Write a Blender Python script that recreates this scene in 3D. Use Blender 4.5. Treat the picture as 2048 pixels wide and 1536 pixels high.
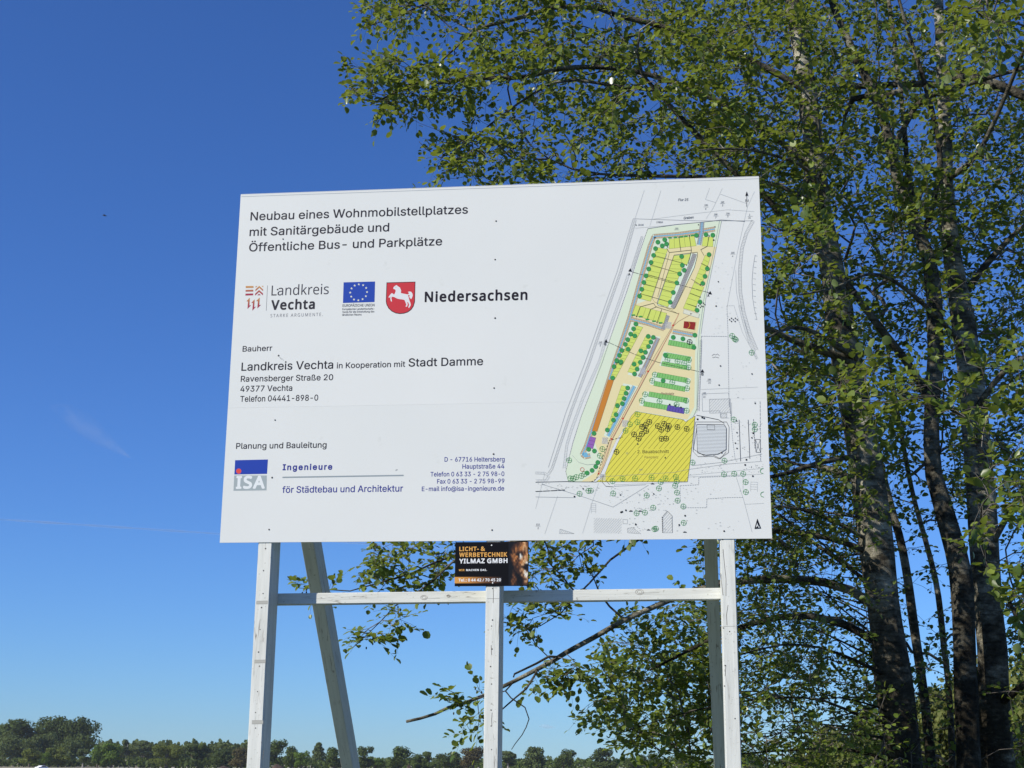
import bpy, bmesh, math, random
import numpy as np
from mathutils import Vector, Matrix, noise
from mathutils.geometry import tessellate_polygon

random.seed(7)
rng = np.random.default_rng(7)
R = math.radians
scene = bpy.context.scene
for o in list(bpy.data.objects):
    bpy.data.objects.remove(o)

# ------------------------------------------------------------------ camera
F_PX = 2900.0                       # focal length in pixels of the 2048 wide photograph
CAM = np.array([0.9981, -7.7164, 1.60])
YAW, PITCH, ROLL = -0.1145, 0.2556, 0.0094
cyw, syw, cpt, spt = math.cos(YAW), math.sin(YAW), math.cos(PITCH), math.sin(PITCH)
FW = np.array([syw * cpt, cyw * cpt, spt])
RT0 = np.array([cyw, -syw, 0.0])
UP0 = np.cross(RT0, FW)
RT = math.cos(ROLL) * RT0 + math.sin(ROLL) * UP0
UPV = -math.sin(ROLL) * RT0 + math.cos(ROLL) * UP0
cam_data = bpy.data.cameras.new('camera')
cam = bpy.data.objects.new('camera', cam_data)
scene.collection.objects.link(cam)
cam_data.sensor_fit = 'HORIZONTAL'
cam_data.sensor_width = 36.0
cam_data.lens = 36.0 * F_PX / 2048.0
cam_data.clip_start = 0.1
cam_data.clip_end = 60000.0
cam.matrix_world = Matrix(((RT[0], UPV[0], -FW[0], CAM[0]),
                           (RT[1], UPV[1], -FW[1], CAM[1]),
                           (RT[2], UPV[2], -FW[2], CAM[2]),
                           (0, 0, 0, 1)))
scene.camera = cam

# ------------------------------------------------------------------ sky and sun
SUN_EL = R(37.0)
SUN_AZ = R(52.0)                    # measured from the board's normal, to the left
S_DIR = np.array([-math.sin(SUN_AZ) * math.cos(SUN_EL), -math.cos(SUN_AZ) * math.cos(SUN_EL), math.sin(SUN_EL)])
world = bpy.data.worlds.new('World')
scene.world = world
world.use_nodes = True
wt = world.node_tree
wt.nodes.clear()
wo = wt.nodes.new('ShaderNodeOutputWorld')
bg = wt.nodes.new('ShaderNodeBackground')
sky = wt.nodes.new('ShaderNodeTexSky')
sky.sky_type = 'NISHITA'
sky.sun_disc = False
sky.sun_elevation = SUN_EL
sky.sun_rotation = math.atan2(S_DIR[0], S_DIR[1])
sky.altitude = 0
sky.air_density = 1.0
sky.dust_density = 0.0
sky.ozone_density = 1.0
# the camera's colour rendering of the clear sky: one even tint over the whole of it
tint = wt.nodes.new('ShaderNodeMix')
tint.data_type = 'RGBA'
tint.blend_type = 'MULTIPLY'
tint.inputs[0].default_value = 1.0
tint.inputs[7].default_value = (0.36, 0.66, 1.26, 1.0)
wt.links.new(sky.outputs[0], tint.inputs[6])
wt.links.new(tint.outputs[2], bg.inputs[0])
bg.inputs[1].default_value = 0.086
wt.links.new(bg.outputs[0], wo.inputs[0])
sun_d = bpy.data.lights.new('sun', 'SUN')
sun_d.energy = 5.0
sun_d.angle = R(0.53)
sun_d.color = (1.0, 0.94, 0.83)
sun = bpy.data.objects.new('sun', sun_d)
scene.collection.objects.link(sun)
sun.rotation_euler = Vector(S_DIR).to_track_quat('Z', 'Y').to_euler()
sun.location = (-20, -16, 25)

vs = scene.view_settings
vs.view_transform = 'Standard'
vs.look = 'None'
vs.exposure = 0.30
vs.gamma = 1.0
vs.use_curve_mapping = False
scene.cycles.max_bounces = 8
scene.cycles.transparent_max_bounces = 16
scene.cycles.use_denoising = True

# ------------------------------------------------------------------ helpers
def lin(c):
    return tuple((x / 12.92 if x <= 0.04045 else ((x + 0.055) / 1.055) ** 2.4) for x in c[:3]) + (1.0,)

def rgb(r, g, b):
    return lin((r / 255.0, g / 255.0, b / 255.0))

def ray(px, py):
    return FW + RT * ((px - 1024.0) / F_PX) - UPV * ((py - 768.0) / F_PX)

def at(px, py, Y):
    d = ray(px, py)
    return CAM + d * ((Y - CAM[1]) / d[1])

def pix(P):
    d = np.asarray(P) - CAM
    z = d @ FW
    return 1024 + F_PX * (d @ RT) / z, 768 - F_PX * (d @ UPV) / z, z

def link(o, parent=None):
    scene.collection.objects.link(o)
    if parent is not None:
        o.parent = parent
    return o

def empty(name, loc, label=None, cat=None, group=None):
    o = bpy.data.objects.new(name, None)
    o.location = loc
    o.empty_display_size = 0.2
    link(o)
    tag(o, label, cat, group)
    return o

def tag(o, label=None, cat=None, group=None, kind=None):
    if label: o['label'] = label
    if cat: o['category'] = cat
    if group: o['group'] = group
    if kind: o['kind'] = kind
    return o

def meshobj(name, verts, faces, mats, parent=None, loc=None, smooth=False, mat_idx=None, colors=None):
    """verts in world space; when a parent (an unrotated Empty) is given they are stored relative to it"""
    v = np.asarray(verts, dtype=np.float64).reshape(-1, 3)
    if parent is not None:
        off = np.array(parent.location)
    elif loc is not None:
        off = np.array(loc)
    else:
        off = np.zeros(3)
    me = bpy.data.meshes.new(name)
    me.from_pydata((v - off).tolist(), [], faces)
    for m in (mats if isinstance(mats, (list, tuple)) else [mats]):
        me.materials.append(m)
    if smooth:
        me.polygons.foreach_set('use_smooth', [True] * len(me.polygons))
    if mat_idx is not None:
        me.polygons.foreach_set('material_index', mat_idx)
    if colors is not None:
        a = me.color_attributes.new('Col', 'FLOAT_COLOR', 'POINT')
        a.data.foreach_set('color', np.asarray(colors, dtype=np.float32).ravel())
    me.update()
    o = bpy.data.objects.new(name, me)
    if parent is None and loc is not None:
        o.location = loc
    return link(o, parent)

def nmat(name):
    m = bpy.data.materials.new(name)
    m.use_nodes = True
    nt = m.node_tree
    return m, nt, nt.nodes['Principled BSDF'], nt.nodes['Material Output']

def nd(nt, typ, **kw):
    n = nt.nodes.new(typ)
    for k, v in kw.items():
        if k.startswith('i_'):
            key = k[2:]
            n.inputs[int(key) if key.isdigit() else key].default_value = v
        else:
            setattr(n, k, v)
    return n

def ramp(nt, stops, fac):
    r = nt.nodes.new('ShaderNodeValToRGB')
    els = r.color_ramp.elements
    while len(els) < len(stops):
        els.new(0.5)
    for e, (p, c) in zip(els, stops):
        e.position = p
        e.color = c if len(c) == 4 else tuple(c) + (1,)
    nt.links.new(fac, r.inputs[0])
    return r

def mix(nt, fac, a, b, blend='MIX'):
    n = nt.nodes.new('ShaderNodeMix')
    n.data_type = 'RGBA'
    n.blend_type = blend
    for key, val in ((0, fac), (6, a), (7, b)):
        if isinstance(val, bpy.types.NodeSocket):
            nt.links.new(val, n.inputs[key])
        else:
            n.inputs[key].default_value = val
    return n.outputs[2]

# ------------------------------------------------------------------ materials
def mat_flat(name, col, rough=0.5, spec=0.5):
    m, nt, p, out = nmat(name)
    p.inputs['Base Color'].default_value = col
    p.inputs['Roughness'].default_value = rough
    p.inputs['Specular IOR Level'].default_value = spec
    return m

def mat_panel():
    m, nt, p, out = nmat('white_coated_aluminium')
    tc = nd(nt, 'ShaderNodeTexCoord')
    n1 = nd(nt, 'ShaderNodeTexNoise', i_Scale=1.1, i_Detail=4.0)
    n2 = nd(nt, 'ShaderNodeTexNoise', i_Scale=9.0, i_Detail=6.0, i_Roughness=0.65)
    nt.links.new(tc.outputs['Object'], n1.inputs['Vector'])
    nt.links.new(tc.outputs['Object'], n2.inputs['Vector'])
    base = ramp(nt, [(0.35, (0.650, 0.665, 0.638)), (0.7, (0.680, 0.690, 0.662))], n1.outputs[0])
    spots = ramp(nt, [(0.64, (1, 1, 1)), (0.72, (0.93, 0.93, 0.92))], n2.outputs[0])
    c = mix(nt, 1.0, base.outputs[0], spots.outputs[0], 'MULTIPLY')
    nt.links.new(c, p.inputs['Base Color'])
    p.inputs['Roughness'].default_value = 0.38
    p.inputs['Specular IOR Level'].default_value = 0.45
    return m

def mat_print(name='printed_film'):
    m, nt, p, out = nmat(name)
    a = nd(nt, 'ShaderNodeVertexColor', layer_name='Col')
    nt.links.new(a.outputs[0], p.inputs['Base Color'])
    p.inputs['Roughness'].default_value = 0.42
    p.inputs['Specular IOR Level'].default_value = 0.3
    return m

def mat_painted_wood():
    m, nt, p, out = nmat('white_painted_wood')
    tc = nd(nt, 'ShaderNodeTexCoord')
    oi = nd(nt, 'ShaderNodeObjectInfo')
    add = nd(nt, 'ShaderNodeVectorMath', operation='ADD')
    mul = nd(nt, 'ShaderNodeMath', operation='MULTIPLY', i_1=37.0)
    nt.links.new(oi.outputs['Random'], mul.inputs[0])
    nt.links.new(tc.outputs['Object'], add.inputs[0])
    nt.links.new(mul.outputs[0], add.inputs[1])
    mp = nd(nt, 'ShaderNodeMapping')
    mp.inputs['Scale'].default_value = (34, 34, 2.2)
    nt.links.new(add.outputs[0], mp.inputs['Vector'])
    grain = nd(nt, 'ShaderNodeTexNoise', i_Scale=1.0, i_Detail=6.0, i_Roughness=0.62, i_Distortion=0.6)
    nt.links.new(mp.outputs[0], grain.inputs['Vector'])
    mp2 = nd(nt, 'ShaderNodeMapping')
    mp2.inputs['Scale'].default_value = (19, 19, 1.1)
    nt.links.new(add.outputs[0], mp2.inputs['Vector'])
    crk = nd(nt, 'ShaderNodeTexNoise', i_Scale=1.0, i_Detail=3.0, i_Distortion=1.2)
    nt.links.new(mp2.outputs[0], crk.inputs['Vector'])
    # thin dark checks where the noise crosses its mid level, broken up by a mask
    sub = nd(nt, 'ShaderNodeMath', operation='SUBTRACT', i_1=0.5)
    ab = nd(nt, 'ShaderNodeMath', operation='ABSOLUTE')
    nt.links.new(crk.outputs[0], sub.inputs[0])
    nt.links.new(sub.outputs[0], ab.inputs[0])
    cr = ramp(nt, [(0.0, (0, 0, 0)), (0.010, (1, 1, 1))], ab.outputs[0])
    msk = nd(nt, 'ShaderNodeTexNoise', i_Scale=5.5, i_Detail=2.0)
    nt.links.new(add.outputs[0], msk.inputs['Vector'])
    mr = ramp(nt, [(0.50, (1, 1, 1)), (0.60, (0, 0, 0))], msk.outputs[0])
    keep = nd(nt, 'ShaderNodeMath', operation='MAXIMUM')
    nt.links.new(cr.outputs[0], keep.inputs[0])
    nt.links.new(mr.outputs[0], keep.inputs[1])
    spk = nd(nt, 'ShaderNodeTexNoise', i_Scale=60.0, i_Detail=3.0)
    nt.links.new(add.outputs[0], spk.inputs['Vector'])
    sp = ramp(nt, [(0.66, (1, 1, 1)), (0.74, (0.62, 0.6, 0.56))], spk.outputs[0])
    base = ramp(nt, [(0.3, (0.55, 0.56, 0.52)), (0.55, (0.655, 0.665, 0.62)), (0.75, (0.70, 0.705, 0.665))], grain.outputs[0])
    c1 = mix(nt, 1.0, base.outputs[0], sp.outputs[0], 'MULTIPLY')
    c2 = mix(nt, keep.outputs[0], (0.24, 0.22, 0.19, 1), c1)
    nt.links.new(c2, p.inputs['Base Color'])
    p.inputs['Roughness'].default_value = 0.62
    p.inputs['Specular IOR Level'].default_value = 0.3
    bmp = nd(nt, 'ShaderNodeBump', i_Strength=0.35, i_Distance=0.004)
    nt.links.new(grain.outputs[0], bmp.inputs['Height'])
    nt.links.new(bmp.outputs[0], p.inputs['Normal'])
    return m

def mat_bark(name='alder_bark', k=1.0, z0=2.0, z1=3.7):
    m, nt, p, out = nmat(name)
    tc = nd(nt, 'ShaderNodeTexCoord')
    mp = nd(nt, 'ShaderNodeMapping')
    mp.inputs['Scale'].default_value = (1, 1, 1.6)
    nt.links.new(tc.outputs['Object'], mp.inputs['Vector'])
    big = nd(nt, 'ShaderNodeTexNoise', i_Scale=3.2, i_Detail=6.0, i_Roughness=0.7)
    nt.links.new(mp.outputs[0], big.inputs['Vector'])
    fine = nd(nt, 'ShaderNodeTexNoise', i_Scale=28.0, i_Detail=6.0, i_Roughness=0.7)
    nt.links.new(mp.outputs[0], fine.inputs['Vector'])
    lent = nd(nt, 'ShaderNodeMapping')
    lent.inputs['Scale'].default_value = (9, 9, 34)
    nt.links.new(tc.outputs['Object'], lent.inputs['Vector'])
    ln = nd(nt, 'ShaderNodeTexNoise', i_Scale=1.0, i_Detail=4.0)
    nt.links.new(lent.outputs[0], ln.inputs['Vector'])
    base = ramp(nt, [(0.30, (0.040, 0.036, 0.030)), (0.43, (0.11, 0.10, 0.082)), (0.52, (0.27, 0.255, 0.21)), (0.64, (0.48, 0.465, 0.41))], big.outputs[0])
    l = ramp(nt, [(0.36, (0.45, 0.43, 0.40)), (0.5, (1, 1, 1)), (0.66, (1, 1, 1)), (0.72, (1.7, 1.65, 1.55))], ln.outputs[0])
    f = ramp(nt, [(0.3, (0.65, 0.63, 0.6)), (0.7, (1.2, 1.2, 1.15))], fine.outputs[0])
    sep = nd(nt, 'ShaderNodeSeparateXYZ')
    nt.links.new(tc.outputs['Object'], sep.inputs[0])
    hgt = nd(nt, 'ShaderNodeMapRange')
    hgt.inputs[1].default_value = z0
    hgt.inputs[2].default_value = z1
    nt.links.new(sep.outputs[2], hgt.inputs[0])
    low = ramp(nt, [(0.30, (0.020, 0.017, 0.012)), (0.50, (0.045, 0.038, 0.026)), (0.58, (0.12, 0.108, 0.082)), (0.67, (0.32, 0.30, 0.25))], big.outputs[0])  # low trunk: dark bark of its own, with foliage shade worked into the colour
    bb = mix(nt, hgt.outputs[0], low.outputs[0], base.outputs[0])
    c = mix(nt, 1.0, bb, l.outputs[0], 'MULTIPLY')
    c = mix(nt, 1.0, c, f.outputs[0], 'MULTIPLY')
    c = mix(nt, 1.0, c, (k, k, k * 0.97, 1), 'MULTIPLY')
    nt.links.new(c, p.inputs['Base Color'])
    p.inputs['Roughness'].default_value = 0.85
    p.inputs['Specular IOR Level'].default_value = 0.2
    fis = nd(nt, 'ShaderNodeMapping')
    fis.inputs['Scale'].default_value = (16, 16, 3.5)
    nt.links.new(tc.outputs['Object'], fis.inputs['Vector'])
    fn = nd(nt, 'ShaderNodeTexNoise', i_Scale=1.0, i_Detail=7.0, i_Roughness=0.7, i_Distortion=0.8)
    nt.links.new(fis.outputs[0], fn.inputs['Vector'])
    hsum = nd(nt, 'ShaderNodeMath', operation='ADD')
    nt.links.new(fine.outputs[0], hsum.inputs[0])
    nt.links.new(fn.outputs[0], hsum.inputs[1])
    bmp = nd(nt, 'ShaderNodeBump', i_Strength=1.0, i_Distance=0.022)
    nt.links.new(hsum.outputs[0], bmp.inputs['Height'])
    nt.links.new(bmp.outputs[0], p.inputs['Normal'])
    return m

def mat_twig():
    m, nt, p, out = nmat('twig_bark')
    tc = nd(nt, 'ShaderNodeTexCoord')
    n = nd(nt, 'ShaderNodeTexNoise', i_Scale=6.0, i_Detail=5.0)
    nt.links.new(tc.outputs['Object'], n.inputs['Vector'])
    r = ramp(nt, [(0.35, (0.055, 0.045, 0.038)), (0.55, (0.12, 0.105, 0.09)), (0.7, (0.27, 0.25, 0.22))], n.outputs[0])
    nt.links.new(r.outputs[0], p.inputs['Base Color'])
    p.inputs['Roughness'].default_value = 0.7
    return m

def mat_leaf(name, cols, trans, tfac=0.42, rough=0.42, spec=0.55, pale=0.42):
    m, nt, p, out = nmat(name)
    g = nd(nt, 'ShaderNodeNewGeometry')
    oi = nd(nt, 'ShaderNodeObjectInfo')
    add = nd(nt, 'ShaderNodeMath', operation='ADD')
    fr = nd(nt, 'ShaderNodeMath', operation='FRACT')
    nt.links.new(g.outputs['Random Per Island'], add.inputs[0])
    nt.links.new(oi.outputs['Random'], add.inputs[1])
    nt.links.new(add.outputs[0], fr.inputs[0])
    k = len(cols)
    r = ramp(nt, [(i / (k - 1), c) for i, c in enumerate(cols)], fr.outputs[0])
    under = mix(nt, pale, r.outputs[0], (0.16, 0.20, 0.10, 1))
    two = mix(nt, g.outputs['Backfacing'], r.outputs[0], under)
    nt.links.new(two, p.inputs['Base Color'])
    rr = nd(nt, 'ShaderNodeMapRange')
    rr.inputs[3].default_value = rough - 0.14
    rr.inputs[4].default_value = rough + 0.16
    nt.links.new(fr.outputs[0], rr.inputs[0])
    nt.links.new(rr.outputs[0], p.inputs['Roughness'])
    p.inputs['Specular IOR Level'].default_value = spec
    tr = nd(nt, 'ShaderNodeBsdfTranslucent')
    tcol = mix(nt, 0.75, r.outputs[0], trans)
    nt.links.new(tcol, tr.inputs['Color'])
    ms = nd(nt, 'ShaderNodeMixShader', i_0=tfac)
    nt.links.new(p.outputs[0], ms.inputs[1])
    nt.links.new(tr.outputs[0], ms.inputs[2])
    nt.links.new(ms.outputs[0], out.inputs[0])
    return m

M_PANEL = mat_panel()
M_PRINT = mat_print()
M_WOOD = mat_painted_wood()
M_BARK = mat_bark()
M_BARK_DARK = mat_bark('dark_and_shaded_bark', 0.5)  # bark of the dark trunk; on branches the crown's shade is in the colour
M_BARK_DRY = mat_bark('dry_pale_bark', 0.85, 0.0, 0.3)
M_TWIG = mat_twig()
M_SCREW = mat_flat('weathered_steel', (0.10, 0.09, 0.085, 1), 0.5)
M_SCREW.node_tree.nodes['Principled BSDF'].inputs['Metallic'].default_value = 0.5
M_SCREWW = mat_flat('white_screw_cap', (0.7, 0.7, 0.68, 1), 0.5)
M_ALU = mat_flat('aluminium_edge', (0.55, 0.56, 0.57, 1), 0.4)
M_LEAF = mat_leaf('alder_leaf', [(0.034, 0.064, 0.011), (0.100, 0.148, 0.020), (0.050, 0.088, 0.014), (0.165, 0.215, 0.034), (0.078, 0.122, 0.020)], (0.40, 0.48, 0.05, 1), 0.31, spec=0.42)
M_CONE = mat_flat('alder_cone', (0.022, 0.017, 0.013, 1), 0.8)
M_WOODEND = mat_flat('broken_wood', (0.30, 0.17, 0.09, 1), 0.8)

# ------------------------------------------------------------------ ground
def mat_ground():
    m, nt, p, out = nmat('sandy_field')
    tc = nd(nt, 'ShaderNodeTexCoord')
    n = nd(nt, 'ShaderNodeTexNoise', i_Scale=0.02, i_Detail=8.0, i_Roughness=0.6)
    n2 = nd(nt, 'ShaderNodeTexNoise', i_Scale=2.0, i_Detail=6.0, i_Roughness=0.6)
    nt.links.new(tc.outputs['Object'], n.inputs['Vector'])
    nt.links.new(tc.outputs['Object'], n2.inputs['Vector'])
    # grass near the sign, bare sandy soil in the far field
    sep = nd(nt, 'ShaderNodeSeparateXYZ')
    nt.links.new(tc.outputs['Object'], sep.inputs[0])
    far = nd(nt, 'ShaderNodeMapRange')
    far.inputs[1].default_value = 60
    far.inputs[2].default_value = 120
    nt.links.new(sep.outputs[1], far.inputs[0])
    g = ramp(nt, [(0.35, (0.040, 0.055, 0.015)), (0.55, (0.07, 0.085, 0.028)), (0.7, (0.13, 0.10, 0.055))], n2.outputs[0])
    s = ramp(nt, [(0.35, (0.27, 0.225, 0.16)), (0.5, (0.34, 0.29, 0.21)), (0.62, (0.14, 0.14, 0.06))], n.outputs[0])
    c = mix(nt, far.outputs[0], g.outputs[0], s.outputs[0])
    nt.links.new(c, p.inputs['Base Color'])
    p.inputs['Roughness'].default_value = 0.95
    return m

gv, gf = [], []
NX = 90
xs = np.sign(np.linspace(-1, 1, NX)) * np.abs(np.linspace(-1, 1, NX)) ** 3 * 9000
for j, yy in enumerate(xs):
    for i, xx in enumerate(xs):
        d = math.hypot(xx, yy)
        z = 0.0 if d < 25 else -2.0 * min(1, (d - 25) / 120) + 0.25 * noise.noise(Vector((xx * 0.01, yy * 0.01, 0))) * min(1, (d - 25) / 100) * (1 if d < 400 else 0.3)
        gv.append((xx, yy, z - 0.0))
for j in range(NX - 1):
    for i in range(NX - 1):
        a = j * NX + i
        gf.append((a, a + 1, a + NX + 1, a + NX))
tag(meshobj('ground', gv, gf, mat_ground(), smooth=True), kind='structure')

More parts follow.
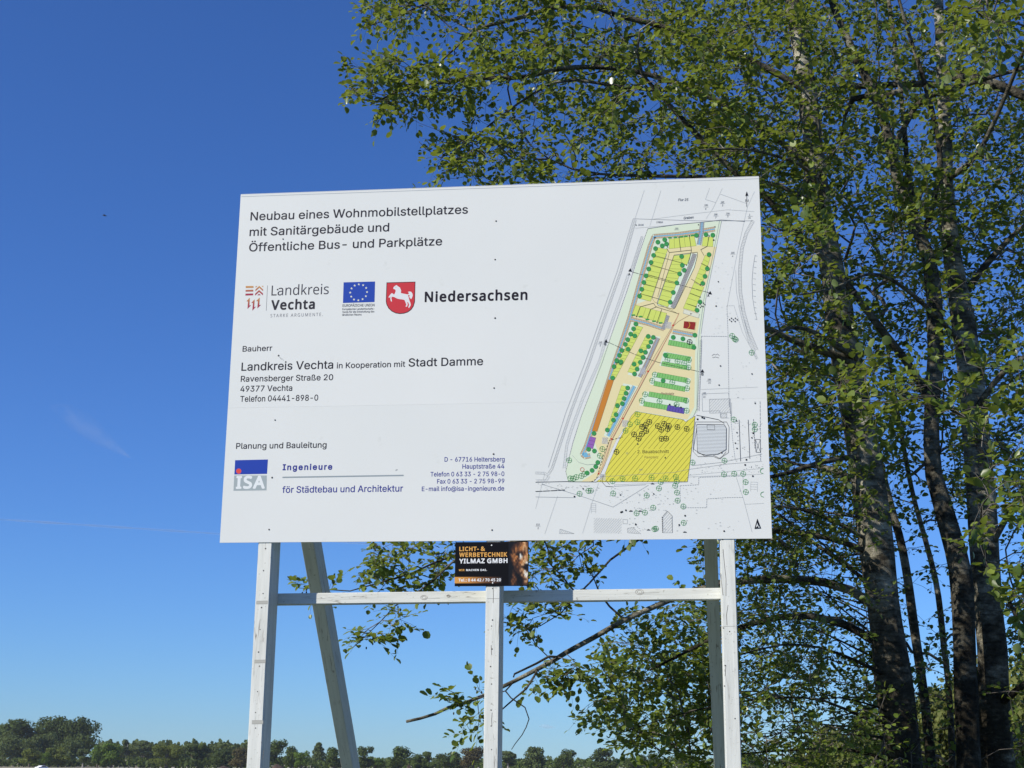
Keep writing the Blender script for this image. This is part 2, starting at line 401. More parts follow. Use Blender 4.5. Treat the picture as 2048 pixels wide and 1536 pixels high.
# ------------------------------------------------------------------ letter shapes (outlines in thousandths of the type size)
GLYPHS = {}
GLYPHS['PLAIN'] = (532, {
'&': (471, [[455,3,458,14,453,23,393,97,408,126,423,171,428,200,425,243,417,246,355,244,349,228,348,204,336,167,248,273,249,278,286,306,316,335,336,369,344,397,344,431,341,450,329,476,300,507,272,524,248,532,224,534,174,532,141,519,117,503,99,483,80,443,78,400,81,376,95,340,129,288,75,240,45,195,37,166,37,128,40,107,55,71,82,38,110,18,162,-1,188,-4,250,-1,288,9,338,37,372,2,448,1], [288,100,260,81,226,70,200,68,167,75,141,91,131,104,121,126,118,143,121,159,131,181,142,195,176,223,183,226], [195,338,173,366,164,385,159,402,159,419,166,438,183,455,210,463,231,460,248,450,260,433,263,407,244,373]]),
',': (211, [[46,-116,96,-116,106,-108,157,75,156,87,151,92,77,93,70,87,41,-94,41,-108]]),
'-': (476, [[357,199,357,256,349,264,128,265,121,262,117,256,117,199,125,191,347,191,354,193]]),
'.': (211, [[56,76,52,62,56,31,67,14,85,2,118,-2,130,2,146,13,159,31,162,47,159,73,144,94,127,105,111,108,87,105,73,96]]),
'/': (272, [[23,-73,85,-73,93,-68,250,516,255,542,249,552,188,553,180,547,20,-44,17,-65]]),
'0': (476, [[214,-4,261,-4,311,9,336,23,365,50,388,83,405,119,417,162,424,209,427,276,420,354,405,412,386,452,367,478,333,510,307,524,278,534,252,536,202,534,169,524,138,506,106,473,87,447,70,409,58,364,51,314,51,219,56,181,68,128,87,85,106,57,138,25,166,9], [235,460,269,455,295,438,314,414,334,364,343,316,346,273,343,214,333,164,317,123,293,93,269,78,245,72,216,75,202,80,182,93,164,116,144,159,132,231,134,326,144,371,159,407,185,441,209,455]]),
'1': (476, [[409,5,413,11,413,66,407,76,302,77,296,80,295,523,288,529,204,528,91,445,89,437,89,373,95,363,107,363,209,439,215,437,215,80,209,77,85,76,80,68,80,9,90,3,402,3]]),
'2': (476, [[72,4,399,3,409,9,410,68,404,76,187,78,341,245,376,292,395,333,402,378,397,428,380,464,357,492,314,521,287,531,251,536,223,536,185,531,149,517,123,498,95,468,85,450,72,418,67,376,73,366,142,366,149,378,150,395,158,416,167,430,189,450,223,460,256,459,279,452,297,440,316,411,322,376,313,342,283,297,70,68,67,61,67,14]]),
'3': (476, [[76,529,70,519,71,462,76,454,277,452,159,316,159,257,167,249,231,248,281,236,303,221,315,207,327,181,330,150,327,131,317,112,295,90,284,83,250,72,212,72,181,80,157,94,143,112,132,143,124,152,55,153,47,147,47,133,57,93,73,64,105,32,141,11,172,2,205,-4,253,-4,288,2,326,16,366,43,391,73,403,97,413,143,413,171,408,202,391,240,358,276,322,298,276,310,262,311,259,314,393,468,393,523,384,529]]),
'4': (476, [[325,528,258,529,250,526,43,176,43,116,48,108,281,106,283,11,291,3,353,3,360,5,364,14,365,106,425,108,433,116,433,173,431,180,425,184,368,184,364,187,364,328,361,335,353,339,294,339,284,333,281,185,144,184,139,187,325,504,331,518]]),
'5': (476, [[381,529,109,529,99,523,70,281,71,259,78,253,142,249,181,269,209,277,245,277,257,274,281,264,304,243,317,226,326,200,329,178,324,140,317,121,303,102,283,85,245,72,214,73,175,90,154,114,143,145,138,150,73,151,66,148,63,143,63,131,68,102,85,66,111,37,152,11,185,-1,211,-4,252,-4,285,2,321,16,343,31,367,52,390,83,408,131,413,171,410,209,400,247,386,276,370,297,331,331,307,343,281,351,238,355,190,348,164,337,158,340,171,452,381,454,386,464,386,521]]),
'6': (476, [[337,529,263,529,255,526,108,307,81,254,70,216,66,193,69,133,89,78,109,50,132,30,153,15,187,2,220,-4,258,-4,289,2,325,16,366,50,389,81,404,116,409,154,407,209,392,252,371,283,334,314,306,326,268,334,221,335,236,362,342,514,342,523], [239,70,215,73,189,85,176,95,158,121,147,157,150,197,160,221,171,238,199,257,218,264,237,267,265,262,287,253,301,241,318,216,328,178,325,143,316,116,302,97,272,78]]),
'7': (476, [[107,4,178,3,188,11,412,456,413,521,407,528,76,529,66,523,65,461,71,454,311,453,318,449,102,22,101,11]]),
'8': (476, [[249,537,201,534,154,519,125,501,91,464,77,433,74,414,71,390,76,354,94,316,133,278,106,260,82,236,65,207,55,169,55,131,60,102,75,71,88,54,110,33,142,14,187,-1,213,-4,289,-1,332,13,368,35,399,69,416,102,421,135,419,181,404,219,393,235,367,262,343,278,382,318,397,350,402,383,397,435,380,469,351,500,323,519,285,532], [138,135,138,164,144,181,163,210,189,226,227,236,266,234,289,224,309,212,328,188,338,154,333,123,313,95,289,80,263,72,239,70,194,78,166,92,151,107], [155,397,165,426,177,440,192,450,220,460,256,460,280,452,307,431,318,407,321,385,314,357,296,332,280,321,237,311,208,316,175,335,158,364]]),
'9': (476, [[139,4,213,3,221,6,368,226,394,278,406,316,409,342,407,397,389,449,360,489,327,514,289,531,225,536,187,531,151,516,109,483,86,452,72,416,66,380,69,321,84,278,109,242,141,218,182,201,225,196,255,197,240,171,134,18,134,9], [237,265,215,268,191,278,171,295,159,314,150,335,147,373,155,404,175,435,194,450,210,457,239,462,258,459,284,449,307,428,325,390,328,352,316,311,297,287,268,270]]),
':': (211, [[56,76,52,62,56,31,67,14,85,2,118,-2,130,2,146,13,159,31,162,47,159,73,144,94,127,105,111,108,87,105,73,96], [56,304,73,284,87,275,104,272,127,275,148,290,159,307,162,333,159,350,146,368,130,379,118,382,85,379,67,366,56,350,52,319]]),
'@': (699, [[518,-105,523,-100,524,-86,511,-45,506,-40,492,-40,437,-55,394,-63,316,-61,268,-48,235,-34,213,-22,187,-1,156,38,134,86,122,138,119,174,122,240,137,297,156,341,194,387,218,405,249,422,306,439,363,444,413,438,454,427,473,417,495,405,526,378,550,347,573,290,584,226,581,171,571,117,555,90,537,82,513,85,503,95,496,112,496,345,493,352,487,356,430,356,424,352,418,341,378,360,323,363,294,358,263,343,229,312,208,281,193,233,191,207,193,147,206,105,223,73,259,37,290,21,325,15,378,18,406,33,430,55,454,33,483,18,509,13,563,16,595,31,621,57,638,88,653,150,658,226,653,281,638,336,614,383,584,424,540,462,487,491,437,506,375,513,309,510,268,503,225,491,173,465,123,422,89,378,63,324,50,281,43,233,43,145,50,97,63,52,84,7,117,-38,153,-72,202,-101,271,-124,321,-132,404,-132,452,-125], [335,87,318,90,297,102,282,119,270,147,265,171,263,195,265,217,277,252,298,278,328,291,363,291,395,278,414,255,422,226,424,197,422,167,414,136,402,112,392,101,368,90]]),
'A': (503, [[211,529,203,523,196,506,25,35,19,18,20,9,30,3,97,3,104,5,146,123,156,143,342,143,349,140,398,6,406,3,478,4,484,14,476,40,298,521,290,529], [249,425,254,418,320,223,318,220,187,220,182,223]]),
'B': (479, [[68,528,63,518,64,9,74,3,283,3,314,5,362,20,393,41,422,76,434,104,439,140,437,180,424,218,390,258,358,278,395,308,410,333,417,356,420,385,415,423,403,456,384,480,352,507,298,527,271,529], [148,232,252,234,290,228,314,219,332,207,342,195,353,171,356,145,350,121,333,99,305,85,290,82,267,79,148,80], [148,307,148,452,255,453,288,448,314,434,331,411,337,385,334,361,322,340,300,320,276,311,243,305]]),
'C': (533, [[387,19,422,43,450,71,469,97,485,133,493,164,491,178,483,182,416,181,409,173,393,133,378,113,344,90,321,80,297,75,275,75,233,83,202,97,172,121,144,166,130,212,127,238,124,266,130,321,146,371,169,407,199,434,244,453,285,458,316,453,352,438,366,429,385,410,400,385,411,357,418,351,483,351,490,353,493,369,483,404,469,435,443,469,413,495,392,510,366,522,321,534,294,537,235,534,192,522,153,502,105,459,73,412,58,376,46,323,43,297,43,231,56,162,75,116,94,85,115,62,156,28,194,9,252,-4,309,-4,356,6]]),
'D': (525, [[67,5,74,3,259,3,286,5,328,16,367,32,402,58,432,90,450,118,469,164,480,211,482,295,475,347,455,406,436,437,398,479,371,498,331,517,264,529,74,529,64,523,63,14], [148,80,148,451,240,453,264,450,283,447,324,431,355,406,367,390,381,366,396,318,401,268,399,235,393,204,381,166,358,130,336,110,324,101,281,85,238,79]]),
'E': (442, [[391,4,396,11,396,68,390,78,148,81,148,230,371,232,377,240,377,297,375,304,367,308,148,309,146,447,148,451,152,453,388,454,394,461,393,523,383,529,69,528,63,518,64,9,74,3]]),
'F': (433, [[69,4,138,3,146,9,148,223,357,224,364,227,368,233,368,290,362,297,148,299,148,451,383,454,389,464,389,521,383,528,74,529,64,523,63,14]]),
'G': (543, [[233,534,190,522,148,500,124,481,96,450,75,416,53,362,46,323,43,300,46,207,56,162,77,112,108,69,151,31,194,9,233,-1,256,-4,328,-1,366,9,406,30,438,54,471,97,485,126,495,164,498,183,497,271,487,277,294,277,287,275,284,266,284,209,287,203,294,201,411,201,415,195,412,173,397,137,375,110,352,92,313,78,290,75,240,80,202,97,171,123,146,162,130,212,124,264,129,319,146,371,169,407,199,434,240,453,280,458,323,450,366,427,388,402,408,359,416,352,487,351,495,357,495,364,481,412,461,446,418,491,394,507,359,524,318,534,290,537]]),
'H': (540, [[474,5,477,14,477,518,475,526,467,529,405,529,395,523,392,311,152,310,148,311,146,316,146,523,136,529,74,529,67,527,63,518,63,14,65,6,74,3,136,3,146,9,148,233,388,234,392,233,394,228,395,9,405,3,467,3]]),
'I': (323, [[285,4,291,14,291,71,288,77,280,79,209,79,203,83,203,447,207,453,280,453,288,455,291,464,290,523,280,529,40,528,34,518,34,461,38,455,45,453,114,453,119,449,120,85,116,79,45,79,38,77,34,68,35,9,45,3]]),
'J': (419, [[352,529,282,529,274,521,274,159,269,123,250,93,228,78,204,72,166,78,142,93,125,121,120,152,119,185,116,191,109,194,47,194,37,188,39,112,54,71,82,34,118,11,152,-1,175,-4,242,-1,278,12,305,31,322,47,340,73,353,107,357,147,357,519]]),
'K': (490, [[464,5,468,14,465,23,269,299,465,511,468,518,465,526,457,529,374,529,367,527,150,289,146,295,146,523,136,529,74,529,67,527,63,518,63,14,65,6,74,3,136,3,146,9,146,173,207,238,217,229,376,5,383,3,457,3]]),
'L': (416, [[71,529,65,526,63,518,64,9,74,3,376,4,382,14,382,71,376,78,148,81,146,521,138,529]]),
'M': (651, [[586,527,578,529,488,529,478,523,326,126,296,211,174,521,162,529,74,529,65,526,63,518,63,14,67,5,74,3,136,3,144,11,143,372,150,359,168,306,285,14,290,5,298,3,355,3,365,11,505,367,506,11,514,3,578,3,587,6,589,14,589,518]]),
'N': (546, [[481,5,484,14,484,518,482,526,474,529,409,529,401,521,400,144,158,523,148,529,74,529,67,527,63,518,63,14,65,6,74,3,138,3,146,11,145,391,150,387,211,285,389,6,398,3,474,3]]),
'O': (556, [[323,534,292,537,235,534,192,522,153,502,109,463,84,431,58,376,46,323,43,297,46,207,56,162,75,116,96,83,124,52,148,33,194,9,233,-1,254,-4,325,-1,363,9,402,28,450,71,469,95,486,123,500,159,510,204,515,257,512,314,502,364,485,409,460,450,431,481,407,500,366,522], [283,75,233,83,202,97,171,123,146,162,130,212,124,264,130,321,146,371,169,407,198,433,213,441,242,453,278,457,316,453,349,438,386,409,412,369,426,321,431,278,426,207,411,163,387,125,356,97,318,80]]),
'P': (468, [[69,4,138,3,146,9,148,187,267,189,307,194,348,208,358,216,388,241,410,271,424,309,430,347,424,409,410,447,390,474,350,507,307,524,267,529,74,529,64,523,63,14], [148,264,148,452,257,453,276,450,307,438,325,423,343,385,346,354,336,314,317,286,305,278,264,265]]),
'Q': (556, [[483,-44,488,-39,488,-29,431,49,463,87,484,121,502,166,512,218,515,273,510,328,495,385,478,421,462,447,428,484,399,504,361,523,344,528,297,536,233,534,190,521,156,504,123,479,91,442,70,406,50,347,43,299,43,230,56,161,72,121,92,89,123,53,156,27,190,11,233,-2,261,-4,323,-2,363,8,406,-44], [278,458,316,452,344,440,359,433,386,409,412,368,426,321,431,278,426,206,409,159,380,118,369,128,330,178,259,179,250,175,249,163,309,83,302,77,278,74,240,80,202,96,169,125,146,161,130,211,124,263,130,321,146,371,169,406,202,435,240,452]]),
'R': (472, [[69,528,63,518,64,8,71,3,136,3,146,9,148,199,245,201,253,197,357,5,364,3,443,4,448,9,448,18,341,214,392,252,412,280,424,311,430,345,430,383,424,416,409,452,386,484,351,509,307,524,267,529], [148,451,262,453,300,443,319,431,336,411,346,373,343,337,336,318,325,302,302,287,259,277,148,278]]),
'S': (470, [[185,532,147,520,114,501,78,464,58,421,53,381,59,345,68,321,86,298,133,264,195,240,283,215,314,201,331,188,346,160,343,129,332,110,314,92,283,78,242,70,207,73,180,80,161,90,139,112,132,124,126,150,116,158,46,157,41,148,46,110,67,64,101,31,139,10,183,-3,209,-6,288,-3,350,19,378,37,405,67,424,105,427,121,429,162,424,193,417,212,398,238,374,260,354,272,297,296,207,321,178,333,158,345,140,369,137,386,139,405,150,425,164,439,185,451,233,461,273,455,310,438,328,420,338,388,347,380,416,381,422,390,417,424,400,462,379,486,366,498,332,519,290,532,250,537]]),
'T': (472, [[203,3,269,3,277,11,278,449,283,453,431,454,437,464,437,521,431,528,45,529,35,523,35,461,41,454,188,453,194,449,194,14,197,6]]),
'U': (540, [[68,529,63,520,63,170,68,129,87,86,123,44,162,17,207,0,248,-5,293,-5,333,0,378,17,419,45,437,65,453,86,472,132,477,170,477,524,469,530,405,530,398,528,394,522,394,184,391,160,379,129,360,105,336,88,302,76,262,73,238,76,205,88,180,105,161,129,149,160,146,182,146,522,138,530]]),
'V': (503, [[23,527,19,514,25,497,206,9,213,3,294,4,304,21,483,511,483,523,473,529,404,529,396,523,294,230,257,114,251,107,209,235,107,521,97,529,30,529]]),
'W': (709, [[690,524,682,529,616,529,609,527,604,519,504,133,402,521,392,529,318,529,311,527,299,490,209,142,204,132,104,521,94,529,30,529,23,527,19,518,22,499,153,18,159,8,166,3,242,3,252,9,354,386,357,383,456,11,466,3,542,3,549,5,685,495]]),
'X': (497, [[25,5,32,3,103,3,110,5,248,204,386,5,394,3,465,3,473,6,475,19,301,273,463,509,466,518,463,527,456,529,384,529,377,527,298,414,252,342,248,340,192,428,122,527,115,529,44,529,35,526,33,518,36,509,178,304,197,271,22,19,21,11]]),
'Y': (495, [[213,3,280,3,288,9,289,214,471,506,474,521,468,528,392,529,384,526,249,302,244,305,216,356,110,526,101,529,30,529,20,523,22,509,204,216,205,14,208,6]]),
'Z': (461, [[49,528,43,521,43,464,49,454,292,453,306,455,312,452,44,64,44,8,54,3,414,4,419,11,419,68,413,78,156,77,150,80,416,466,416,524,406,529]]),
'a': (412, [[354,4,357,12,357,281,354,307,337,346,315,371,282,391,251,401,213,406,173,404,139,396,111,384,89,369,67,348,55,331,43,305,44,298,49,293,113,275,121,281,137,305,165,325,199,332,215,332,244,325,264,310,275,284,276,262,268,254,251,249,187,242,123,229,87,215,63,199,44,174,33,141,36,84,51,50,73,25,89,14,132,-3,196,-6,213,-3,249,12,277,32,279,10,285,2,346,2], [277,183,276,138,266,110,251,92,232,79,201,68,163,68,132,81,122,91,114,107,114,127,125,146,135,153,177,168]]),
'b': (447, [[61,530,56,520,56,8,64,2,128,3,134,10,135,40,169,12,204,-3,259,-5,297,3,331,19,351,36,369,55,393,96,405,136,410,177,408,251,393,303,369,344,347,366,328,382,290,399,257,404,200,401,177,394,135,360,133,524,126,530], [228,69,207,72,183,83,161,103,144,136,137,167,134,210,137,236,144,265,160,296,180,315,204,327,240,330,259,327,283,316,305,294,319,265,327,236,329,186,319,136,305,108,294,94,285,86,257,72]]),
'c': (419, [[300,389,250,404,198,404,164,399,126,382,103,364,81,342,54,298,42,260,37,220,40,153,54,101,81,57,100,38,126,17,164,0,200,-5,248,-5,293,7,312,17,344,41,360,60,377,89,382,113,376,123,314,137,305,130,287,96,264,79,233,69,193,71,164,86,149,101,128,136,118,184,121,232,131,267,140,286,167,316,193,328,231,330,248,327,281,309,294,294,305,269,312,264,369,276,381,283,379,303,360,340,338,364]]),
'd': (447, [[386,530,322,530,314,524,312,360,270,394,248,401,231,404,169,402,150,396,117,380,80,346,54,303,42,263,37,224,37,174,43,134,58,89,82,51,116,20,145,5,191,-5,243,-3,272,7,314,42,316,10,322,3,383,2,391,8,392,520], [219,69,186,74,156,91,142,108,128,136,118,189,121,236,128,265,140,289,164,316,188,327,210,330,243,327,268,315,287,296,303,265,311,236,313,210,310,163,301,129,286,103,264,83,241,72]]),
'e': (427, [[162,399,122,380,88,352,57,305,42,260,37,222,37,174,43,136,58,91,83,53,126,17,167,0,205,-5,250,-5,286,3,324,19,356,46,374,70,382,86,385,101,381,109,376,113,329,125,314,126,307,120,289,91,272,79,241,69,195,71,167,83,143,105,131,124,121,155,121,170,386,172,392,179,392,224,389,255,382,286,365,324,355,340,333,364,307,383,283,394,245,404,198,404], [121,246,129,273,147,301,167,318,188,327,205,330,245,327,272,314,294,286,308,246,303,242,126,242]]),
'f': (277, [[92,3,153,3,161,9,162,326,168,329,242,329,247,333,250,340,247,397,242,400,163,402,164,442,173,462,187,471,199,474,242,472,247,476,264,530,262,540,251,545,225,550,182,550,134,536,109,516,96,499,86,478,82,402,18,400,10,395,9,340,13,332,20,329,77,329,83,326,83,14,86,6]]),
'g': (448, [[388,399,322,399,316,392,314,360,270,394,248,402,195,405,157,399,112,376,82,349,59,313,40,251,37,180,42,142,54,104,81,62,124,27,157,13,193,7,245,10,276,22,310,50,313,46,313,6,304,-32,286,-55,255,-71,212,-76,174,-68,143,-50,125,-27,114,-19,107,-20,60,-48,55,-54,54,-63,62,-77,89,-108,110,-123,148,-140,186,-148,267,-145,310,-133,331,-121,372,-82,389,-44,394,-1,394,389], [224,331,243,328,267,316,286,299,303,268,310,242,313,187,301,135,286,111,270,96,255,89,241,83,212,81,183,86,160,98,145,113,131,137,121,168,118,215,128,265,147,299,162,314,191,328]]),
'h': (433, [[61,528,56,518,56,9,66,3,126,3,133,9,134,233,137,261,149,292,161,308,188,324,221,330,247,326,269,314,277,306,293,278,298,242,299,9,307,3,373,4,379,14,379,252,374,299,360,340,340,367,314,388,285,400,252,405,228,405,195,400,159,383,135,361,133,523,126,529]]),
'i': (190, [[126,400,62,400,54,392,54,14,56,6,62,3,126,3,135,11,135,390,132,397], [143,473,147,485,143,516,131,532,119,540,98,546,79,543,62,534,47,516,44,504,47,473,62,455,79,446,112,446,131,458]]),
'j': (190, [[128,401,63,401,55,392,55,-15,52,-36,39,-56,28,-63,-1,-67,-6,-72,-7,-131,1,-140,54,-137,85,-125,110,-103,121,-86,133,-48,136,-17,136,390,133,397], [148,495,145,511,138,523,125,536,109,543,80,543,68,538,53,526,43,502,43,488,48,471,59,458,80,446,109,446,126,454,140,469]]),
'k': (404, [[61,528,56,518,56,9,66,3,126,3,133,8,134,145,164,173,297,5,304,3,385,4,391,11,388,24,228,226,261,265,367,371,379,385,379,395,371,400,292,400,135,244,134,521,126,529]]),
'l': (212, [[64,529,58,526,56,518,56,83,59,61,77,26,107,6,138,1,190,3,198,9,201,16,190,68,183,74,145,77,137,90,134,111,134,521,126,529]]),
'm': (633, [[574,6,577,14,577,290,574,311,562,345,534,378,514,393,476,405,452,408,416,405,385,395,369,386,331,349,304,381,276,400,264,403,233,408,202,405,159,386,138,365,134,368,134,392,128,400,66,401,58,397,56,390,56,14,59,5,66,3,123,3,133,9,134,245,137,268,149,299,159,311,178,324,204,332,233,328,254,317,272,290,277,264,277,14,281,5,288,3,345,3,355,9,356,252,358,273,366,295,378,312,395,324,421,332,454,328,478,315,493,292,498,259,499,9,509,3,569,3]]),
'n': (433, [[376,5,379,14,379,254,374,299,364,330,341,366,314,388,285,400,231,405,195,400,178,393,158,383,133,358,132,392,126,400,66,401,59,398,56,390,56,14,58,6,64,3,123,3,133,9,134,233,137,261,149,292,161,308,188,324,221,330,247,326,269,314,277,306,293,278,298,242,299,9,309,3,369,3]]),
'o': (438, [[274,0,312,17,338,38,357,57,382,96,396,139,401,179,401,220,396,263,379,308,358,341,312,382,274,399,238,404,198,404,164,399,126,382,103,364,81,342,54,298,42,260,37,222,37,177,43,136,57,96,81,58,126,17,164,0,200,-5,236,-5], [229,330,248,327,267,318,298,286,308,267,318,232,320,184,310,136,294,105,275,86,253,74,212,69,191,72,172,81,140,113,128,136,121,167,118,215,131,267,148,297,166,315,191,327]]),
'p': (447, [[61,-139,126,-140,133,-134,135,40,177,7,204,-3,247,-6,285,-2,338,25,365,50,390,90,405,138,410,176,410,226,405,264,391,309,367,347,323,385,285,401,247,405,204,403,161,383,138,361,134,364,134,392,128,400,64,401,56,395,56,-129], [219,70,204,73,180,85,163,102,154,116,137,166,134,214,144,264,163,300,178,314,202,326,233,332,266,324,286,314,302,297,317,271,326,238,329,185,317,130,300,101,283,85,259,73]]),
'q': (447, [[386,-139,392,-129,391,395,383,401,322,400,316,392,314,358,286,383,243,403,200,405,162,401,122,383,81,347,57,309,42,264,37,223,40,150,59,88,80,54,105,29,124,16,164,-2,200,-6,243,-3,270,7,312,40,314,-134,322,-140], [203,70,188,73,164,85,145,104,131,130,121,164,118,216,128,264,147,300,162,314,186,326,217,332,250,324,270,314,286,297,301,271,310,238,313,188,305,145,285,102,267,85,243,73]]),
'r': (282, [[64,3,126,3,133,9,134,242,137,266,147,290,156,302,178,318,207,327,254,324,263,328,265,335,265,395,259,405,214,405,190,402,159,388,135,368,132,371,131,395,126,400,64,400,56,395,56,14,58,6]]),
's': (388, [[242,402,171,404,123,392,94,374,71,352,53,320,48,286,53,253,58,239,80,209,116,186,156,172,244,149,263,132,269,117,264,98,249,82,225,72,194,67,171,69,142,81,125,98,116,120,109,127,42,114,39,98,46,72,63,45,92,19,128,3,166,-5,216,-5,240,-3,273,7,311,30,332,52,347,82,353,115,348,151,338,172,323,192,290,215,240,232,161,253,142,264,132,279,134,303,141,313,171,330,185,333,228,330,248,317,259,305,269,286,278,281,292,281,341,294,343,313,335,332,322,353,294,380,268,394]]),
't': (250, [[223,2,232,10,233,21,221,71,213,75,168,73,155,81,148,102,148,324,151,330,213,330,220,332,224,340,223,395,215,401,149,403,147,483,142,491,73,491,67,483,66,405,63,401,18,401,12,398,9,340,12,333,18,330,61,330,66,326,67,100,74,57,96,25,132,4,165,-1,211,-1]]),
'u': (433, [[59,398,56,389,56,128,58,104,68,73,91,37,121,13,152,1,173,-2,211,-2,240,3,271,18,297,43,301,39,301,11,307,3,369,3,376,5,379,13,379,389,377,397,369,400,309,400,299,394,298,168,295,139,286,113,266,91,235,75,214,72,183,77,173,82,157,94,140,125,134,163,133,394,123,400,66,400]]),
'v': (412, [[389,397,381,401,317,401,307,395,207,116,202,123,105,395,95,401,29,400,21,395,21,383,33,349,162,14,169,4,241,3,248,9,389,376,392,387]]),
'w': (590, [[565,395,558,400,493,401,481,392,413,142,408,132,337,395,329,400,259,399,250,383,181,133,108,395,98,401,36,401,29,398,26,392,26,380,140,9,150,3,212,3,220,9,296,270,369,11,379,3,441,3,448,5,563,376]]),
'x': (402, [[27,5,34,3,104,3,111,5,201,142,292,5,299,3,368,3,376,6,378,18,250,204,371,383,371,392,368,398,361,401,294,401,287,398,239,328,204,269,200,271,118,398,111,401,42,401,33,397,32,385,152,207,25,18]]),
'y': (412, [[55,-137,74,-142,124,-142,155,-134,177,-120,213,-79,389,376,392,392,386,400,314,401,307,395,207,115,204,116,105,395,95,401,29,401,21,395,21,380,162,11,146,-36,133,-55,110,-68,72,-66,64,-71,49,-124,50,-131]]),
'z': (403, [[355,5,359,11,359,66,353,76,162,77,158,80,353,337,354,390,352,397,343,401,60,401,53,398,49,392,49,335,55,325,239,324,244,321,46,64,45,14,47,6,55,3,348,3]]),
'Ä': (503, [[211,529,203,523,196,506,25,35,19,18,20,9,30,3,97,3,104,5,146,123,156,143,342,143,349,140,398,6,406,3,478,4,484,14,476,40,298,521,290,529], [249,425,254,418,320,223,318,220,187,220,182,223], [199,671,182,674,161,671,143,659,132,642,129,621,132,604,141,592,159,578,173,574,199,577,215,587,226,604,229,630,226,645,217,656], [344,578,362,592,371,606,372,637,369,647,356,662,342,671,321,674,304,671,286,659,275,640,274,611,277,602,290,586,304,577,330,574]]),
'Ö': (556, [[323,534,292,537,235,534,192,522,153,502,109,463,84,431,58,376,46,323,43,297,46,207,56,162,75,116,96,83,124,52,148,33,194,9,233,-1,254,-4,325,-1,363,9,402,28,450,71,469,95,486,123,500,159,510,204,515,257,512,314,502,364,485,409,460,450,431,481,407,500,366,522], [283,75,233,83,202,97,171,123,146,162,130,212,124,264,130,321,146,371,169,407,198,433,213,441,242,453,278,457,316,453,349,438,386,409,412,369,426,321,431,278,426,207,411,163,387,125,356,97,318,80], [185,578,199,575,228,578,248,595,254,607,258,623,254,643,243,659,225,672,206,675,190,672,178,665,161,645,158,614,161,602,169,590], [304,645,300,628,303,604,315,588,330,578,342,575,371,578,386,588,397,604,400,628,397,645,383,663,368,672,352,675,333,672,318,663]]),
'ß': (464, [[176,534,133,519,100,491,80,464,66,421,63,395,64,7,74,1,136,1,143,7,144,383,146,407,164,443,181,455,209,460,236,455,255,444,267,428,272,404,272,388,266,369,233,323,228,312,225,297,228,252,252,213,312,165,332,145,341,128,341,109,338,97,327,85,290,72,257,72,231,80,207,93,195,93,183,76,166,38,166,28,174,21,198,9,248,-4,307,-4,352,6,381,22,408,50,419,73,425,116,417,157,400,186,371,215,332,245,317,261,308,276,309,295,341,347,351,376,353,407,348,447,330,483,305,507,278,523,245,534,221,536]]),
'ä': (412, [[354,4,357,12,357,281,354,307,337,346,315,371,282,391,251,401,213,406,173,404,139,396,111,384,89,369,67,348,55,331,43,305,44,298,49,293,113,275,121,281,137,305,165,325,199,332,215,332,244,325,264,310,275,284,276,262,268,254,251,249,187,242,123,229,87,215,63,199,44,174,33,141,36,84,51,50,73,25,89,14,132,-3,196,-6,213,-3,249,12,277,32,279,10,285,2,346,2], [277,183,276,138,266,110,251,92,232,79,201,68,163,68,132,81,122,91,114,107,114,127,125,146,135,153,177,168], [167,529,154,539,137,544,118,544,99,535,82,515,79,500,81,477,88,465,108,448,123,445,146,447,158,454,175,474,178,486,175,515], [227,472,239,456,254,447,275,444,294,449,309,460,321,479,321,507,318,517,306,532,292,541,268,544,251,540,238,531,227,517,224,505]]),
'ö': (438, [[274,0,312,17,338,38,357,57,382,96,396,139,401,179,401,220,396,263,379,308,358,341,312,382,274,399,238,404,198,404,164,399,126,382,103,364,81,342,54,298,42,260,37,222,37,177,43,136,57,96,81,58,126,17,164,0,200,-5,236,-5], [229,330,248,327,267,318,298,286,308,267,318,232,320,184,310,136,294,105,275,86,253,74,212,69,191,72,172,81,140,113,128,136,121,167,118,215,131,267,148,297,166,315,191,327], [185,460,194,474,196,503,193,516,176,535,164,542,141,545,126,542,106,524,99,513,97,489,100,474,117,454,129,447,155,445,172,450], [245,517,242,505,245,472,256,458,269,449,286,445,310,448,324,457,336,472,339,484,336,517,325,532,312,541,293,545,272,542,257,533]]),
'ü': (433, [[59,398,56,389,56,128,58,104,68,73,91,37,121,13,152,1,173,-2,211,-2,240,3,271,18,297,43,301,39,301,11,307,3,369,3,376,5,379,13,379,389,377,397,369,400,309,400,299,394,298,168,295,139,286,113,266,91,235,75,214,72,183,77,173,82,157,94,140,125,134,163,133,394,123,400,66,400], [166,449,178,457,190,473,194,485,191,516,173,536,161,542,145,545,128,542,109,531,99,516,94,497,97,478,103,466,123,449,135,445], [242,473,253,459,266,449,281,445,309,448,324,459,336,475,339,492,336,513,327,528,311,540,290,545,271,542,257,533,242,516,239,504]]),
})
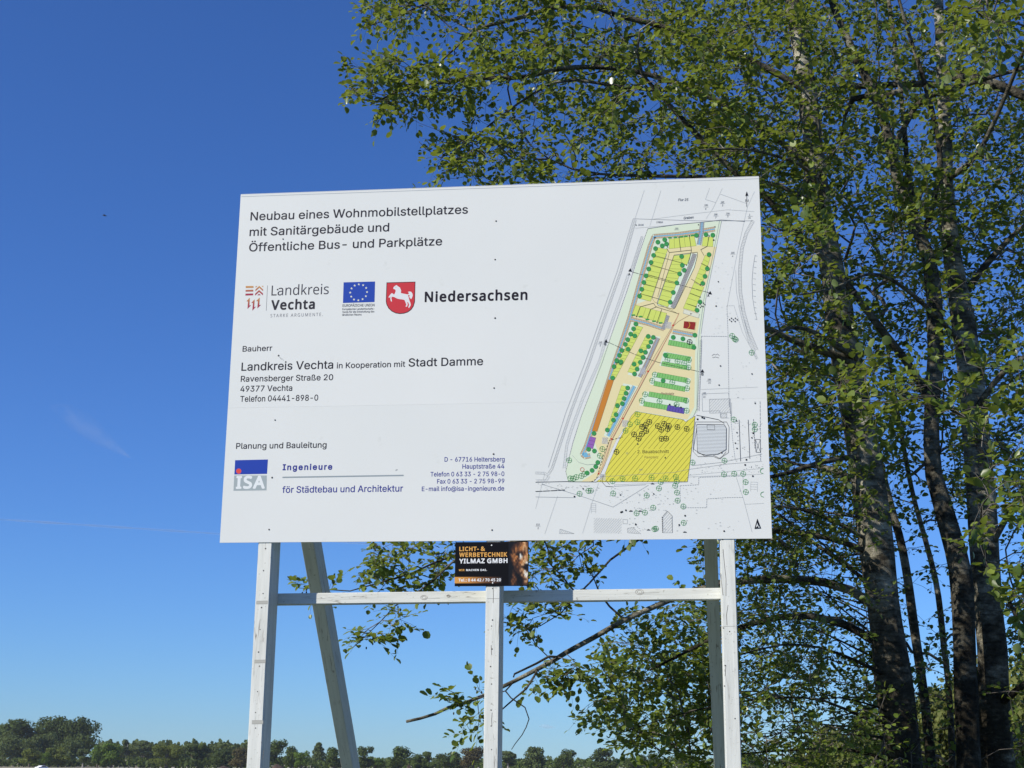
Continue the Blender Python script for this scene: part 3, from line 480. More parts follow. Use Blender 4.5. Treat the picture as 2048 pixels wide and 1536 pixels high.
GLYPHS['STRONG'] = (569, {
'I': (360, [[313,563,301,567,61,567,48,563,37,551,33,480,38,465,58,453,116,452,119,446,119,120,113,117,58,117,48,113,37,101,34,27,37,17,49,6,61,2,301,2,314,6,326,18,329,89,324,104,304,117,244,117,241,123,241,449,247,452,304,453,314,456,326,468,329,542,325,552]]),
'e': (464, [[178,436,131,415,116,404,87,376,59,333,42,283,37,243,37,191,42,153,59,101,85,62,135,19,200,-3,290,-3,352,21,391,55,410,79,422,110,417,136,397,151,347,163,331,163,312,151,300,130,285,116,257,106,231,106,204,114,185,125,168,148,162,168,414,174,426,185,429,198,427,276,419,307,397,358,364,397,338,417,266,442,214,442], [165,283,187,314,226,330,250,329,278,317,301,283,295,280,171,280]]),
'g': (485, [[416,434,340,437,330,434,314,419,297,430,250,442,173,437,121,411,84,377,61,341,39,272,37,196,41,158,56,113,82,72,128,31,176,11,247,7,312,24,307,-2,296,-18,254,-36,231,-39,202,-33,173,-16,147,14,135,18,116,15,70,-11,54,-33,56,-57,71,-79,119,-121,164,-140,202,-148,288,-146,338,-131,359,-119,407,-73,426,-28,432,15,432,410,428,423], [238,330,257,327,288,308,310,258,313,208,302,163,289,141,264,124,233,118,212,122,180,141,166,165,159,189,156,232,166,279,182,308,214,327]]),
'i': (227, [[147,438,76,437,58,425,53,413,53,27,62,12,78,3,150,3,167,15,172,27,172,413,165,427], [179,482,184,501,181,537,172,554,147,575,119,583,95,580,71,569,49,544,44,525,44,499,49,482,71,457,83,451,97,445,133,446,159,460]]),
'n': (470, [[404,7,414,18,417,30,417,275,412,320,400,358,376,394,342,423,294,440,228,440,170,420,144,438,80,438,68,433,58,423,55,411,55,30,60,15,80,3,144,2,157,6,168,18,175,277,184,301,201,318,223,328,244,329,263,325,278,315,293,292,298,258,298,30,301,18,313,6,323,3,392,3]]),
'r': (319, [[78,3,147,3,157,6,168,18,175,282,189,308,209,321,230,326,278,324,299,339,303,351,302,418,299,428,287,440,275,443,209,440,168,424,144,438,80,438,70,435,58,423,55,411,55,30,60,15]]),
'u': (470, [[68,433,58,422,55,410,55,144,58,117,70,82,93,46,130,15,170,0,249,0,299,19,325,2,392,2,404,7,414,17,417,29,417,410,412,425,392,438,325,438,313,434,301,422,295,163,288,141,275,126,256,115,232,109,201,117,189,126,177,148,172,184,172,410,168,422,157,434,147,438,80,438]]),
})
GLYPHS['ROUND'] = (573, {
'.': (215, [[86,-7,100,-10,127,-7,142,3,153,19,156,50,153,69,141,85,127,94,110,97,88,94,72,84,62,69,59,53,62,17,73,0]]),
'A': (512, [[228,575,224,573,214,550,3,2,74,2,143,176,362,177,367,176,372,169,435,4,443,1,507,1,509,5,507,12,291,569,285,575], [255,494,344,247,343,242,168,243,171,257,231,416]]),
'E': (446, [[396,2,398,57,394,63,151,64,151,266,380,268,384,274,384,324,382,328,378,330,152,331,150,502,151,507,156,508,394,508,398,514,397,571,80,571,80,3]]),
'G': (584, [[513,548,470,564,394,579,342,581,284,576,239,566,187,545,149,519,108,477,84,442,70,408,55,354,50,311,52,227,62,177,81,127,117,75,161,36,180,24,225,6,268,-5,299,-7,377,-7,425,-2,477,8,522,23,522,301,327,301,328,239,446,238,452,235,452,70,427,62,375,55,294,57,251,67,215,84,194,100,165,131,146,168,129,230,124,282,126,327,136,375,148,406,174,447,208,478,242,497,265,507,325,517,365,517,401,512,442,502,487,486,513,539]]),
'K': (496, [[492,2,489,10,262,324,476,559,483,571,409,572,401,570,154,294,150,300,150,569,144,572,80,571,80,3,144,1,150,5,150,219,166,237,209,271,409,4,416,1]]),
'L': (420, [[82,572,79,566,80,3,399,2,400,59,397,65,151,67,150,569,144,572]]),
'M': (727, [[649,571,549,572,543,569,363,105,356,116,185,571,80,571,80,2,139,1,145,5,145,362,139,497,142,499,325,14,330,2,335,1,387,1,392,6,577,493,582,498,579,426,579,5,585,1,649,3]]),
'N': (609, [[530,571,470,572,465,569,464,197,469,128,469,105,466,102,163,569,156,572,80,571,80,2,139,1,145,5,145,326,138,462,139,471,142,473,447,2,530,3]]),
'R': (499, [[80,571,80,3,144,1,150,5,151,235,259,237,266,233,401,2,482,2,483,7,332,255,336,259,385,285,409,306,426,331,440,366,444,409,441,450,430,481,418,505,395,531,366,548,351,555,304,567,249,572], [152,509,273,508,309,500,335,487,352,469,359,457,366,440,369,416,366,374,354,345,343,331,310,309,280,301,261,299,152,300]]),
'S': (440, [[45,17,91,3,153,-7,250,-5,310,13,345,33,377,66,396,106,401,142,398,194,379,235,357,260,329,280,293,299,207,334,152,366,138,379,128,397,123,411,121,435,123,456,135,480,164,504,195,514,214,517,272,514,310,507,364,488,386,542,384,551,331,568,279,579,241,581,198,579,169,573,129,559,98,540,69,508,54,475,49,447,49,413,57,377,69,351,95,319,131,294,272,233,303,212,319,192,324,180,330,158,330,142,325,116,315,97,301,82,272,65,241,57,217,55,153,57,103,67,43,85,42,25]]),
'T': (446, [[193,1,253,1,259,5,259,505,265,508,434,508,438,514,438,566,434,572,15,572,9,569,9,514,13,508,182,508,187,505,188,7,189,3]]),
'U': (586, [[512,570,448,572,442,568,442,199,437,158,427,127,409,99,377,72,341,60,303,55,255,57,212,71,181,93,160,125,147,166,145,192,144,568,139,572,74,570,73,189,78,147,96,94,122,58,172,18,224,-2,272,-7,320,-7,374,3,415,20,442,37,468,63,484,87,506,142,513,199]]),
'a': (450, [[384,1,385,294,381,339,366,377,344,405,322,418,282,433,258,436,199,436,160,429,113,414,87,401,86,397,103,354,108,349,144,364,196,379,241,379,263,376,277,368,293,358,311,327,316,266,313,260,294,257,239,257,175,250,125,237,82,214,58,189,40,149,38,127,40,82,56,46,75,24,103,6,153,-7,203,-7,232,-2,260,10,284,26,318,61,321,58,335,1], [313,208,314,156,311,132,294,96,265,70,222,53,175,50,158,53,134,65,117,85,110,118,117,151,141,183,175,197,210,205,277,210]]),
'd': (493, [[422,609,361,610,355,606,355,420,358,376,353,376,322,407,301,421,265,433,218,438,168,430,129,413,94,382,67,339,48,268,45,194,50,144,65,92,84,61,94,46,132,15,172,-2,206,-7,249,-7,280,1,306,13,322,24,356,56,370,1,420,0,426,4,426,604], [222,379,277,373,303,361,327,338,344,301,355,239,352,154,342,116,330,92,311,72,294,63,272,55,234,50,191,58,165,72,145,94,129,127,119,170,116,208,119,254,126,287,146,335,168,359,194,373]]),
'e': (452, [[280,433,237,438,201,436,165,426,131,408,105,387,77,349,58,306,48,263,45,242,48,163,55,127,70,92,90,61,120,32,146,15,175,3,208,-5,289,-7,325,-2,368,10,392,23,393,75,389,80,330,60,282,53,222,55,184,68,153,92,134,120,122,156,117,199,120,202,411,204,412,247,407,297,390,347,364,385,332,412], [120,259,124,289,131,311,155,349,172,364,199,376,232,380,268,376,289,366,312,347,328,318,335,289,338,263,337,259,332,257]]),
'i': (207, [[72,1,134,1,139,5,140,424,136,429,74,430,68,426,68,7], [105,501,119,504,134,513,141,526,144,552,141,566,132,581,119,588,103,591,87,588,72,577,64,557,64,538,67,525,76,512,89,504]]),
'k': (428, [[73,610,69,605,70,3,137,3,138,155,154,172,187,198,335,2,416,2,416,8,237,245,267,281,390,409,404,428,325,428,203,300,148,233,137,224,138,607,132,610]]),
'n': (496, [[429,2,431,283,429,314,414,369,392,400,361,422,323,434,249,437,223,431,189,417,166,401,139,373,134,378,125,428,71,428,70,3,132,1,138,5,141,266,151,307,165,335,192,362,225,375,266,379,308,372,327,360,337,352,354,321,362,269,362,5,368,1]]),
'r': (331, [[73,1,132,1,138,5,138,233,141,259,148,288,163,316,189,346,220,365,244,372,263,374,308,370,312,376,318,433,299,437,249,437,216,426,187,410,170,395,137,353,134,355,131,371,125,428,70,428,69,7]]),
's': (384, [[45,18,84,3,136,-7,226,-5,272,8,303,25,326,48,344,82,348,118,344,151,331,178,314,197,291,214,253,233,167,267,129,289,116,301,109,327,114,349,129,364,172,379,198,381,229,379,314,355,336,401,336,410,303,423,245,436,214,438,162,436,114,423,91,411,60,383,45,354,42,313,45,292,63,258,100,229,213,180,255,157,272,139,280,113,274,87,257,68,222,53,150,50,103,60,43,81,42,25]]),
})
GLYPHS['HEAVY'] = (633, {
'N': (669, [[577,7,587,18,590,30,590,604,585,618,575,627,565,631,491,631,479,626,467,608,465,238,440,270,217,617,206,627,196,631,108,631,93,626,83,615,80,604,80,30,85,15,95,6,105,3,179,3,191,7,203,25,203,398,208,394,453,14,462,6,472,3,562,2]]),
'V': (541, [[230,3,311,3,323,7,337,26,537,589,535,615,523,628,511,631,430,631,420,627,408,615,270,227,133,613,118,627,106,631,27,631,17,627,6,615,3,594,15,556,205,23,218,7]]),
'a': (510, [[431,6,441,17,444,29,444,331,439,379,423,422,389,460,367,475,319,491,295,494,207,492,171,484,129,470,100,456,90,446,87,422,108,367,121,352,145,350,188,367,233,380,281,378,301,367,310,353,315,319,310,316,264,316,210,311,155,298,100,272,65,238,47,205,39,165,42,105,60,61,89,29,107,16,119,9,160,-3,238,-6,267,-1,300,12,331,31,339,15,357,2,419,2], [314,209,313,174,304,150,290,133,269,119,245,111,212,109,183,119,173,129,170,146,173,165,181,180,190,189,212,198,248,206]]),
'c': (445, [[402,470,367,484,321,494,267,497,217,491,162,472,130,453,97,419,76,388,57,341,47,281,47,203,56,148,72,105,91,76,131,35,155,19,210,-1,250,-6,310,-6,341,-1,374,9,395,19,408,31,411,43,411,112,407,122,398,132,376,137,326,119,274,112,241,116,221,125,205,138,188,169,178,212,177,243,178,277,188,319,205,350,219,363,241,372,276,378,307,373,357,359,374,359,389,369,396,379,415,434,412,460]]),
'd': (553, [[469,665,457,668,381,668,371,665,359,653,356,641,355,473,314,489,267,497,241,497,191,489,145,470,107,437,97,427,71,384,52,324,49,305,46,217,51,167,69,107,88,77,106,53,148,19,193,0,231,-6,286,-6,324,5,367,26,383,6,395,2,460,2,470,5,481,17,485,29,485,641,481,653], [262,380,298,375,319,365,332,353,346,322,356,265,354,191,344,155,334,136,324,126,298,114,281,111,238,114,212,126,200,141,188,167,178,207,178,277,185,312,199,346,214,363,229,372]]),
'e': (512, [[224,494,181,482,147,465,108,431,88,405,71,377,57,336,49,300,46,207,57,150,73,107,94,77,135,36,162,19,210,2,248,-6,329,-6,391,7,436,24,448,35,451,48,451,115,448,125,436,136,414,139,369,124,324,114,302,111,260,114,221,129,206,141,190,165,180,196,183,204,445,204,460,211,467,219,470,229,470,284,465,336,447,388,420,429,374,470,319,491,274,497], [186,319,193,338,214,366,252,380,288,377,313,365,327,343,334,322,333,317,329,316,191,316]]),
'h': (556, [[86,666,74,654,71,642,71,30,74,18,85,6,98,2,172,3,182,6,194,18,197,30,197,249,199,289,207,323,221,351,234,364,262,376,298,379,326,373,344,363,359,332,363,292,363,30,367,18,378,6,388,3,462,2,474,6,486,17,490,30,490,320,485,368,470,413,449,442,431,459,403,478,353,493,279,495,241,487,198,471,197,642,194,654,182,665,172,669,98,669]]),
'i': (267, [[95,3,176,3,193,15,198,27,198,463,191,477,183,485,173,488,92,487,75,475,70,463,70,27,78,12], [104,508,140,502,164,508,180,519,198,542,203,563,200,604,189,625,164,644,140,650,104,645,79,625,70,611,65,594,66,556,79,527]]),
'n': (556, [[476,7,486,18,490,30,489,323,485,368,470,413,447,446,405,478,360,492,336,495,272,495,248,490,218,480,188,462,172,483,160,488,96,488,84,483,74,473,71,461,71,30,75,15,85,6,96,3,169,2,182,6,194,18,197,30,197,249,199,289,207,320,221,351,235,365,262,376,298,379,326,373,344,363,359,332,363,292,363,30,367,18,378,6,388,3,465,3]]),
'r': (391, [[93,3,172,3,182,6,194,18,197,30,197,254,199,282,207,308,219,332,231,348,264,368,284,374,343,369,353,373,363,382,370,399,378,465,374,478,362,490,338,495,272,495,226,480,188,453,180,475,170,485,160,488,96,488,85,485,74,473,71,461,71,30,75,15]]),
's': (444, [[59,23,106,5,159,-6,264,-3,316,12,347,28,383,64,402,105,408,146,402,188,387,222,361,251,335,270,187,335,173,346,169,360,175,369,194,377,249,380,294,370,340,354,359,357,374,374,398,434,395,453,383,465,340,482,283,494,252,497,185,494,130,479,102,465,64,427,46,388,43,336,49,307,66,276,92,249,116,233,256,170,275,156,279,141,276,129,268,121,247,112,221,109,187,109,161,114,78,142,59,139,47,127,43,115,43,46,47,35]]),
't': (349, [[312,7,325,19,329,31,329,91,325,103,315,112,304,116,288,116,252,109,228,112,216,119,206,136,203,157,203,372,207,377,300,378,314,383,324,393,327,403,326,465,314,482,302,487,205,488,203,562,198,574,188,584,178,587,126,587,116,582,106,572,81,490,32,467,19,453,15,443,15,403,20,391,38,378,71,377,75,374,75,146,80,100,99,55,128,23,154,7,202,-6,259,-6]]),
})
GLYPHS['BLACK'] = (645, {
'&': (659, [[646,13,655,37,648,59,554,152,591,223,610,275,622,321,613,344,583,358,516,357,495,350,480,330,472,297,452,253,363,337,424,398,438,423,451,461,451,530,436,571,422,592,403,613,363,637,295,653,226,647,188,635,150,612,116,571,104,542,96,494,99,463,109,428,147,363,80,302,59,263,44,206,44,168,52,125,68,85,82,66,104,41,133,22,157,11,209,-4,293,-7,338,1,383,15,452,54,504,9,526,0,619,0], [354,152,333,139,300,129,259,127,228,132,207,144,192,166,189,185,192,213,204,234,240,263], [266,434,242,468,237,492,240,504,259,521,295,521,307,512,312,499,310,475,284,444]]),
'-': (330, [[36,293,33,222,42,200,58,188,261,185,283,193,295,210,297,281,289,303,273,315,70,318,48,310]]),
'.': (287, [[86,9,110,-5,155,-10,194,5,209,20,223,44,228,91,220,122,198,149,174,163,139,169,113,163,80,144,64,117,59,67,65,40]]),
'/': (370, [[29,7,46,1,113,1,135,10,147,26,359,593,359,619,341,639,325,644,258,644,234,634,222,614,12,52,12,26]]),
'0': (531, [[244,-7,306,-4,342,6,375,20,417,54,440,85,466,140,481,197,491,283,491,366,483,430,466,499,442,552,424,580,377,621,316,647,277,653,223,650,175,635,134,611,105,583,74,530,60,492,41,378,41,271,48,211,63,152,86,97,105,68,144,30,182,8], [263,124,237,130,222,140,203,168,191,209,184,256,181,330,186,406,203,478,223,507,239,516,266,521,292,516,306,507,325,480,338,442,345,397,348,287,338,202,323,161,296,132]]),
'2': (531, [[55,9,79,1,450,1,474,9,484,21,490,38,490,100,482,121,469,132,450,137,252,138,361,250,417,318,446,371,460,417,466,469,460,510,446,548,415,594,369,627,305,649,222,651,143,629,79,593,52,567,47,548,57,521,89,482,105,471,119,468,134,471,198,510,224,518,260,520,289,515,303,506,318,486,321,467,321,443,310,405,286,366,241,313,48,117,40,95,40,38,48,17]]),
'4': (531, [[405,643,322,646,305,641,292,631,31,257,18,229,21,155,30,141,43,133,290,129,295,26,307,10,329,1,393,1,417,11,430,38,431,128,489,133,505,145,513,167,513,229,504,252,476,265,436,266,430,269,430,610,422,632], [291,404,291,267,195,266,200,279]]),
'5': (531, [[424,638,405,643,124,643,105,638,93,628,85,606,64,342,71,318,103,294,134,281,203,291,262,291,298,283,320,269,332,254,340,228,340,199,332,168,320,150,297,135,270,127,220,124,170,131,91,160,67,152,57,140,52,121,52,59,60,37,67,30,103,13,160,-2,196,-7,286,-4,332,6,372,22,410,48,451,94,472,140,483,180,485,223,475,285,451,336,417,372,372,400,308,419,209,423,217,509,408,510,433,521,444,547,444,606,437,628]]),
'7': (531, [[135,4,223,1,245,9,253,17,488,541,491,607,483,629,476,636,452,644,76,644,57,639,44,629,37,607,37,545,45,523,62,511,316,508,322,505,113,52,113,26,121,13]]),
':': (287, [[86,9,110,-5,155,-10,194,5,209,20,223,44,228,91,220,122,198,149,174,163,139,169,113,163,80,144,64,117,59,67,65,40], [84,354,113,338,153,333,189,345,209,363,223,386,228,436,220,465,201,492,177,506,144,514,110,506,78,484,64,460,59,410,64,386]]),
'A': (584, [[260,646,237,638,226,621,4,52,4,26,16,10,38,1,121,4,135,12,143,25,202,176,374,177,381,174,438,29,450,11,474,1,557,4,571,13,579,26,579,52,362,612,351,633,336,643], [293,415,329,314,257,313,254,319]]),
'B': (593, [[95,636,84,624,79,605,79,41,87,17,95,9,116,1,340,1,368,4,433,21,483,50,514,83,531,114,543,148,550,200,545,243,528,288,505,319,478,343,507,379,529,441,531,467,527,505,521,526,500,569,464,604,447,612,404,629,342,642,118,644], [223,134,223,267,342,265,378,253,393,238,400,217,398,186,393,169,371,145,337,135,306,132], [223,509,323,508,371,493,380,483,384,467,376,426,366,414,337,404,223,402]]),
'C': (579, [[516,23,531,52,531,109,526,128,516,140,487,148,399,129,323,129,289,139,247,167,227,192,206,244,198,290,198,347,206,397,220,435,243,471,267,492,289,504,323,515,378,517,423,509,487,486,501,489,519,502,547,561,552,583,545,604,513,623,470,638,408,650,354,653,285,645,230,628,180,602,129,559,98,516,70,454,53,385,50,290,55,247,79,159,106,109,150,59,182,34,232,11,292,-4,418,-4,478,8]]),
'D': (657, [[94,10,118,1,304,1,349,6,416,23,464,45,497,66,537,104,571,157,595,221,605,267,607,302,605,386,590,450,564,507,543,538,500,581,456,608,416,624,345,642,118,644,103,641,87,629,79,605,79,41,83,25], [223,136,222,507,228,511,299,511,371,496,405,476,424,457,440,431,452,400,460,350,460,312,455,264,440,219,414,182,375,154,311,137]]),
'E': (518, [[95,9,118,1,430,1,449,7,462,17,469,38,469,98,462,119,449,129,430,135,228,135,222,141,223,267,418,268,446,281,455,307,452,376,443,391,430,398,223,402,222,505,228,508,430,508,454,516,464,529,470,548,469,607,462,629,454,636,430,644,118,644,99,639,87,629,79,605,79,41,84,21]]),
'G': (656, [[582,31,595,61,595,335,592,350,581,366,556,374,366,374,347,369,334,359,326,337,326,278,337,250,363,239,447,238,452,235,452,137,449,132,432,129,332,129,299,137,273,149,251,165,230,189,215,216,200,268,195,321,198,361,215,423,238,461,265,485,313,509,363,517,435,512,523,484,537,487,554,499,583,563,588,583,580,605,558,619,478,643,375,653,318,648,263,635,206,612,165,585,117,537,91,499,68,444,53,380,50,287,62,213,82,156,111,106,154,60,189,34,235,13,301,-4,416,-7,463,-2,525,11]]),
'H': (666, [[571,10,583,25,586,41,586,605,578,629,549,644,483,644,464,639,451,629,443,605,442,402,228,401,222,407,222,607,214,629,206,636,185,644,116,644,94,636,83,620,79,605,79,41,87,16,116,1,183,1,202,7,214,17,222,41,223,267,437,268,443,262,443,41,449,21,459,9,480,1,549,1]]),
'I': (344, [[58,641,45,633,36,619,33,605,36,555,49,538,94,524,100,517,100,126,96,120,56,110,41,98,33,76,36,26,48,10,70,1,285,4,298,12,306,26,310,41,306,88,292,108,246,120,243,126,243,517,248,524,285,533,302,545,309,567,306,619,295,636,273,644]]),
'K': (568, [[554,11,567,38,559,60,344,355,353,369,549,585,557,607,549,629,534,641,518,644,440,644,418,636,225,423,222,429,222,607,214,629,206,636,185,644,116,644,94,636,83,620,79,605,79,41,87,16,116,1,183,1,202,7,214,17,222,41,222,241,237,255,425,10,447,1,528,1]]),
'L': (492, [[104,641,87,629,79,605,79,41,87,17,99,7,118,1,433,1,456,9,467,21,472,41,472,100,464,121,456,129,433,137,223,139,222,607,214,629,197,641,183,644]]),
'M': (799, [[709,634,685,644,583,644,553,631,399,240,248,631,218,644,116,644,90,632,79,605,79,41,91,12,116,1,180,1,202,10,214,26,218,323,337,16,366,1,425,1,447,9,462,31,578,330,582,26,594,10,616,1,685,1,711,13,722,41,722,605]]),
'N': (681, [[590,634,566,644,502,644,479,636,468,619,464,266,222,633,197,644,118,644,89,631,79,605,79,41,92,11,116,1,180,1,202,10,214,26,216,381,458,12,483,1,564,1,593,14,603,41,603,605]]),
'R': (571, [[95,636,84,624,79,605,79,41,87,16,103,5,118,1,185,1,212,14,222,41,222,233,228,237,275,237,282,233,414,11,440,1,521,1,543,10,555,26,557,38,554,51,419,276,473,321,495,355,512,402,517,445,512,488,505,517,483,563,454,594,423,612,399,624,342,639,287,644,118,644], [223,509,306,508,349,494,364,476,370,450,366,414,352,390,314,373,223,371]]),
'S': (512, [[60,25,103,8,165,-4,289,-4,367,20,403,41,441,80,465,130,473,175,471,230,449,285,416,323,386,345,219,423,198,444,193,471,195,485,208,503,231,514,250,517,320,512,396,489,424,496,437,513,459,578,456,597,443,614,396,633,346,645,279,653,231,650,170,635,143,624,112,605,76,566,57,525,49,483,52,433,62,394,76,366,110,327,146,301,306,228,326,206,330,180,325,159,312,144,286,132,253,127,165,134,79,160,58,152,50,144,42,123,42,59,50,35]]),
'T': (518, [[225,1,306,4,322,16,331,38,331,505,337,508,472,509,496,518,509,545,509,607,501,629,484,641,49,644,25,636,12,619,9,545,17,524,25,516,46,509,182,508,188,505,188,38,199,13]]),
'W': (818, [[798,629,791,636,769,644,700,644,676,636,666,626,576,292,484,598,475,624,464,636,443,644,369,644,348,636,340,629,238,297,151,626,141,636,119,644,48,644,23,633,14,619,12,600,162,31,172,13,198,1,267,1,286,7,298,17,407,373,516,19,526,9,548,1,619,1,644,12,658,43,805,600]]),
'Y': (526, [[298,1,323,12,334,38,335,250,510,571,524,605,522,619,510,636,488,644,412,644,388,634,262,406,139,633,114,644,26,641,13,633,4,619,4,593,192,245,195,26,206,10,226,2]]),
'Z': (531, [[476,636,452,644,81,644,61,639,49,629,41,607,41,545,49,524,61,514,81,508,292,508,299,505,37,110,32,93,32,38,40,17,47,9,71,1,459,1,478,7,491,17,498,38,498,100,490,122,473,134,231,137,224,141,486,536,491,552,491,607,483,629]]),
'e': (524, [[235,507,189,495,146,473,112,444,72,385,58,347,45,283,45,216,58,152,77,106,99,74,135,39,199,6,258,-7,327,-7,363,-2,416,13,449,27,461,44,464,116,451,143,425,153,335,127,261,127,235,137,214,154,201,174,193,199,199,203,444,203,469,211,483,240,483,285,479,335,461,390,429,442,382,481,318,505,275,510], [200,333,211,352,227,369,254,379,285,379,311,369,328,347,332,333,325,329,206,329]]),
'l': (279, [[106,1,185,4,202,16,210,38,210,645,198,671,173,682,94,679,78,667,70,645,70,38,80,13]]),
})

# ------------------------------------------------------------------ beams and boxes
def box_mesh(name, sx, sy, sz, bev=0.0, mat=None):
    bm = bmesh.new()
    bmesh.ops.create_cube(bm, size=1.0)
    for v in bm.verts:
        v.co = Vector((v.co.x * sx, v.co.y * sy, v.co.z * sz))
    if bev:
        bmesh.ops.bevel(bm, geom=list(bm.edges), offset=bev, segments=2, affect='EDGES', clamp_overlap=True)
    me = bpy.data.meshes.new(name)
    bm.to_mesh(me)
    bm.free()
    if mat:
        me.materials.append(mat)
    return me

def beam(name, sx, sy, length, center, parent, rot=(0, 0, 0), mat=None, bev=0.004):
    o = bpy.data.objects.new(name, box_mesh(name, sx, sy, length, bev, mat or M_WOOD))
    link(o, parent)
    o.location = Vector(center) - Vector(parent.location)
    o.rotation_euler = rot
    return o

ZB = 1.60 + 1.158                                  # lower edge of the board
ZT = ZB + 2.0498
XL, XR_ = -1.5, 1.5
board = empty('billboard', (0, 0, 0), 'large white construction notice board on white timber posts, with colour site plan and project text', 'sign board')
z_seam = float(at(700, 812, 0)[2])
for (z0, z1) in ((ZB, z_seam - 0.0001), (z_seam + 0.0001, ZT)):
    beam('panel', 3.0, 0.004, z1 - z0, (0, -0.002, (z0 + z1) / 2), board, mat=M_PANEL, bev=0.00015)
beam('edge_profile', 3.0, 0.016, 0.004, (0, 0.0045, ZT + 0.0022), board, mat=M_ALU, bev=0.0008)
PW, PD = 0.078, 0.172
post_x = (-1.244, 0.0185, 1.2665)
for x in post_x:
    beam('post', PW, PD, ZT - 0.05, (x, PD / 2 + 0.0002, (ZT - 0.05) / 2), board)
bx0, bx1 = -1.244 - PW / 2 + 0.01, 1.2665 + PW / 2 - 0.01
beam('crossbar', 0.062, 0.060, bx1 - bx0, ((bx0 + bx1) / 2, PD + 0.0315, 2.479), board, rot=(0, R(90) - 0.0088, 0))
for z in (ZB + 0.35, ZT - 0.3):
    beam('crossbar', 0.062, 0.060, bx1 - bx0, ((bx0 + bx1) / 2, PD + 0.0315, z), board, rot=(0, R(90), 0))
def brace(x0, x1):
    """slanted rear prop from the back of a post down to the ground, x running from x0 at the top to x1 at the foot"""
    c0 = Vector((x0, PD + 0.002, 3.79 - PD)); c1 = Vector((x1, 3.79, 0.0))
    t = (c1 - c0).normalized()
    n = Vector((0, 1, 1)); n = (n - t * n.dot(t)).normalized()
    xx = n.cross(t)
    ln = (c1 - c0).length - 0.12
    c = (c0 + c1) / 2 + n * (PD / 2) + t * 0.06
    o = bpy.data.objects.new('brace', box_mesh('brace', PW, PD, ln, 0.004, M_WOOD))
    link(o, board)
    o.matrix_basis = Matrix(((xx[0], n[0], t[0], c[0]), (xx[1], n[1], t[1], c[1]), (xx[2], n[2], t[2], c[2]), (0, 0, 0, 1)))
brace(post_x[0], post_x[0])
brace(1.166, 1.322)

# nail and screw heads: small shallow domes
def dome_mesh(name, r, h, mat):
    vs_, fs = [], []
    n = 8
    for k, (rr, hh) in enumerate(((1, 0), (0.85, 0.6), (0.4, 1.0))):
        for i in range(n):
            a = 2 * math.pi * i / n
            vs_.append((math.cos(a) * r * rr, -h * hh, math.sin(a) * r * rr))
    for k in range(2):
        for i in range(n):
            j = (i + 1) % n
            fs.append((k * n + i, k * n + j, (k + 1) * n + j, (k + 1) * n + i))
    fs.append(tuple(2 * n + i for i in range(n)))
    me = bpy.data.meshes.new(name)
    me.from_pydata(vs_, [], fs)
    me.materials.append(mat)
    return me
sm = dome_mesh('screw', 0.0058, 0.003, M_SCREW)
def place_small(name, me, px, py, Y, parent, dy=0.0, s=1.0):
    o = bpy.data.objects.new(name, me)
    link(o, parent)
    p = at(px, py, Y)
    o.location = Vector((p[0], Y - dy, p[2])) - Vector(parent.location)
    o.scale = (s, 1, s)
    return o
for (x, y) in [(992, 442), (990, 519), (990, 636), (988, 776), (987, 908), (984, 1060), (538, 1059), (544, 955), (550, 840), (557, 711),
               (566, 478), (555, 579), (1448, 1062), (1443, 905), (1438, 770), (1432, 612), (1427, 480)]:
    place_small('screw', sm, x, y, -0.004, board, 0.0003, random.uniform(0.75, 1.05))
nail = dome_mesh('nail', 0.0042, 0.0015, M_SCREW)
for (x, y) in [(531, 1097), (527, 1141), (526, 1187), (523, 1215), (520, 1259), (517, 1304), (519, 1332), (515, 1383), (511, 1425), (511, 1456),
               (985, 1240), (983, 1252), (984, 1298), (981, 1333), (983, 1368), (982, 1420), (982, 1452), (983, 1499), (985, 1177),
               (1445, 1079), (1447, 1256), (1459, 1263), (1450, 1331), (1470, 1437), (1449, 1372)]:
    place_small('nail', nail, x, y, 0.0, board, -0.0001, random.uniform(0.7, 1.1))

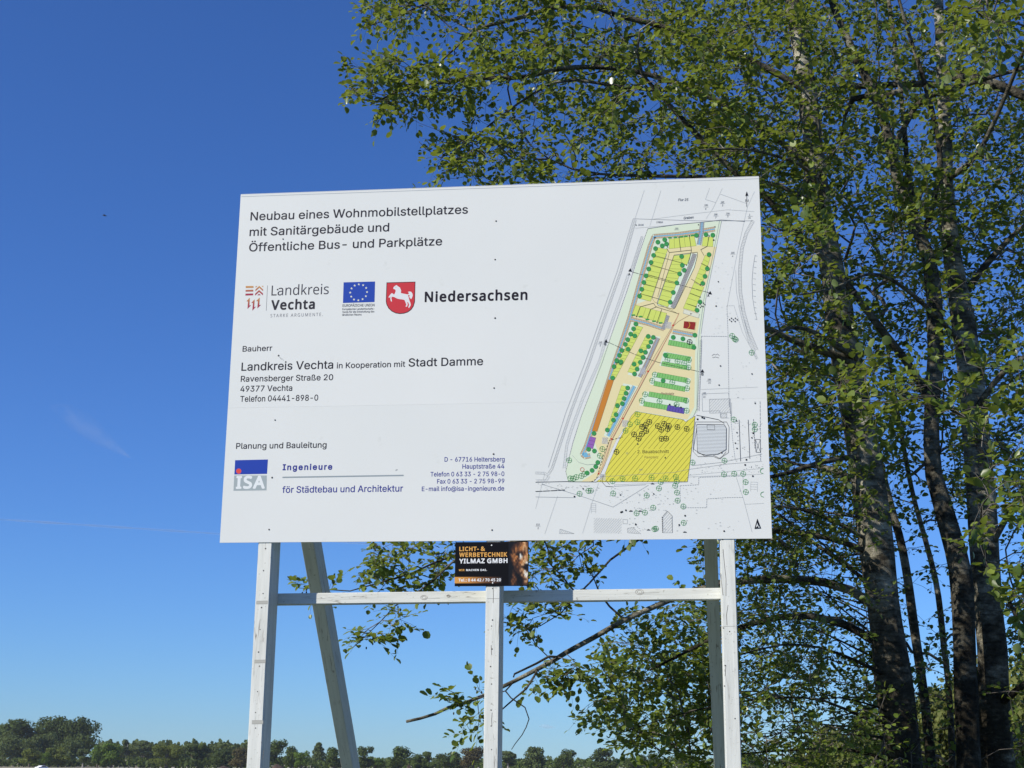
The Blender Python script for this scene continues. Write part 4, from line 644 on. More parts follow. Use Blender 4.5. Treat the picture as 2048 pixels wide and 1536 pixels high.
# ------------------------------------------------------------------ print
def inside(x, y, P):
    c = False
    for i in range(len(P)):
        x0, y0 = P[i]; x1, y1 = P[i - 1]
        if (y0 > y) != (y1 > y) and x < (x1 - x0) * (y - y0) / (y1 - y0) + x0: c = not c
    return c
def area2(l):
    return sum(l[i - 1][0] * l[i][1] - l[i][0] * l[i - 1][1] for i in range(len(l)))
def nest(loops):
    """each outer outline with the holes that lie in it"""
    outs = [[l] for l in loops if area2(l) > 0]
    for h in loops:
        if area2(h) <= 0:
            for g in outs:
                if inside(h[0][0], h[0][1], g[0]):
                    g.append(h)
                    break
    return outs
class Print:
    """flat print on the board: every layer lies a few thousandths of a millimetre above the one before"""
    def __init__(self, y0=-0.0044):
        self.v, self.f, self.c, self.y = [], [], [], y0
        self.plane = -0.004                 # depth of the face that carries the print

    def W(self, pts):
        out = []
        for (x, y) in pts:
            p = at(x, y, self.plane)
            out.append((p[0], p[2]))
        return out

    def add(self, pts2, faces, col):
        b = len(self.v)
        self.v += [(u, self.y, z) for (u, z) in pts2]
        self.f += [tuple(b + i for i in f) for f in faces]
        if callable(col):
            self.c += [col(i) for i in range(len(pts2))]
        elif isinstance(col, list):
            self.c += col
        else:
            self.c += [col] * len(pts2)

    def step(self):
        self.y -= 4e-6

    def poly(self, pts, col, step=True):
        w = self.W(pts)
        if len(w) <= 4:
            fs = [tuple(range(len(w)))]
            if len(w) == 4:
                fs = tessellate_polygon([[Vector((a, b, 0)) for a, b in w]])
        else:
            fs = tessellate_polygon([[Vector((a, b, 0)) for a, b in w]])
        self.add(w, fs, col)
        if step: self.step()

    def segs(self, segs, w, col, step=True):
        for (a, b) in segs:
            dx, dy = b[0] - a[0], b[1] - a[1]
            l = math.hypot(dx, dy) or 1
            nx, ny = -dy / l * w / 2, dx / l * w / 2
            self.add(self.W([(a[0] + nx, a[1] + ny), (b[0] + nx, b[1] + ny), (b[0] - nx, b[1] - ny), (a[0] - nx, a[1] - ny)]), [(0, 1, 2, 3)], col)
        if step: self.step()

    def line(self, pts, w, col, dash=None, closed=False, step=True):
        if closed: pts = list(pts) + [pts[0]]
        segs = list(zip(pts[:-1], pts[1:]))
        if dash:
            out, on, rem = [], True, dash[0]
            for a, b in segs:
                l = math.hypot(b[0] - a[0], b[1] - a[1])
                t = 0.0
                while t < l - 1e-6:
                    s = min(rem, l - t)
                    if on:
                        out.append(((a[0] + (b[0] - a[0]) * t / l, a[1] + (b[1] - a[1]) * t / l),
                                    (a[0] + (b[0] - a[0]) * (t + s) / l, a[1] + (b[1] - a[1]) * (t + s) / l)))
                    t += s
                    rem -= s
                    if rem < 1e-6:
                        on = not on
                        rem = dash[0] if on else dash[1]
            segs = out
        self.segs(segs, w, col, step)

    def disc(self, x, y, r, col, n=12, step=True):
        self.poly([(x + r * math.cos(2 * math.pi * i / n), y + r * math.sin(2 * math.pi * i / n)) for i in range(n)], col, step)

    def ring(self, x, y, r, w, col, n=14, step=True):
        o = [(x + r * math.cos(2 * math.pi * i / n), y + r * math.sin(2 * math.pi * i / n)) for i in range(n)]
        i_ = [(x + (r - w) * math.cos(2 * math.pi * i / n), y + (r - w) * math.sin(2 * math.pi * i / n)) for i in range(n)]
        self.add(self.W(o + i_), [(i, (i + 1) % n, n + (i + 1) % n, n + i) for i in range(n)], col)
        if step: self.step()

    def text(self, s, pl, pr, cap, col, font='PLAIN', track=None, slant=0.0):
        if track is None: track = -0.022 if font == 'PLAIN' else 0.0
        capf, glyphs = GLYPHS[font]
        capf = capf / 1000.0
        (u0, z0), (u1, z1) = self.W([pl, pr])
        (ua, za), (ub, zb) = self.W([pl, (pl[0], pl[1] - cap)])
        sc = (zb - za) / capf
        pen, items, lo, hi = 0.0, [], None, None
        for ch in s:
            if ch == ' ':
                pen += 0.205 + track
                continue
            adv, loops = glyphs[ch]
            loops = [[(l[i] / 1000.0, l[i + 1] / 1000.0) for i in range(0, len(l), 2)] for l in loops]
            items.append((pen, loops))
            if lo is None:
                lo = min(x for l in loops for x, y in l) + pen
            hi = max(x for l in loops for x, y in l) + pen
            pen += adv / 1000.0 + track
        ex, ez = u1 - u0, z1 - z0
        ln = math.hypot(ex, ez)
        sx = ln / (hi - lo)
        ex, ez = ex / ln, ez / ln
        for pen, loops in items:
            for grp in nest(loops):
                ps, lists = [], []
                for l in grp:
                    L2 = []
                    for x, y in l:
                        fx = (pen + x - lo) * sx + y * slant * sc
                        L2.append((u0 + ex * fx, z0 + ez * fx + y * sc))
                    lists.append([Vector((p, q, 0)) for p, q in L2])
                    ps += L2
                self.add(ps, tessellate_polygon(lists), col)
        self.step()

    def build(self, name, parent, label=None):
        ink = [(c[0] * 0.85, c[1] * 0.86, c[2] * 0.85, 1.0) for c in self.c]
        o = meshobj(name, self.v, self.f, M_PRINT, parent=parent, colors=ink)
        # make all faces look towards the viewer
        me = o.data
        bm = bmesh.new(); bm.from_mesh(me)
        for f in bm.faces:
            f.normal_update()
            if f.normal.y > 0: f.normal_flip()
        bm.to_mesh(me); bm.free()
        if label: o['label'] = label
        return o

INK = rgb(38, 34, 42)
NAVY = rgb(50, 56, 142)
def text_part(name, rows):
    for r in rows:
        p = Print()
        p.text(*r[0], **r[1])
        p.build(name, board)

text_part('heading_lettering', [
    (("Neubau eines Wohnmobilstellplatzes", (500.6, 441.4), (935.8, 427.4), 17.2, INK), dict()),
    (("mit Sanitärgebäude und", (498.8, 472.5), (778.2, 462.9), 17.2, INK), dict()),
    (("Öffentliche Bus- und Parkplätze", (497.8, 503.4), (884.2, 490.8), 17.2, INK), dict())])
text_part('client_lettering', [
    (("Bauherr", (484.9, 703.5), (544.3, 701.7), 11.4, INK), dict()),
    (("Landkreis Vechta", (482.5, 741.9), (666.2, 737.4), 16.8, INK), dict()),
    (("in Kooperation mit", (673.4, 737.0), (810.3, 733.8), 11.7, INK), dict()),
    (("Stadt Damme", (816.9, 733.5), (966.1, 730.5), 16.8, INK), dict()),
    (("Ravensberger Straße 20", (481.3, 763.7), (666.2, 760.4), 12.0, INK), dict()),
    (("49377 Vechta", (480.4, 783.8), (584.4, 781.7), 12.0, INK), dict()),
    (("Telefon 04441-898-0", (480.1, 803.9), (636.2, 801.2), 12.0, INK), dict())])
text_part('planner_lettering', [
    (("Planung und Bauleitung", (472.0, 898.0), (653.0, 895.5), 12.0, INK), dict()),
    (("Ingenieure", (564.9, 940.8), (664.4, 939.6), 12.5, NAVY), dict(font='STRONG', track=0.04)),
    (("för Städtebau und Architektur", (564.3, 986.0), (806.0, 983.3), 13.3, NAVY), dict())])
text_part('address_lettering', [
    (("D - 67716 Heltersberg", (889.0, 923.4), (1009.2, 923.1), 9.3, NAVY), dict()),
    (("Hauptstraße 44", (924.7, 937.5), (1008.6, 936.9), 9.3, NAVY), dict()),
    (("Telefon 0 63 33 - 2 75 98-0", (860.9, 953.1), (1008.6, 952.2), 9.3, NAVY), dict()),
    (("Fax 0 63 33 - 2 75 98-99", (874.1, 967.4), (1008.6, 966.5), 9.3, NAVY), dict()),
    (("E-mail info@isa-ingenieure.de", (843.5, 982.4), (1008.3, 981.2), 9.3, NAVY), dict())])

# district logo
def c7(pts): return [(440 + x / 6.4, 540 + y / 6.4) for x, y in pts]
GOLD, CRIM = np.array(rgb(205, 150, 80)), np.array(rgb(165, 40, 70))
def grad7(pts, y0, y1):
    out = []
    for x, y in pts:
        t = min(1, max(0, (y - y0) / (y1 - y0)))
        out.append(tuple(GOLD * (1 - t) + CRIM * t))
    return out
lg = Print()
for q in ([(330, 205), (428, 205), (428, 228), (330, 230)], [(328, 255), (426, 252), (426, 275), (327, 278)], [(326, 303), (424, 300), (424, 324), (325, 327)]):
    lg.poly(c7(q), grad7(q, 205, 300))
for q in ([(503, 203), (551, 248), (551, 272), (503, 228), (453, 272), (454, 248)], [(500, 255), (550, 300), (550, 325), (500, 281), (449, 328), (450, 303)],
          [(500, 303), (522, 323), (478, 324)], [(455, 205), (478, 205), (455, 226)], [(530, 204), (553, 203), (553, 222)]):
    lg.poly(c7(q), grad7(q, 205, 300))
for q in ([(338, 402), (378, 356), (382, 360), (376, 455), (398, 451), (352, 498), (358, 402)], [(400, 421), (440, 378), (444, 380), (437, 478), (462, 467), (414, 521), (421, 421)],
          [(462, 399), (505, 354), (509, 357), (502, 450), (526, 444), (478, 492), (484, 398)]):
    lg.poly(c7(q), grad7(q, 370, 430))
lg.line(c7([(608, 198), (592, 520)]), 0.7, rgb(120, 120, 125))
lg.text("Landkreis", (542.7, 591.2), (657.2, 588.1), 20.0, rgb(60, 56, 66), font='ROUND')
lg.text("Vechta", (541.9, 620.2), (629.4, 618.1), 20.0, INK, font='HEAVY')
lg.text("STARKE ARGUMENTE.", (540.8, 634.7), (645.5, 631.9), 6.5, rgb(125, 125, 132), font='ROUND', track=0.16)
lg.build('district_logo', board)

# EU flag with caption
eu = Print()
eu.poly(c7([(1582, 158), (1985, 147), (1978, 410), (1574, 422)]), rgb(28, 68, 170))
for (x, y) in [(1777, 184), (1832, 194), (1871, 230), (1882, 282), (1867, 335), (1825, 374), (1771, 388), (1715, 378), (1680, 341), (1667, 289), (1684, 236), (1724, 199)]:
    st = []
    for i in range(10):
        r = 17 if i % 2 == 0 else 7
        a = -math.pi / 2 + i * math.pi / 5
        st.append((x + r * math.cos(a), y + r * math.sin(a)))
    eu.poly(c7(st), rgb(232, 232, 205))
GR = rgb(70, 70, 78)
eu.text("EUROPÄISCHE UNION", (685.0, 613.8), (749.0, 612.7), 5.3, GR)
eu.text("Europäischer Landwirtschafts-", (684.7, 620.2), (748.8, 619.4), 3.9, GR)
eu.text("fonds für die Entwicklung des", (684.7, 626.0), (748.6, 624.8), 3.9, GR)
eu.text("ländlichen Raums", (684.4, 631.6), (723.1, 630.9), 3.9, GR)
eu.build('flag_logo', board)

# state crest
def c8(pts): return [(740 + x / 6.0235, 550 + y / 6.0235) for x, y in pts]
cr = Print()
sh = [(199, 90), (547, 80), (541, 322), (525, 378), (497, 420), (455, 450), (410, 465), (360, 470), (310, 462), (262, 440), (222, 402), (198, 355), (191, 318)]
cr.poly(c8(sh), rgb(60, 14, 26))
ctr = (370, 270)
cr.poly(c8([(ctr[0] + (x - ctr[0]) * 0.955, ctr[1] + (y - ctr[1]) * 0.955) for x, y in sh]), rgb(204, 52, 60))
horse = [(278, 160), (290, 140), (318, 120), (335, 135), (360, 150), (375, 185), (372, 218), (420, 228), (452, 234), (462, 255), (475, 305), (487, 335), (492, 362),
         (472, 396), (460, 392), (472, 360), (460, 330), (446, 328), (456, 352), (446, 382), (428, 382), (438, 358), (430, 335), (415, 300), (385, 294), (350, 290),
         (320, 281), (290, 265), (262, 262), (258, 282), (266, 317), (252, 319), (245, 290), (245, 258), (235, 274), (227, 276), (225, 260), (250, 230), (262, 218), (272, 222),
         (290, 236), (303, 215), (310, 190), (302, 174), (288, 170)]
cr.poly(c8(horse), rgb(228, 228, 230))
cr.poly(c8([(450, 234), (462, 232), (470, 216), (456, 206), (474, 198), (497, 203), (510, 222), (515, 246), (506, 275), (495, 291), (480, 276), (472, 262), (478, 248), (470, 240), (456, 246)]), rgb(228, 228, 230))
cr.disc(740 + 313 / 6.0235, 550 + 147 / 6.0235, 0.6, rgb(150, 60, 60))
cr.text("Niedersachsen", (849.2, 604.5), (1054.9, 600.1), 21.2, rgb(28, 20, 30), font='HEAVY')
cr.build('state_crest', board)

# planner logo
def c3(pts): return [(440 + x / 3.338, 640 + y / 3.338) for x, y in pts]
pl = Print()
pl.poly(c3([(101, 936), (320, 931), (314, 1027), (96, 1031)]), rgb(26, 62, 168))
pl.disc(*c3([(125, 1009)])[0], 5.2, rgb(226, 78, 66), n=18)
pl.poly(c3([(95, 1038), (312, 1038), (310, 1137), (90, 1140)]), rgb(165, 175, 178))
pl.text("ISA", c3([(105, 1128)])[0], c3([(298, 1126)])[0], 26.0, rgb(232, 235, 236), font='BLACK')
pl.poly(c3([(417, 1046), (1226, 1033), (1226, 1042), (417, 1055)]), rgb(150, 160, 166))
pl.build('planner_logo', board)

# faint scuffs and the thin upper fold line of the film
scf = Print()
scf.line([(482.6, 393.4), (1518.0, 357.4)], 0.7, rgb(150, 158, 166))
scf.build('edge_line', board)
scf = Print()
for (x, y, w_) in [(559, 714, 1.2), (791, 941, 2.2), (563, 716, 0.8)]:
    scf.line([(x, y), (x + 4, y + (5 if x < 600 else -2))], w_, rgb(165, 168, 170))
scf.build('scuff_marks', board)
jm = Print(-0.0003)
for (x0, y0, x1, y1) in [(512, 1202, 536, 1208), (508, 1320, 532, 1326), (503, 1441, 527, 1448)]:
    jm.poly([(x0 + 0.5, y0), (x1 - 1, y0 - 0.4), (x1 - 1.3, y1 - 0.4), (x0 + 0.2, y1)], rgb(186, 184, 176))
    jm.line([(x0 + 0.5, y0), (x1 - 1, y0 - 0.4)], 0.5, rgb(128, 122, 112))
    jm.line([(x0 + 0.2, y1), (x1 - 1.3, y1 - 0.4)], 0.5, rgb(150, 145, 135))
for pts in ([(986, 1172), (986.5, 1190), (986, 1206)], [(984, 1425), (983, 1440), (983.5, 1452)], [(1446, 1098), (1449, 1130), (1452, 1158), (1452, 1192)], [(1440, 1145), (1443, 1165), (1446, 1190)],
            [(1456, 1210), (1453, 1230), (1454, 1250)], [(1452, 1330), (1450, 1352)], [(527, 1500), (525, 1520)], [(982, 1290), (983, 1310)]):
    jm.line(pts, 0.9, rgb(112, 104, 94))
jm.line([(974, 1197), (1000, 1197)], 0.5, rgb(140, 135, 128))
jm.line([(1440, 1253), (1470, 1252)], 0.5, rgb(165, 160, 150))
jm.build('joint_marks', board)
kn = Print(PD + 0.0008)
kn.plane = PD + 0.0015
for (cx, cy, r) in [(848, 1195, 4.6), (1279, 1184, 5.6), (897, 1192, 2.6)]:
    for q in (1.0, 0.6):
        kn.line([(cx + r * q * 1.5 * math.cos(a * 0.7), cy + r * q * math.sin(a * 0.7)) for a in range(10)], 0.6, rgb(150, 138, 122))
    kn.line([(cx + r, cy + 1), (cx + r * 3, cy + 2), (cx + r * 7, cy + 1)], 0.4, rgb(175, 168, 156))
kn.build('knots', board)

# ------------------------------------------------------------------ the site plan
mp_ = Print()
def M(pts): return [(1060 + x / 4.096, 350 + y / 4.096) for x, y in pts]
def b(pts): return [(x, y + 1474.6) for x, y in pts]
K = 1 / 4.096
PALE = rgb(221, 232, 208); BEIGE = rgb(234, 220, 170); TAN = rgb(205, 182, 150); WAT = rgb(120, 182, 214)
YG = rgb(212, 224, 110); PG = rgb(132, 196, 112); DK = rgb(52, 50, 54); GY = rgb(150, 154, 160); LG = rgb(184, 188, 192); GREEN = rgb(64, 156, 84)
BLK = rgb(28, 26, 30); BUILD = rgb(150, 44, 34)
# base fills
mp_.poly(M([(965, 440), (1400, 388), (1568, 376), (1500, 720), (1440, 1010), (1400, 1300), (1398, 1480)] + b([(1388, 120), (1372, 460), (1300, 535), (860, 460), (660, 700), (560, 970), (480, 1040), (310, 1035), (292, 955), (350, 740), (425, 490), (520, 240), (590, 20)]) + [(690, 1260), (790, 980), (900, 650)]), PALE)
mp_.poly(M([(1125, 600), (1400, 575), (1530, 590), (1440, 900), (1352, 1100), (1390, 1180), (1358, 1380)] + b([(1352, 0), (1346, 425), (1290, 528), (868, 458), (828, 520), (705, 700), (575, 980), (520, 1036), (420, 1036), (540, 960), (592, 860), (545, 760), (508, 640), (640, 300), (785, 0)]) + [(860, 1330), (925, 1240), (800, 1180), (850, 1065), (1000, 1010), (1060, 820), (1120, 660)]), BEIGE)
# islands
for q in ([(1180, 655), (1370, 640), (1350, 760), (1170, 1090), (1040, 1065), (1048, 1020)],
          [(955, 1310), (1070, 1325)] + b([(905, 185), (800, 160)]),
          b([(765, 232), (885, 255), (650, 680), (605, 660)]),
          [(1095, 1445), (1330, 1490)] + b([(1312, 125), (1060, 88)]),
          b([(1012, 138), (1318, 192), (1302, 305), (980, 240)]),
          b([(938, 296), (1306, 352), (1302, 485), (895, 412)]),
          [(1150, 1300), (1360, 1330), (1356, 1432), (1128, 1388)]):
    mp_.poly(M(q), rgb(222, 234, 216))
# ditches
def ditch(path, w, c1=TAN, c2=WAT, w2=None, tick=13):
    p = M(path)
    mp_.line(p, w * K, c1)
    # ticks across
    segs = []
    for a, c in zip(p[:-1], p[1:]):
        l = math.hypot(c[0] - a[0], c[1] - a[1]); nx, ny = -(c[1] - a[1]) / l, (c[0] - a[0]) / l
        n = int(l / (tick * K))
        for i in range(n):
            t = (i + 0.5) / n
            x, y = a[0] + (c[0] - a[0]) * t, a[1] + (c[1] - a[1]) * t
            segs.append(((x + nx * w * K / 2, y + ny * w * K / 2), (x - nx * w * K / 2, y - ny * w * K / 2)))
    mp_.segs(segs, 0.45, rgb(120, 105, 98))
    for s in (-1, 1):
        q = []
        for i, (x, y) in enumerate(p):
            a = p[max(0, i - 1)]; c = p[min(len(p) - 1, i + 1)]
            l = math.hypot(c[0] - a[0], c[1] - a[1]) or 1
            q.append((x - (c[1] - a[1]) / l * s * w * K / 2, y + (c[0] - a[0]) / l * s * w * K / 2))
        mp_.line(q, 0.5, rgb(110, 98, 95))
    mp_.line(p, (w2 or w * 0.24) * K, c2)
ditch([(1515, 442), (1400, 462), (1200, 490), (1015, 503), (985, 580), (945, 720), (880, 950), (815, 1180), (745, 1390), (690, 1545)] + b([(620, 290), (540, 520), (460, 750), (428, 815), (450, 835), (495, 825)]), 38)
ditch([(822, 1180), (960, 1215), (1100, 1262)], 34)
ditch([(1410, 388), (1404, 470), (1384, 572)], 34, rgb(160, 170, 180))
ditch([(1350, 645), (1325, 720), (1265, 860), (1232, 950), (1168, 1090)], 34, rgb(165, 165, 165), rgb(135, 140, 150), 3)
ditch([(1170, 1280), (1335, 1312)], 38)
ditch([(1130, 1150), (1090, 1265)], 30, rgb(165, 165, 165), rgb(140, 150, 160), 3)
ditch([(1050, 1335), (960, 1536)] + b([(898, 180)]), 32, rgb(175, 160, 150), rgb(150, 170, 190), 8)
ditch(b([(855, 255), (770, 420), (705, 540), (640, 665)]), 30, rgb(190, 205, 200), WAT, 16)
mp_.disc(*M(b([(455, 815)]))[0], 4.5, WAT, step=True)
# parking blocks: quads given as two long sides, divided across
def block(a0, a1, c0, c1, n, col, lw=0.5, lc=None):
    q = M([a0, a1, c1, c0])
    mp_.poly(q, col)
    segs = []
    for i in range(n + 1):
        t = i / n
        segs.append(((q[0][0] + (q[1][0] - q[0][0]) * t, q[0][1] + (q[1][1] - q[0][1]) * t), (q[3][0] + (q[2][0] - q[3][0]) * t, q[3][1] + (q[2][1] - q[3][1]) * t)))
    mp_.segs(segs, lw, lc or rgb(110, 120, 60))
    mp_.line(q, 0.4, lc or rgb(110, 120, 60), closed=True)
block((1140, 525), (1345, 500), (1140, 605), (1362, 580), 5, YG)
block((1420, 508), (1502, 505), (1408, 582), (1498, 588), 2, YG)
block((1040, 592), (895, 1012), (1128, 610), (988, 1035), 11, YG)
block((1178, 660), (1046, 1055), (1285, 655), (1130, 1082), 11, YG)
block((1250, 655), (1240, 720), (1318, 645), (1285, 740), 1, YG)
block((1436, 655), (1345, 878), (1476, 680), (1408, 900), 6, YG)
block((1345, 880), (1255, 1092), (1424, 920), (1345, 1116), 5, YG)
block((865, 1066), (1120, 1132), (835, 1146), (1096, 1216), 6, YG)
block((872, 1232), (655, 1474.6 + 185), (925, 1247), (700, 1474.6 + 190), 16, YG)
block((945, 1325), (800, 1474.6 + 138), (1000, 1332), (862, 1474.6 + 155), 10, YG)
block((750, 1474.6 + 250), (625, 1474.6 + 618), (800, 1474.6 + 258), (660, 1474.6 + 600), 10, YG)
gl = rgb(50, 110, 50)
block((1140, 1350), (1352, 1388), (1130, 1392), (1346, 1430), 10, PG, lc=gl)
block((1120, 1455), (1318, 1490), (1100, 1496), (1305, 1526), 10, PG, lc=gl)
for (x0, y0, x1, y1, h, n) in [(1085, 52, 1290, 88, 34, 10), (1045, 143, 1288, 188, 40, 11), (1022, 213, 1275, 262, 38, 12), (978, 300, 1290, 352, 40, 14), (938, 380, 1128, 412, 38, 9)]:
    block((x0, 1474.6 + y0), (x1, 1474.6 + y1), (x0 - 10, 1474.6 + y0 + h), (x1 - 8, 1474.6 + y1 + h), n, PG, lc=gl)
block((1130, 1474.6 + 410), (1270, 1474.6 + 436), (1118, 1474.6 + 456), (1260, 1474.6 + 482), 6, rgb(98, 82, 168), lc=rgb(50, 40, 100))
mp_.poly(M(b([(640, 202), (686, 206), (550, 627), (508, 620)])), rgb(205, 132, 48))
mp_.line(M(b([(640, 202), (686, 206), (550, 627), (508, 620)])), 0.4, rgb(120, 80, 40), closed=True)
block((492, 1474.6 + 668), (464, 1474.6 + 756), (540, 1474.6 + 678), (515, 1474.6 + 768), 3, rgb(152, 100, 180), lc=rgb(90, 50, 110))
# second building phase: yellow hatched field
yf = b([(865, 462), (1255, 530), (1275, 548), (1352, 500), (1325, 760), (1290, 1038), (545, 1038), (610, 985), (655, 870), (720, 720), (760, 640), (830, 500)])
mp_.poly(M(yf), rgb(228, 218, 84))
def hatch(P, ang, sp, w, col, holes=()):
    Q = P
    ca, sa = math.cos(ang), math.sin(ang)
    us = [x * ca + y * sa for x, y in Q]; vs2 = [-x * sa + y * ca for x, y in Q]
    segs = []
    v = min(vs2) + sp / 2
    while v < max(vs2):
        u, s0 = min(us), None
        while u <= max(us) + 6:
            x, y = u * ca - v * sa, u * sa + v * ca
            ok = inside(x, y, Q) and not any(h[0] < x < h[2] and h[1] < y < h[3] for h in holes)
            if ok and s0 is None: s0 = (x, y)
            if (not ok) and s0 is not None:
                segs.append((s0, (x, y))); s0 = None
            u += 4
        v += sp
    mp_.segs([(M([a])[0], M([c])[0]) for a, c in segs], w, col)
hatch(yf, R(-50), 33, 0.66, rgb(58, 54, 28), holes=((868, 1474.6 + 770, 1150, 1474.6 + 812), (925, 1474.6 + 815, 1060, 1474.6 + 856)))
mp_.line(M(yf), 0.6, DK, closed=True)
mp_.text("2. Bauabschnitt", M(b([(880, 806)]))[0], M(b([(1138, 804)]))[0], 6.9, rgb(60, 52, 30))
mp_.text("Parkplatz", M(b([(936, 848)]))[0], M(b([(1050, 847)]))[0], 5.0, rgb(140, 122, 60), slant=0.2)
mp_.text("Parkplatz", M(b([(1072, 327)]))[0], M(b([(1178, 327)]))[0], 5.0, rgb(140, 120, 90), slant=0.2)
mp_.text("Flur 25", M([(1213, 214)])[0], M([(1294, 212)])[0], 5.2, rgb(115, 118, 124), slant=0.2)
mp_.text("Graben", M([(1256, 364)])[0], M([(1338, 356)])[0], 5.2, rgb(115, 118, 124), slant=0.2)
for (s, x, y) in [("185", 1562, 230), ("2", 1572, 256), ("186", 1428, 254), ("6", 1434, 284), ("188", 1506, 330), ("7", 1516, 356), ("186", 1606, 322), ("3", 1614, 346), ("1", 1794, 332), ("24", 1788, 358),
                  ("180", 1186, 446), ("185", 1646, 644), ("4", 1654, 672), ("165", 562, 1378), ("3", 570, 1404), ("1980/4", 1034, 394), ("186", 1454, 1474.6 + 208), ("14", 1460, 1474.6 + 234), ("180", 1412, 1474.6 + 320), ("21", 1418, 1474.6 + 350),
                  ("515", 50, 1474.6 + 1396), ("3", 60, 1474.6 + 1426), ("187", 893, 1474.6 + 948), ("12", 784, 1474.6 + 812), ("1", 1808, 1474.6 + 925), ("38.05", 884, 416)]:
    n = len(s)
    mp_.text(s, M([(x, y)])[0], M([(x + 9 * n, y)])[0], 3.6, rgb(125, 128, 134), slant=0.15)
mp_.segs([tuple(M([(x, y), (x + 42, y)])) for x, y in [(1556, 234), (1420, 262), (1502, 336), (1598, 328), (1782, 338), (1640, 648), (552, 1384), (1444, 1474.6 + 214), (1406, 1474.6 + 326), (44, 1474.6 + 1402), (1180, 450)]], 0.4, GY)
# sanitary building
mp_.poly(M([(1262, 1198), (1356, 1206), (1352, 1270), (1256, 1254)]), BUILD)
mp_.line(M([(1256, 1262), (1345, 1282), (1362, 1206)]), 0.6, rgb(235, 220, 160))
mp_.line(M([(1302, 1206), (1310, 1225), (1304, 1245), (1290, 1258)]), 0.8, rgb(225, 190, 60))
mp_.line(M([(1290, 1202), (1285, 1216), (1330, 1214), (1326, 1204)]), 0.5, rgb(90, 30, 25))
mp_.poly(M([(1262, 1100), (1388, 1140), (1380, 1172), (1254, 1132)]), rgb(225, 225, 205))
mp_.line(M([(1262, 1100), (1388, 1140), (1380, 1172), (1254, 1132)]), 0.5, GY, closed=True)
# foot path through the site
mp_.line(M([(1220, 1130), (1160, 1270), (1010, 1536)] + b([(965, 135), (760, 520), (668, 690), (600, 900), (560, 975)])), 1.6, rgb(222, 176, 140))
mp_.line(M([(1330, 1135), (1215, 1200), (1172, 1240), (1020, 1536)] + b([(972, 135), (764, 524), (676, 690), (612, 900), (575, 975)])), 0.45, rgb(160, 100, 80))
mp_.line(M([(1196, 1180), (1160, 1250), (1000, 1520)] + b([(955, 130), (750, 515), (655, 690), (588, 900)])), 0.45, rgb(160, 100, 80))
for q in ([(1172, 1232)] + b([(967, 135), (761, 520), (668, 688), (562, 972)])):
    mp_.disc(*M([q])[0], 1.9, rgb(205, 62, 42), n=10, step=True)
mp_.ring(*M(b([(428, 938)]))[0], 4.3, 1.0, rgb(200, 90, 80))
mp_.line(M(b([(500, 1040), (545, 1015), (570, 930), (600, 830), (650, 700), (760, 672)])), 1.0, BLK, dash=(4.2, 2.4))
# white brick patches
for (cx, cy) in [(1135, 1230)] + b([(925, 130), (780, 560), (615, 700), (598, 1000)]):
    sg = []
    for i in range(-3, 4):
        sg.append(tuple(M([(cx - 22, cy + i * 8), (cx + 22, cy + i * 8 + 4)])))
        sg.append(tuple(M([(cx + i * 7, cy - 26), (cx + i * 7 - 5, cy + 26)])))
    mp_.segs(sg, 0.6, rgb(225, 225, 228))
# ladders (embankment signature)
def ladder(path, w, sp, col=GY, lw=0.36):
    p = M(path)
    sg = []
    for a, c in zip(p[:-1], p[1:]):
        l = math.hypot(c[0] - a[0], c[1] - a[1]); nx, ny = -(c[1] - a[1]) / l, (c[0] - a[0]) / l
        n = max(1, int(l / (sp * K)))
        for i in range(n):
            t = i / n
            x, y = a[0] + (c[0] - a[0]) * t, a[1] + (c[1] - a[1]) * t
            sg.append(((x + nx * w * K / 2, y + ny * w * K / 2), (x - nx * w * K / 2, y - ny * w * K / 2)))
        for s in (-1, 1):
            sg.append(((a[0] + nx * s * w * K / 2, a[1] + ny * s * w * K / 2), (c[0] + nx * s * w * K / 2, c[1] + ny * s * w * K / 2)))
    mp_.segs(sg, lw, col)
ladder([(862, 368), (740, 800), (600, 1195), (482, 1545)] + b([(340, 450), (180, 930), (150, 975)]), 17, 12)
mp_.line(M([(845, 358), (710, 800), (570, 1195), (450, 1536)] + b([(290, 480), (150, 920)])), 0.5, GY)
ladder([(918, 505), (828, 785)], 16, 11)
ladder([(806, 812), (740, 1010), (620, 1345), (570, 1520)] + b([(430, 360), (335, 620), (300, 740), (278, 930)]), 19, 12, LG)
ladder([(1826, 375), (1770, 480), (1735, 600), (1718, 780), (1722, 960), (1750, 1130), (1800, 1300), (1858, 1440)], 24, 12, GY)
ladder([(1715, 1070), (1755, 1230), (1800, 1380), (1860, 1510)], 16, 12, LG)
ladder(b([(1400, -120), (1392, 120), (1375, 460)]), 16, 13, GY)
ladder(b([(45, 965), (120, 968), (155, 990), (130, 1030), (45, 1030)]), 18, 12, LG)
mp_.segs([tuple(M([(1840 - 14 * math.sin(t * 3.1), 660 + t * 520), (1862 - 14 * math.sin(t * 3.1), 664 + t * 520)])) for t in [i / 11 for i in range(12)]], 0.45, GY)
mp_.line(M([(1843, 655), (1826, 760), (1818, 870), (1822, 1000), (1835, 1090), (1858, 1185)]), 0.5, GY)
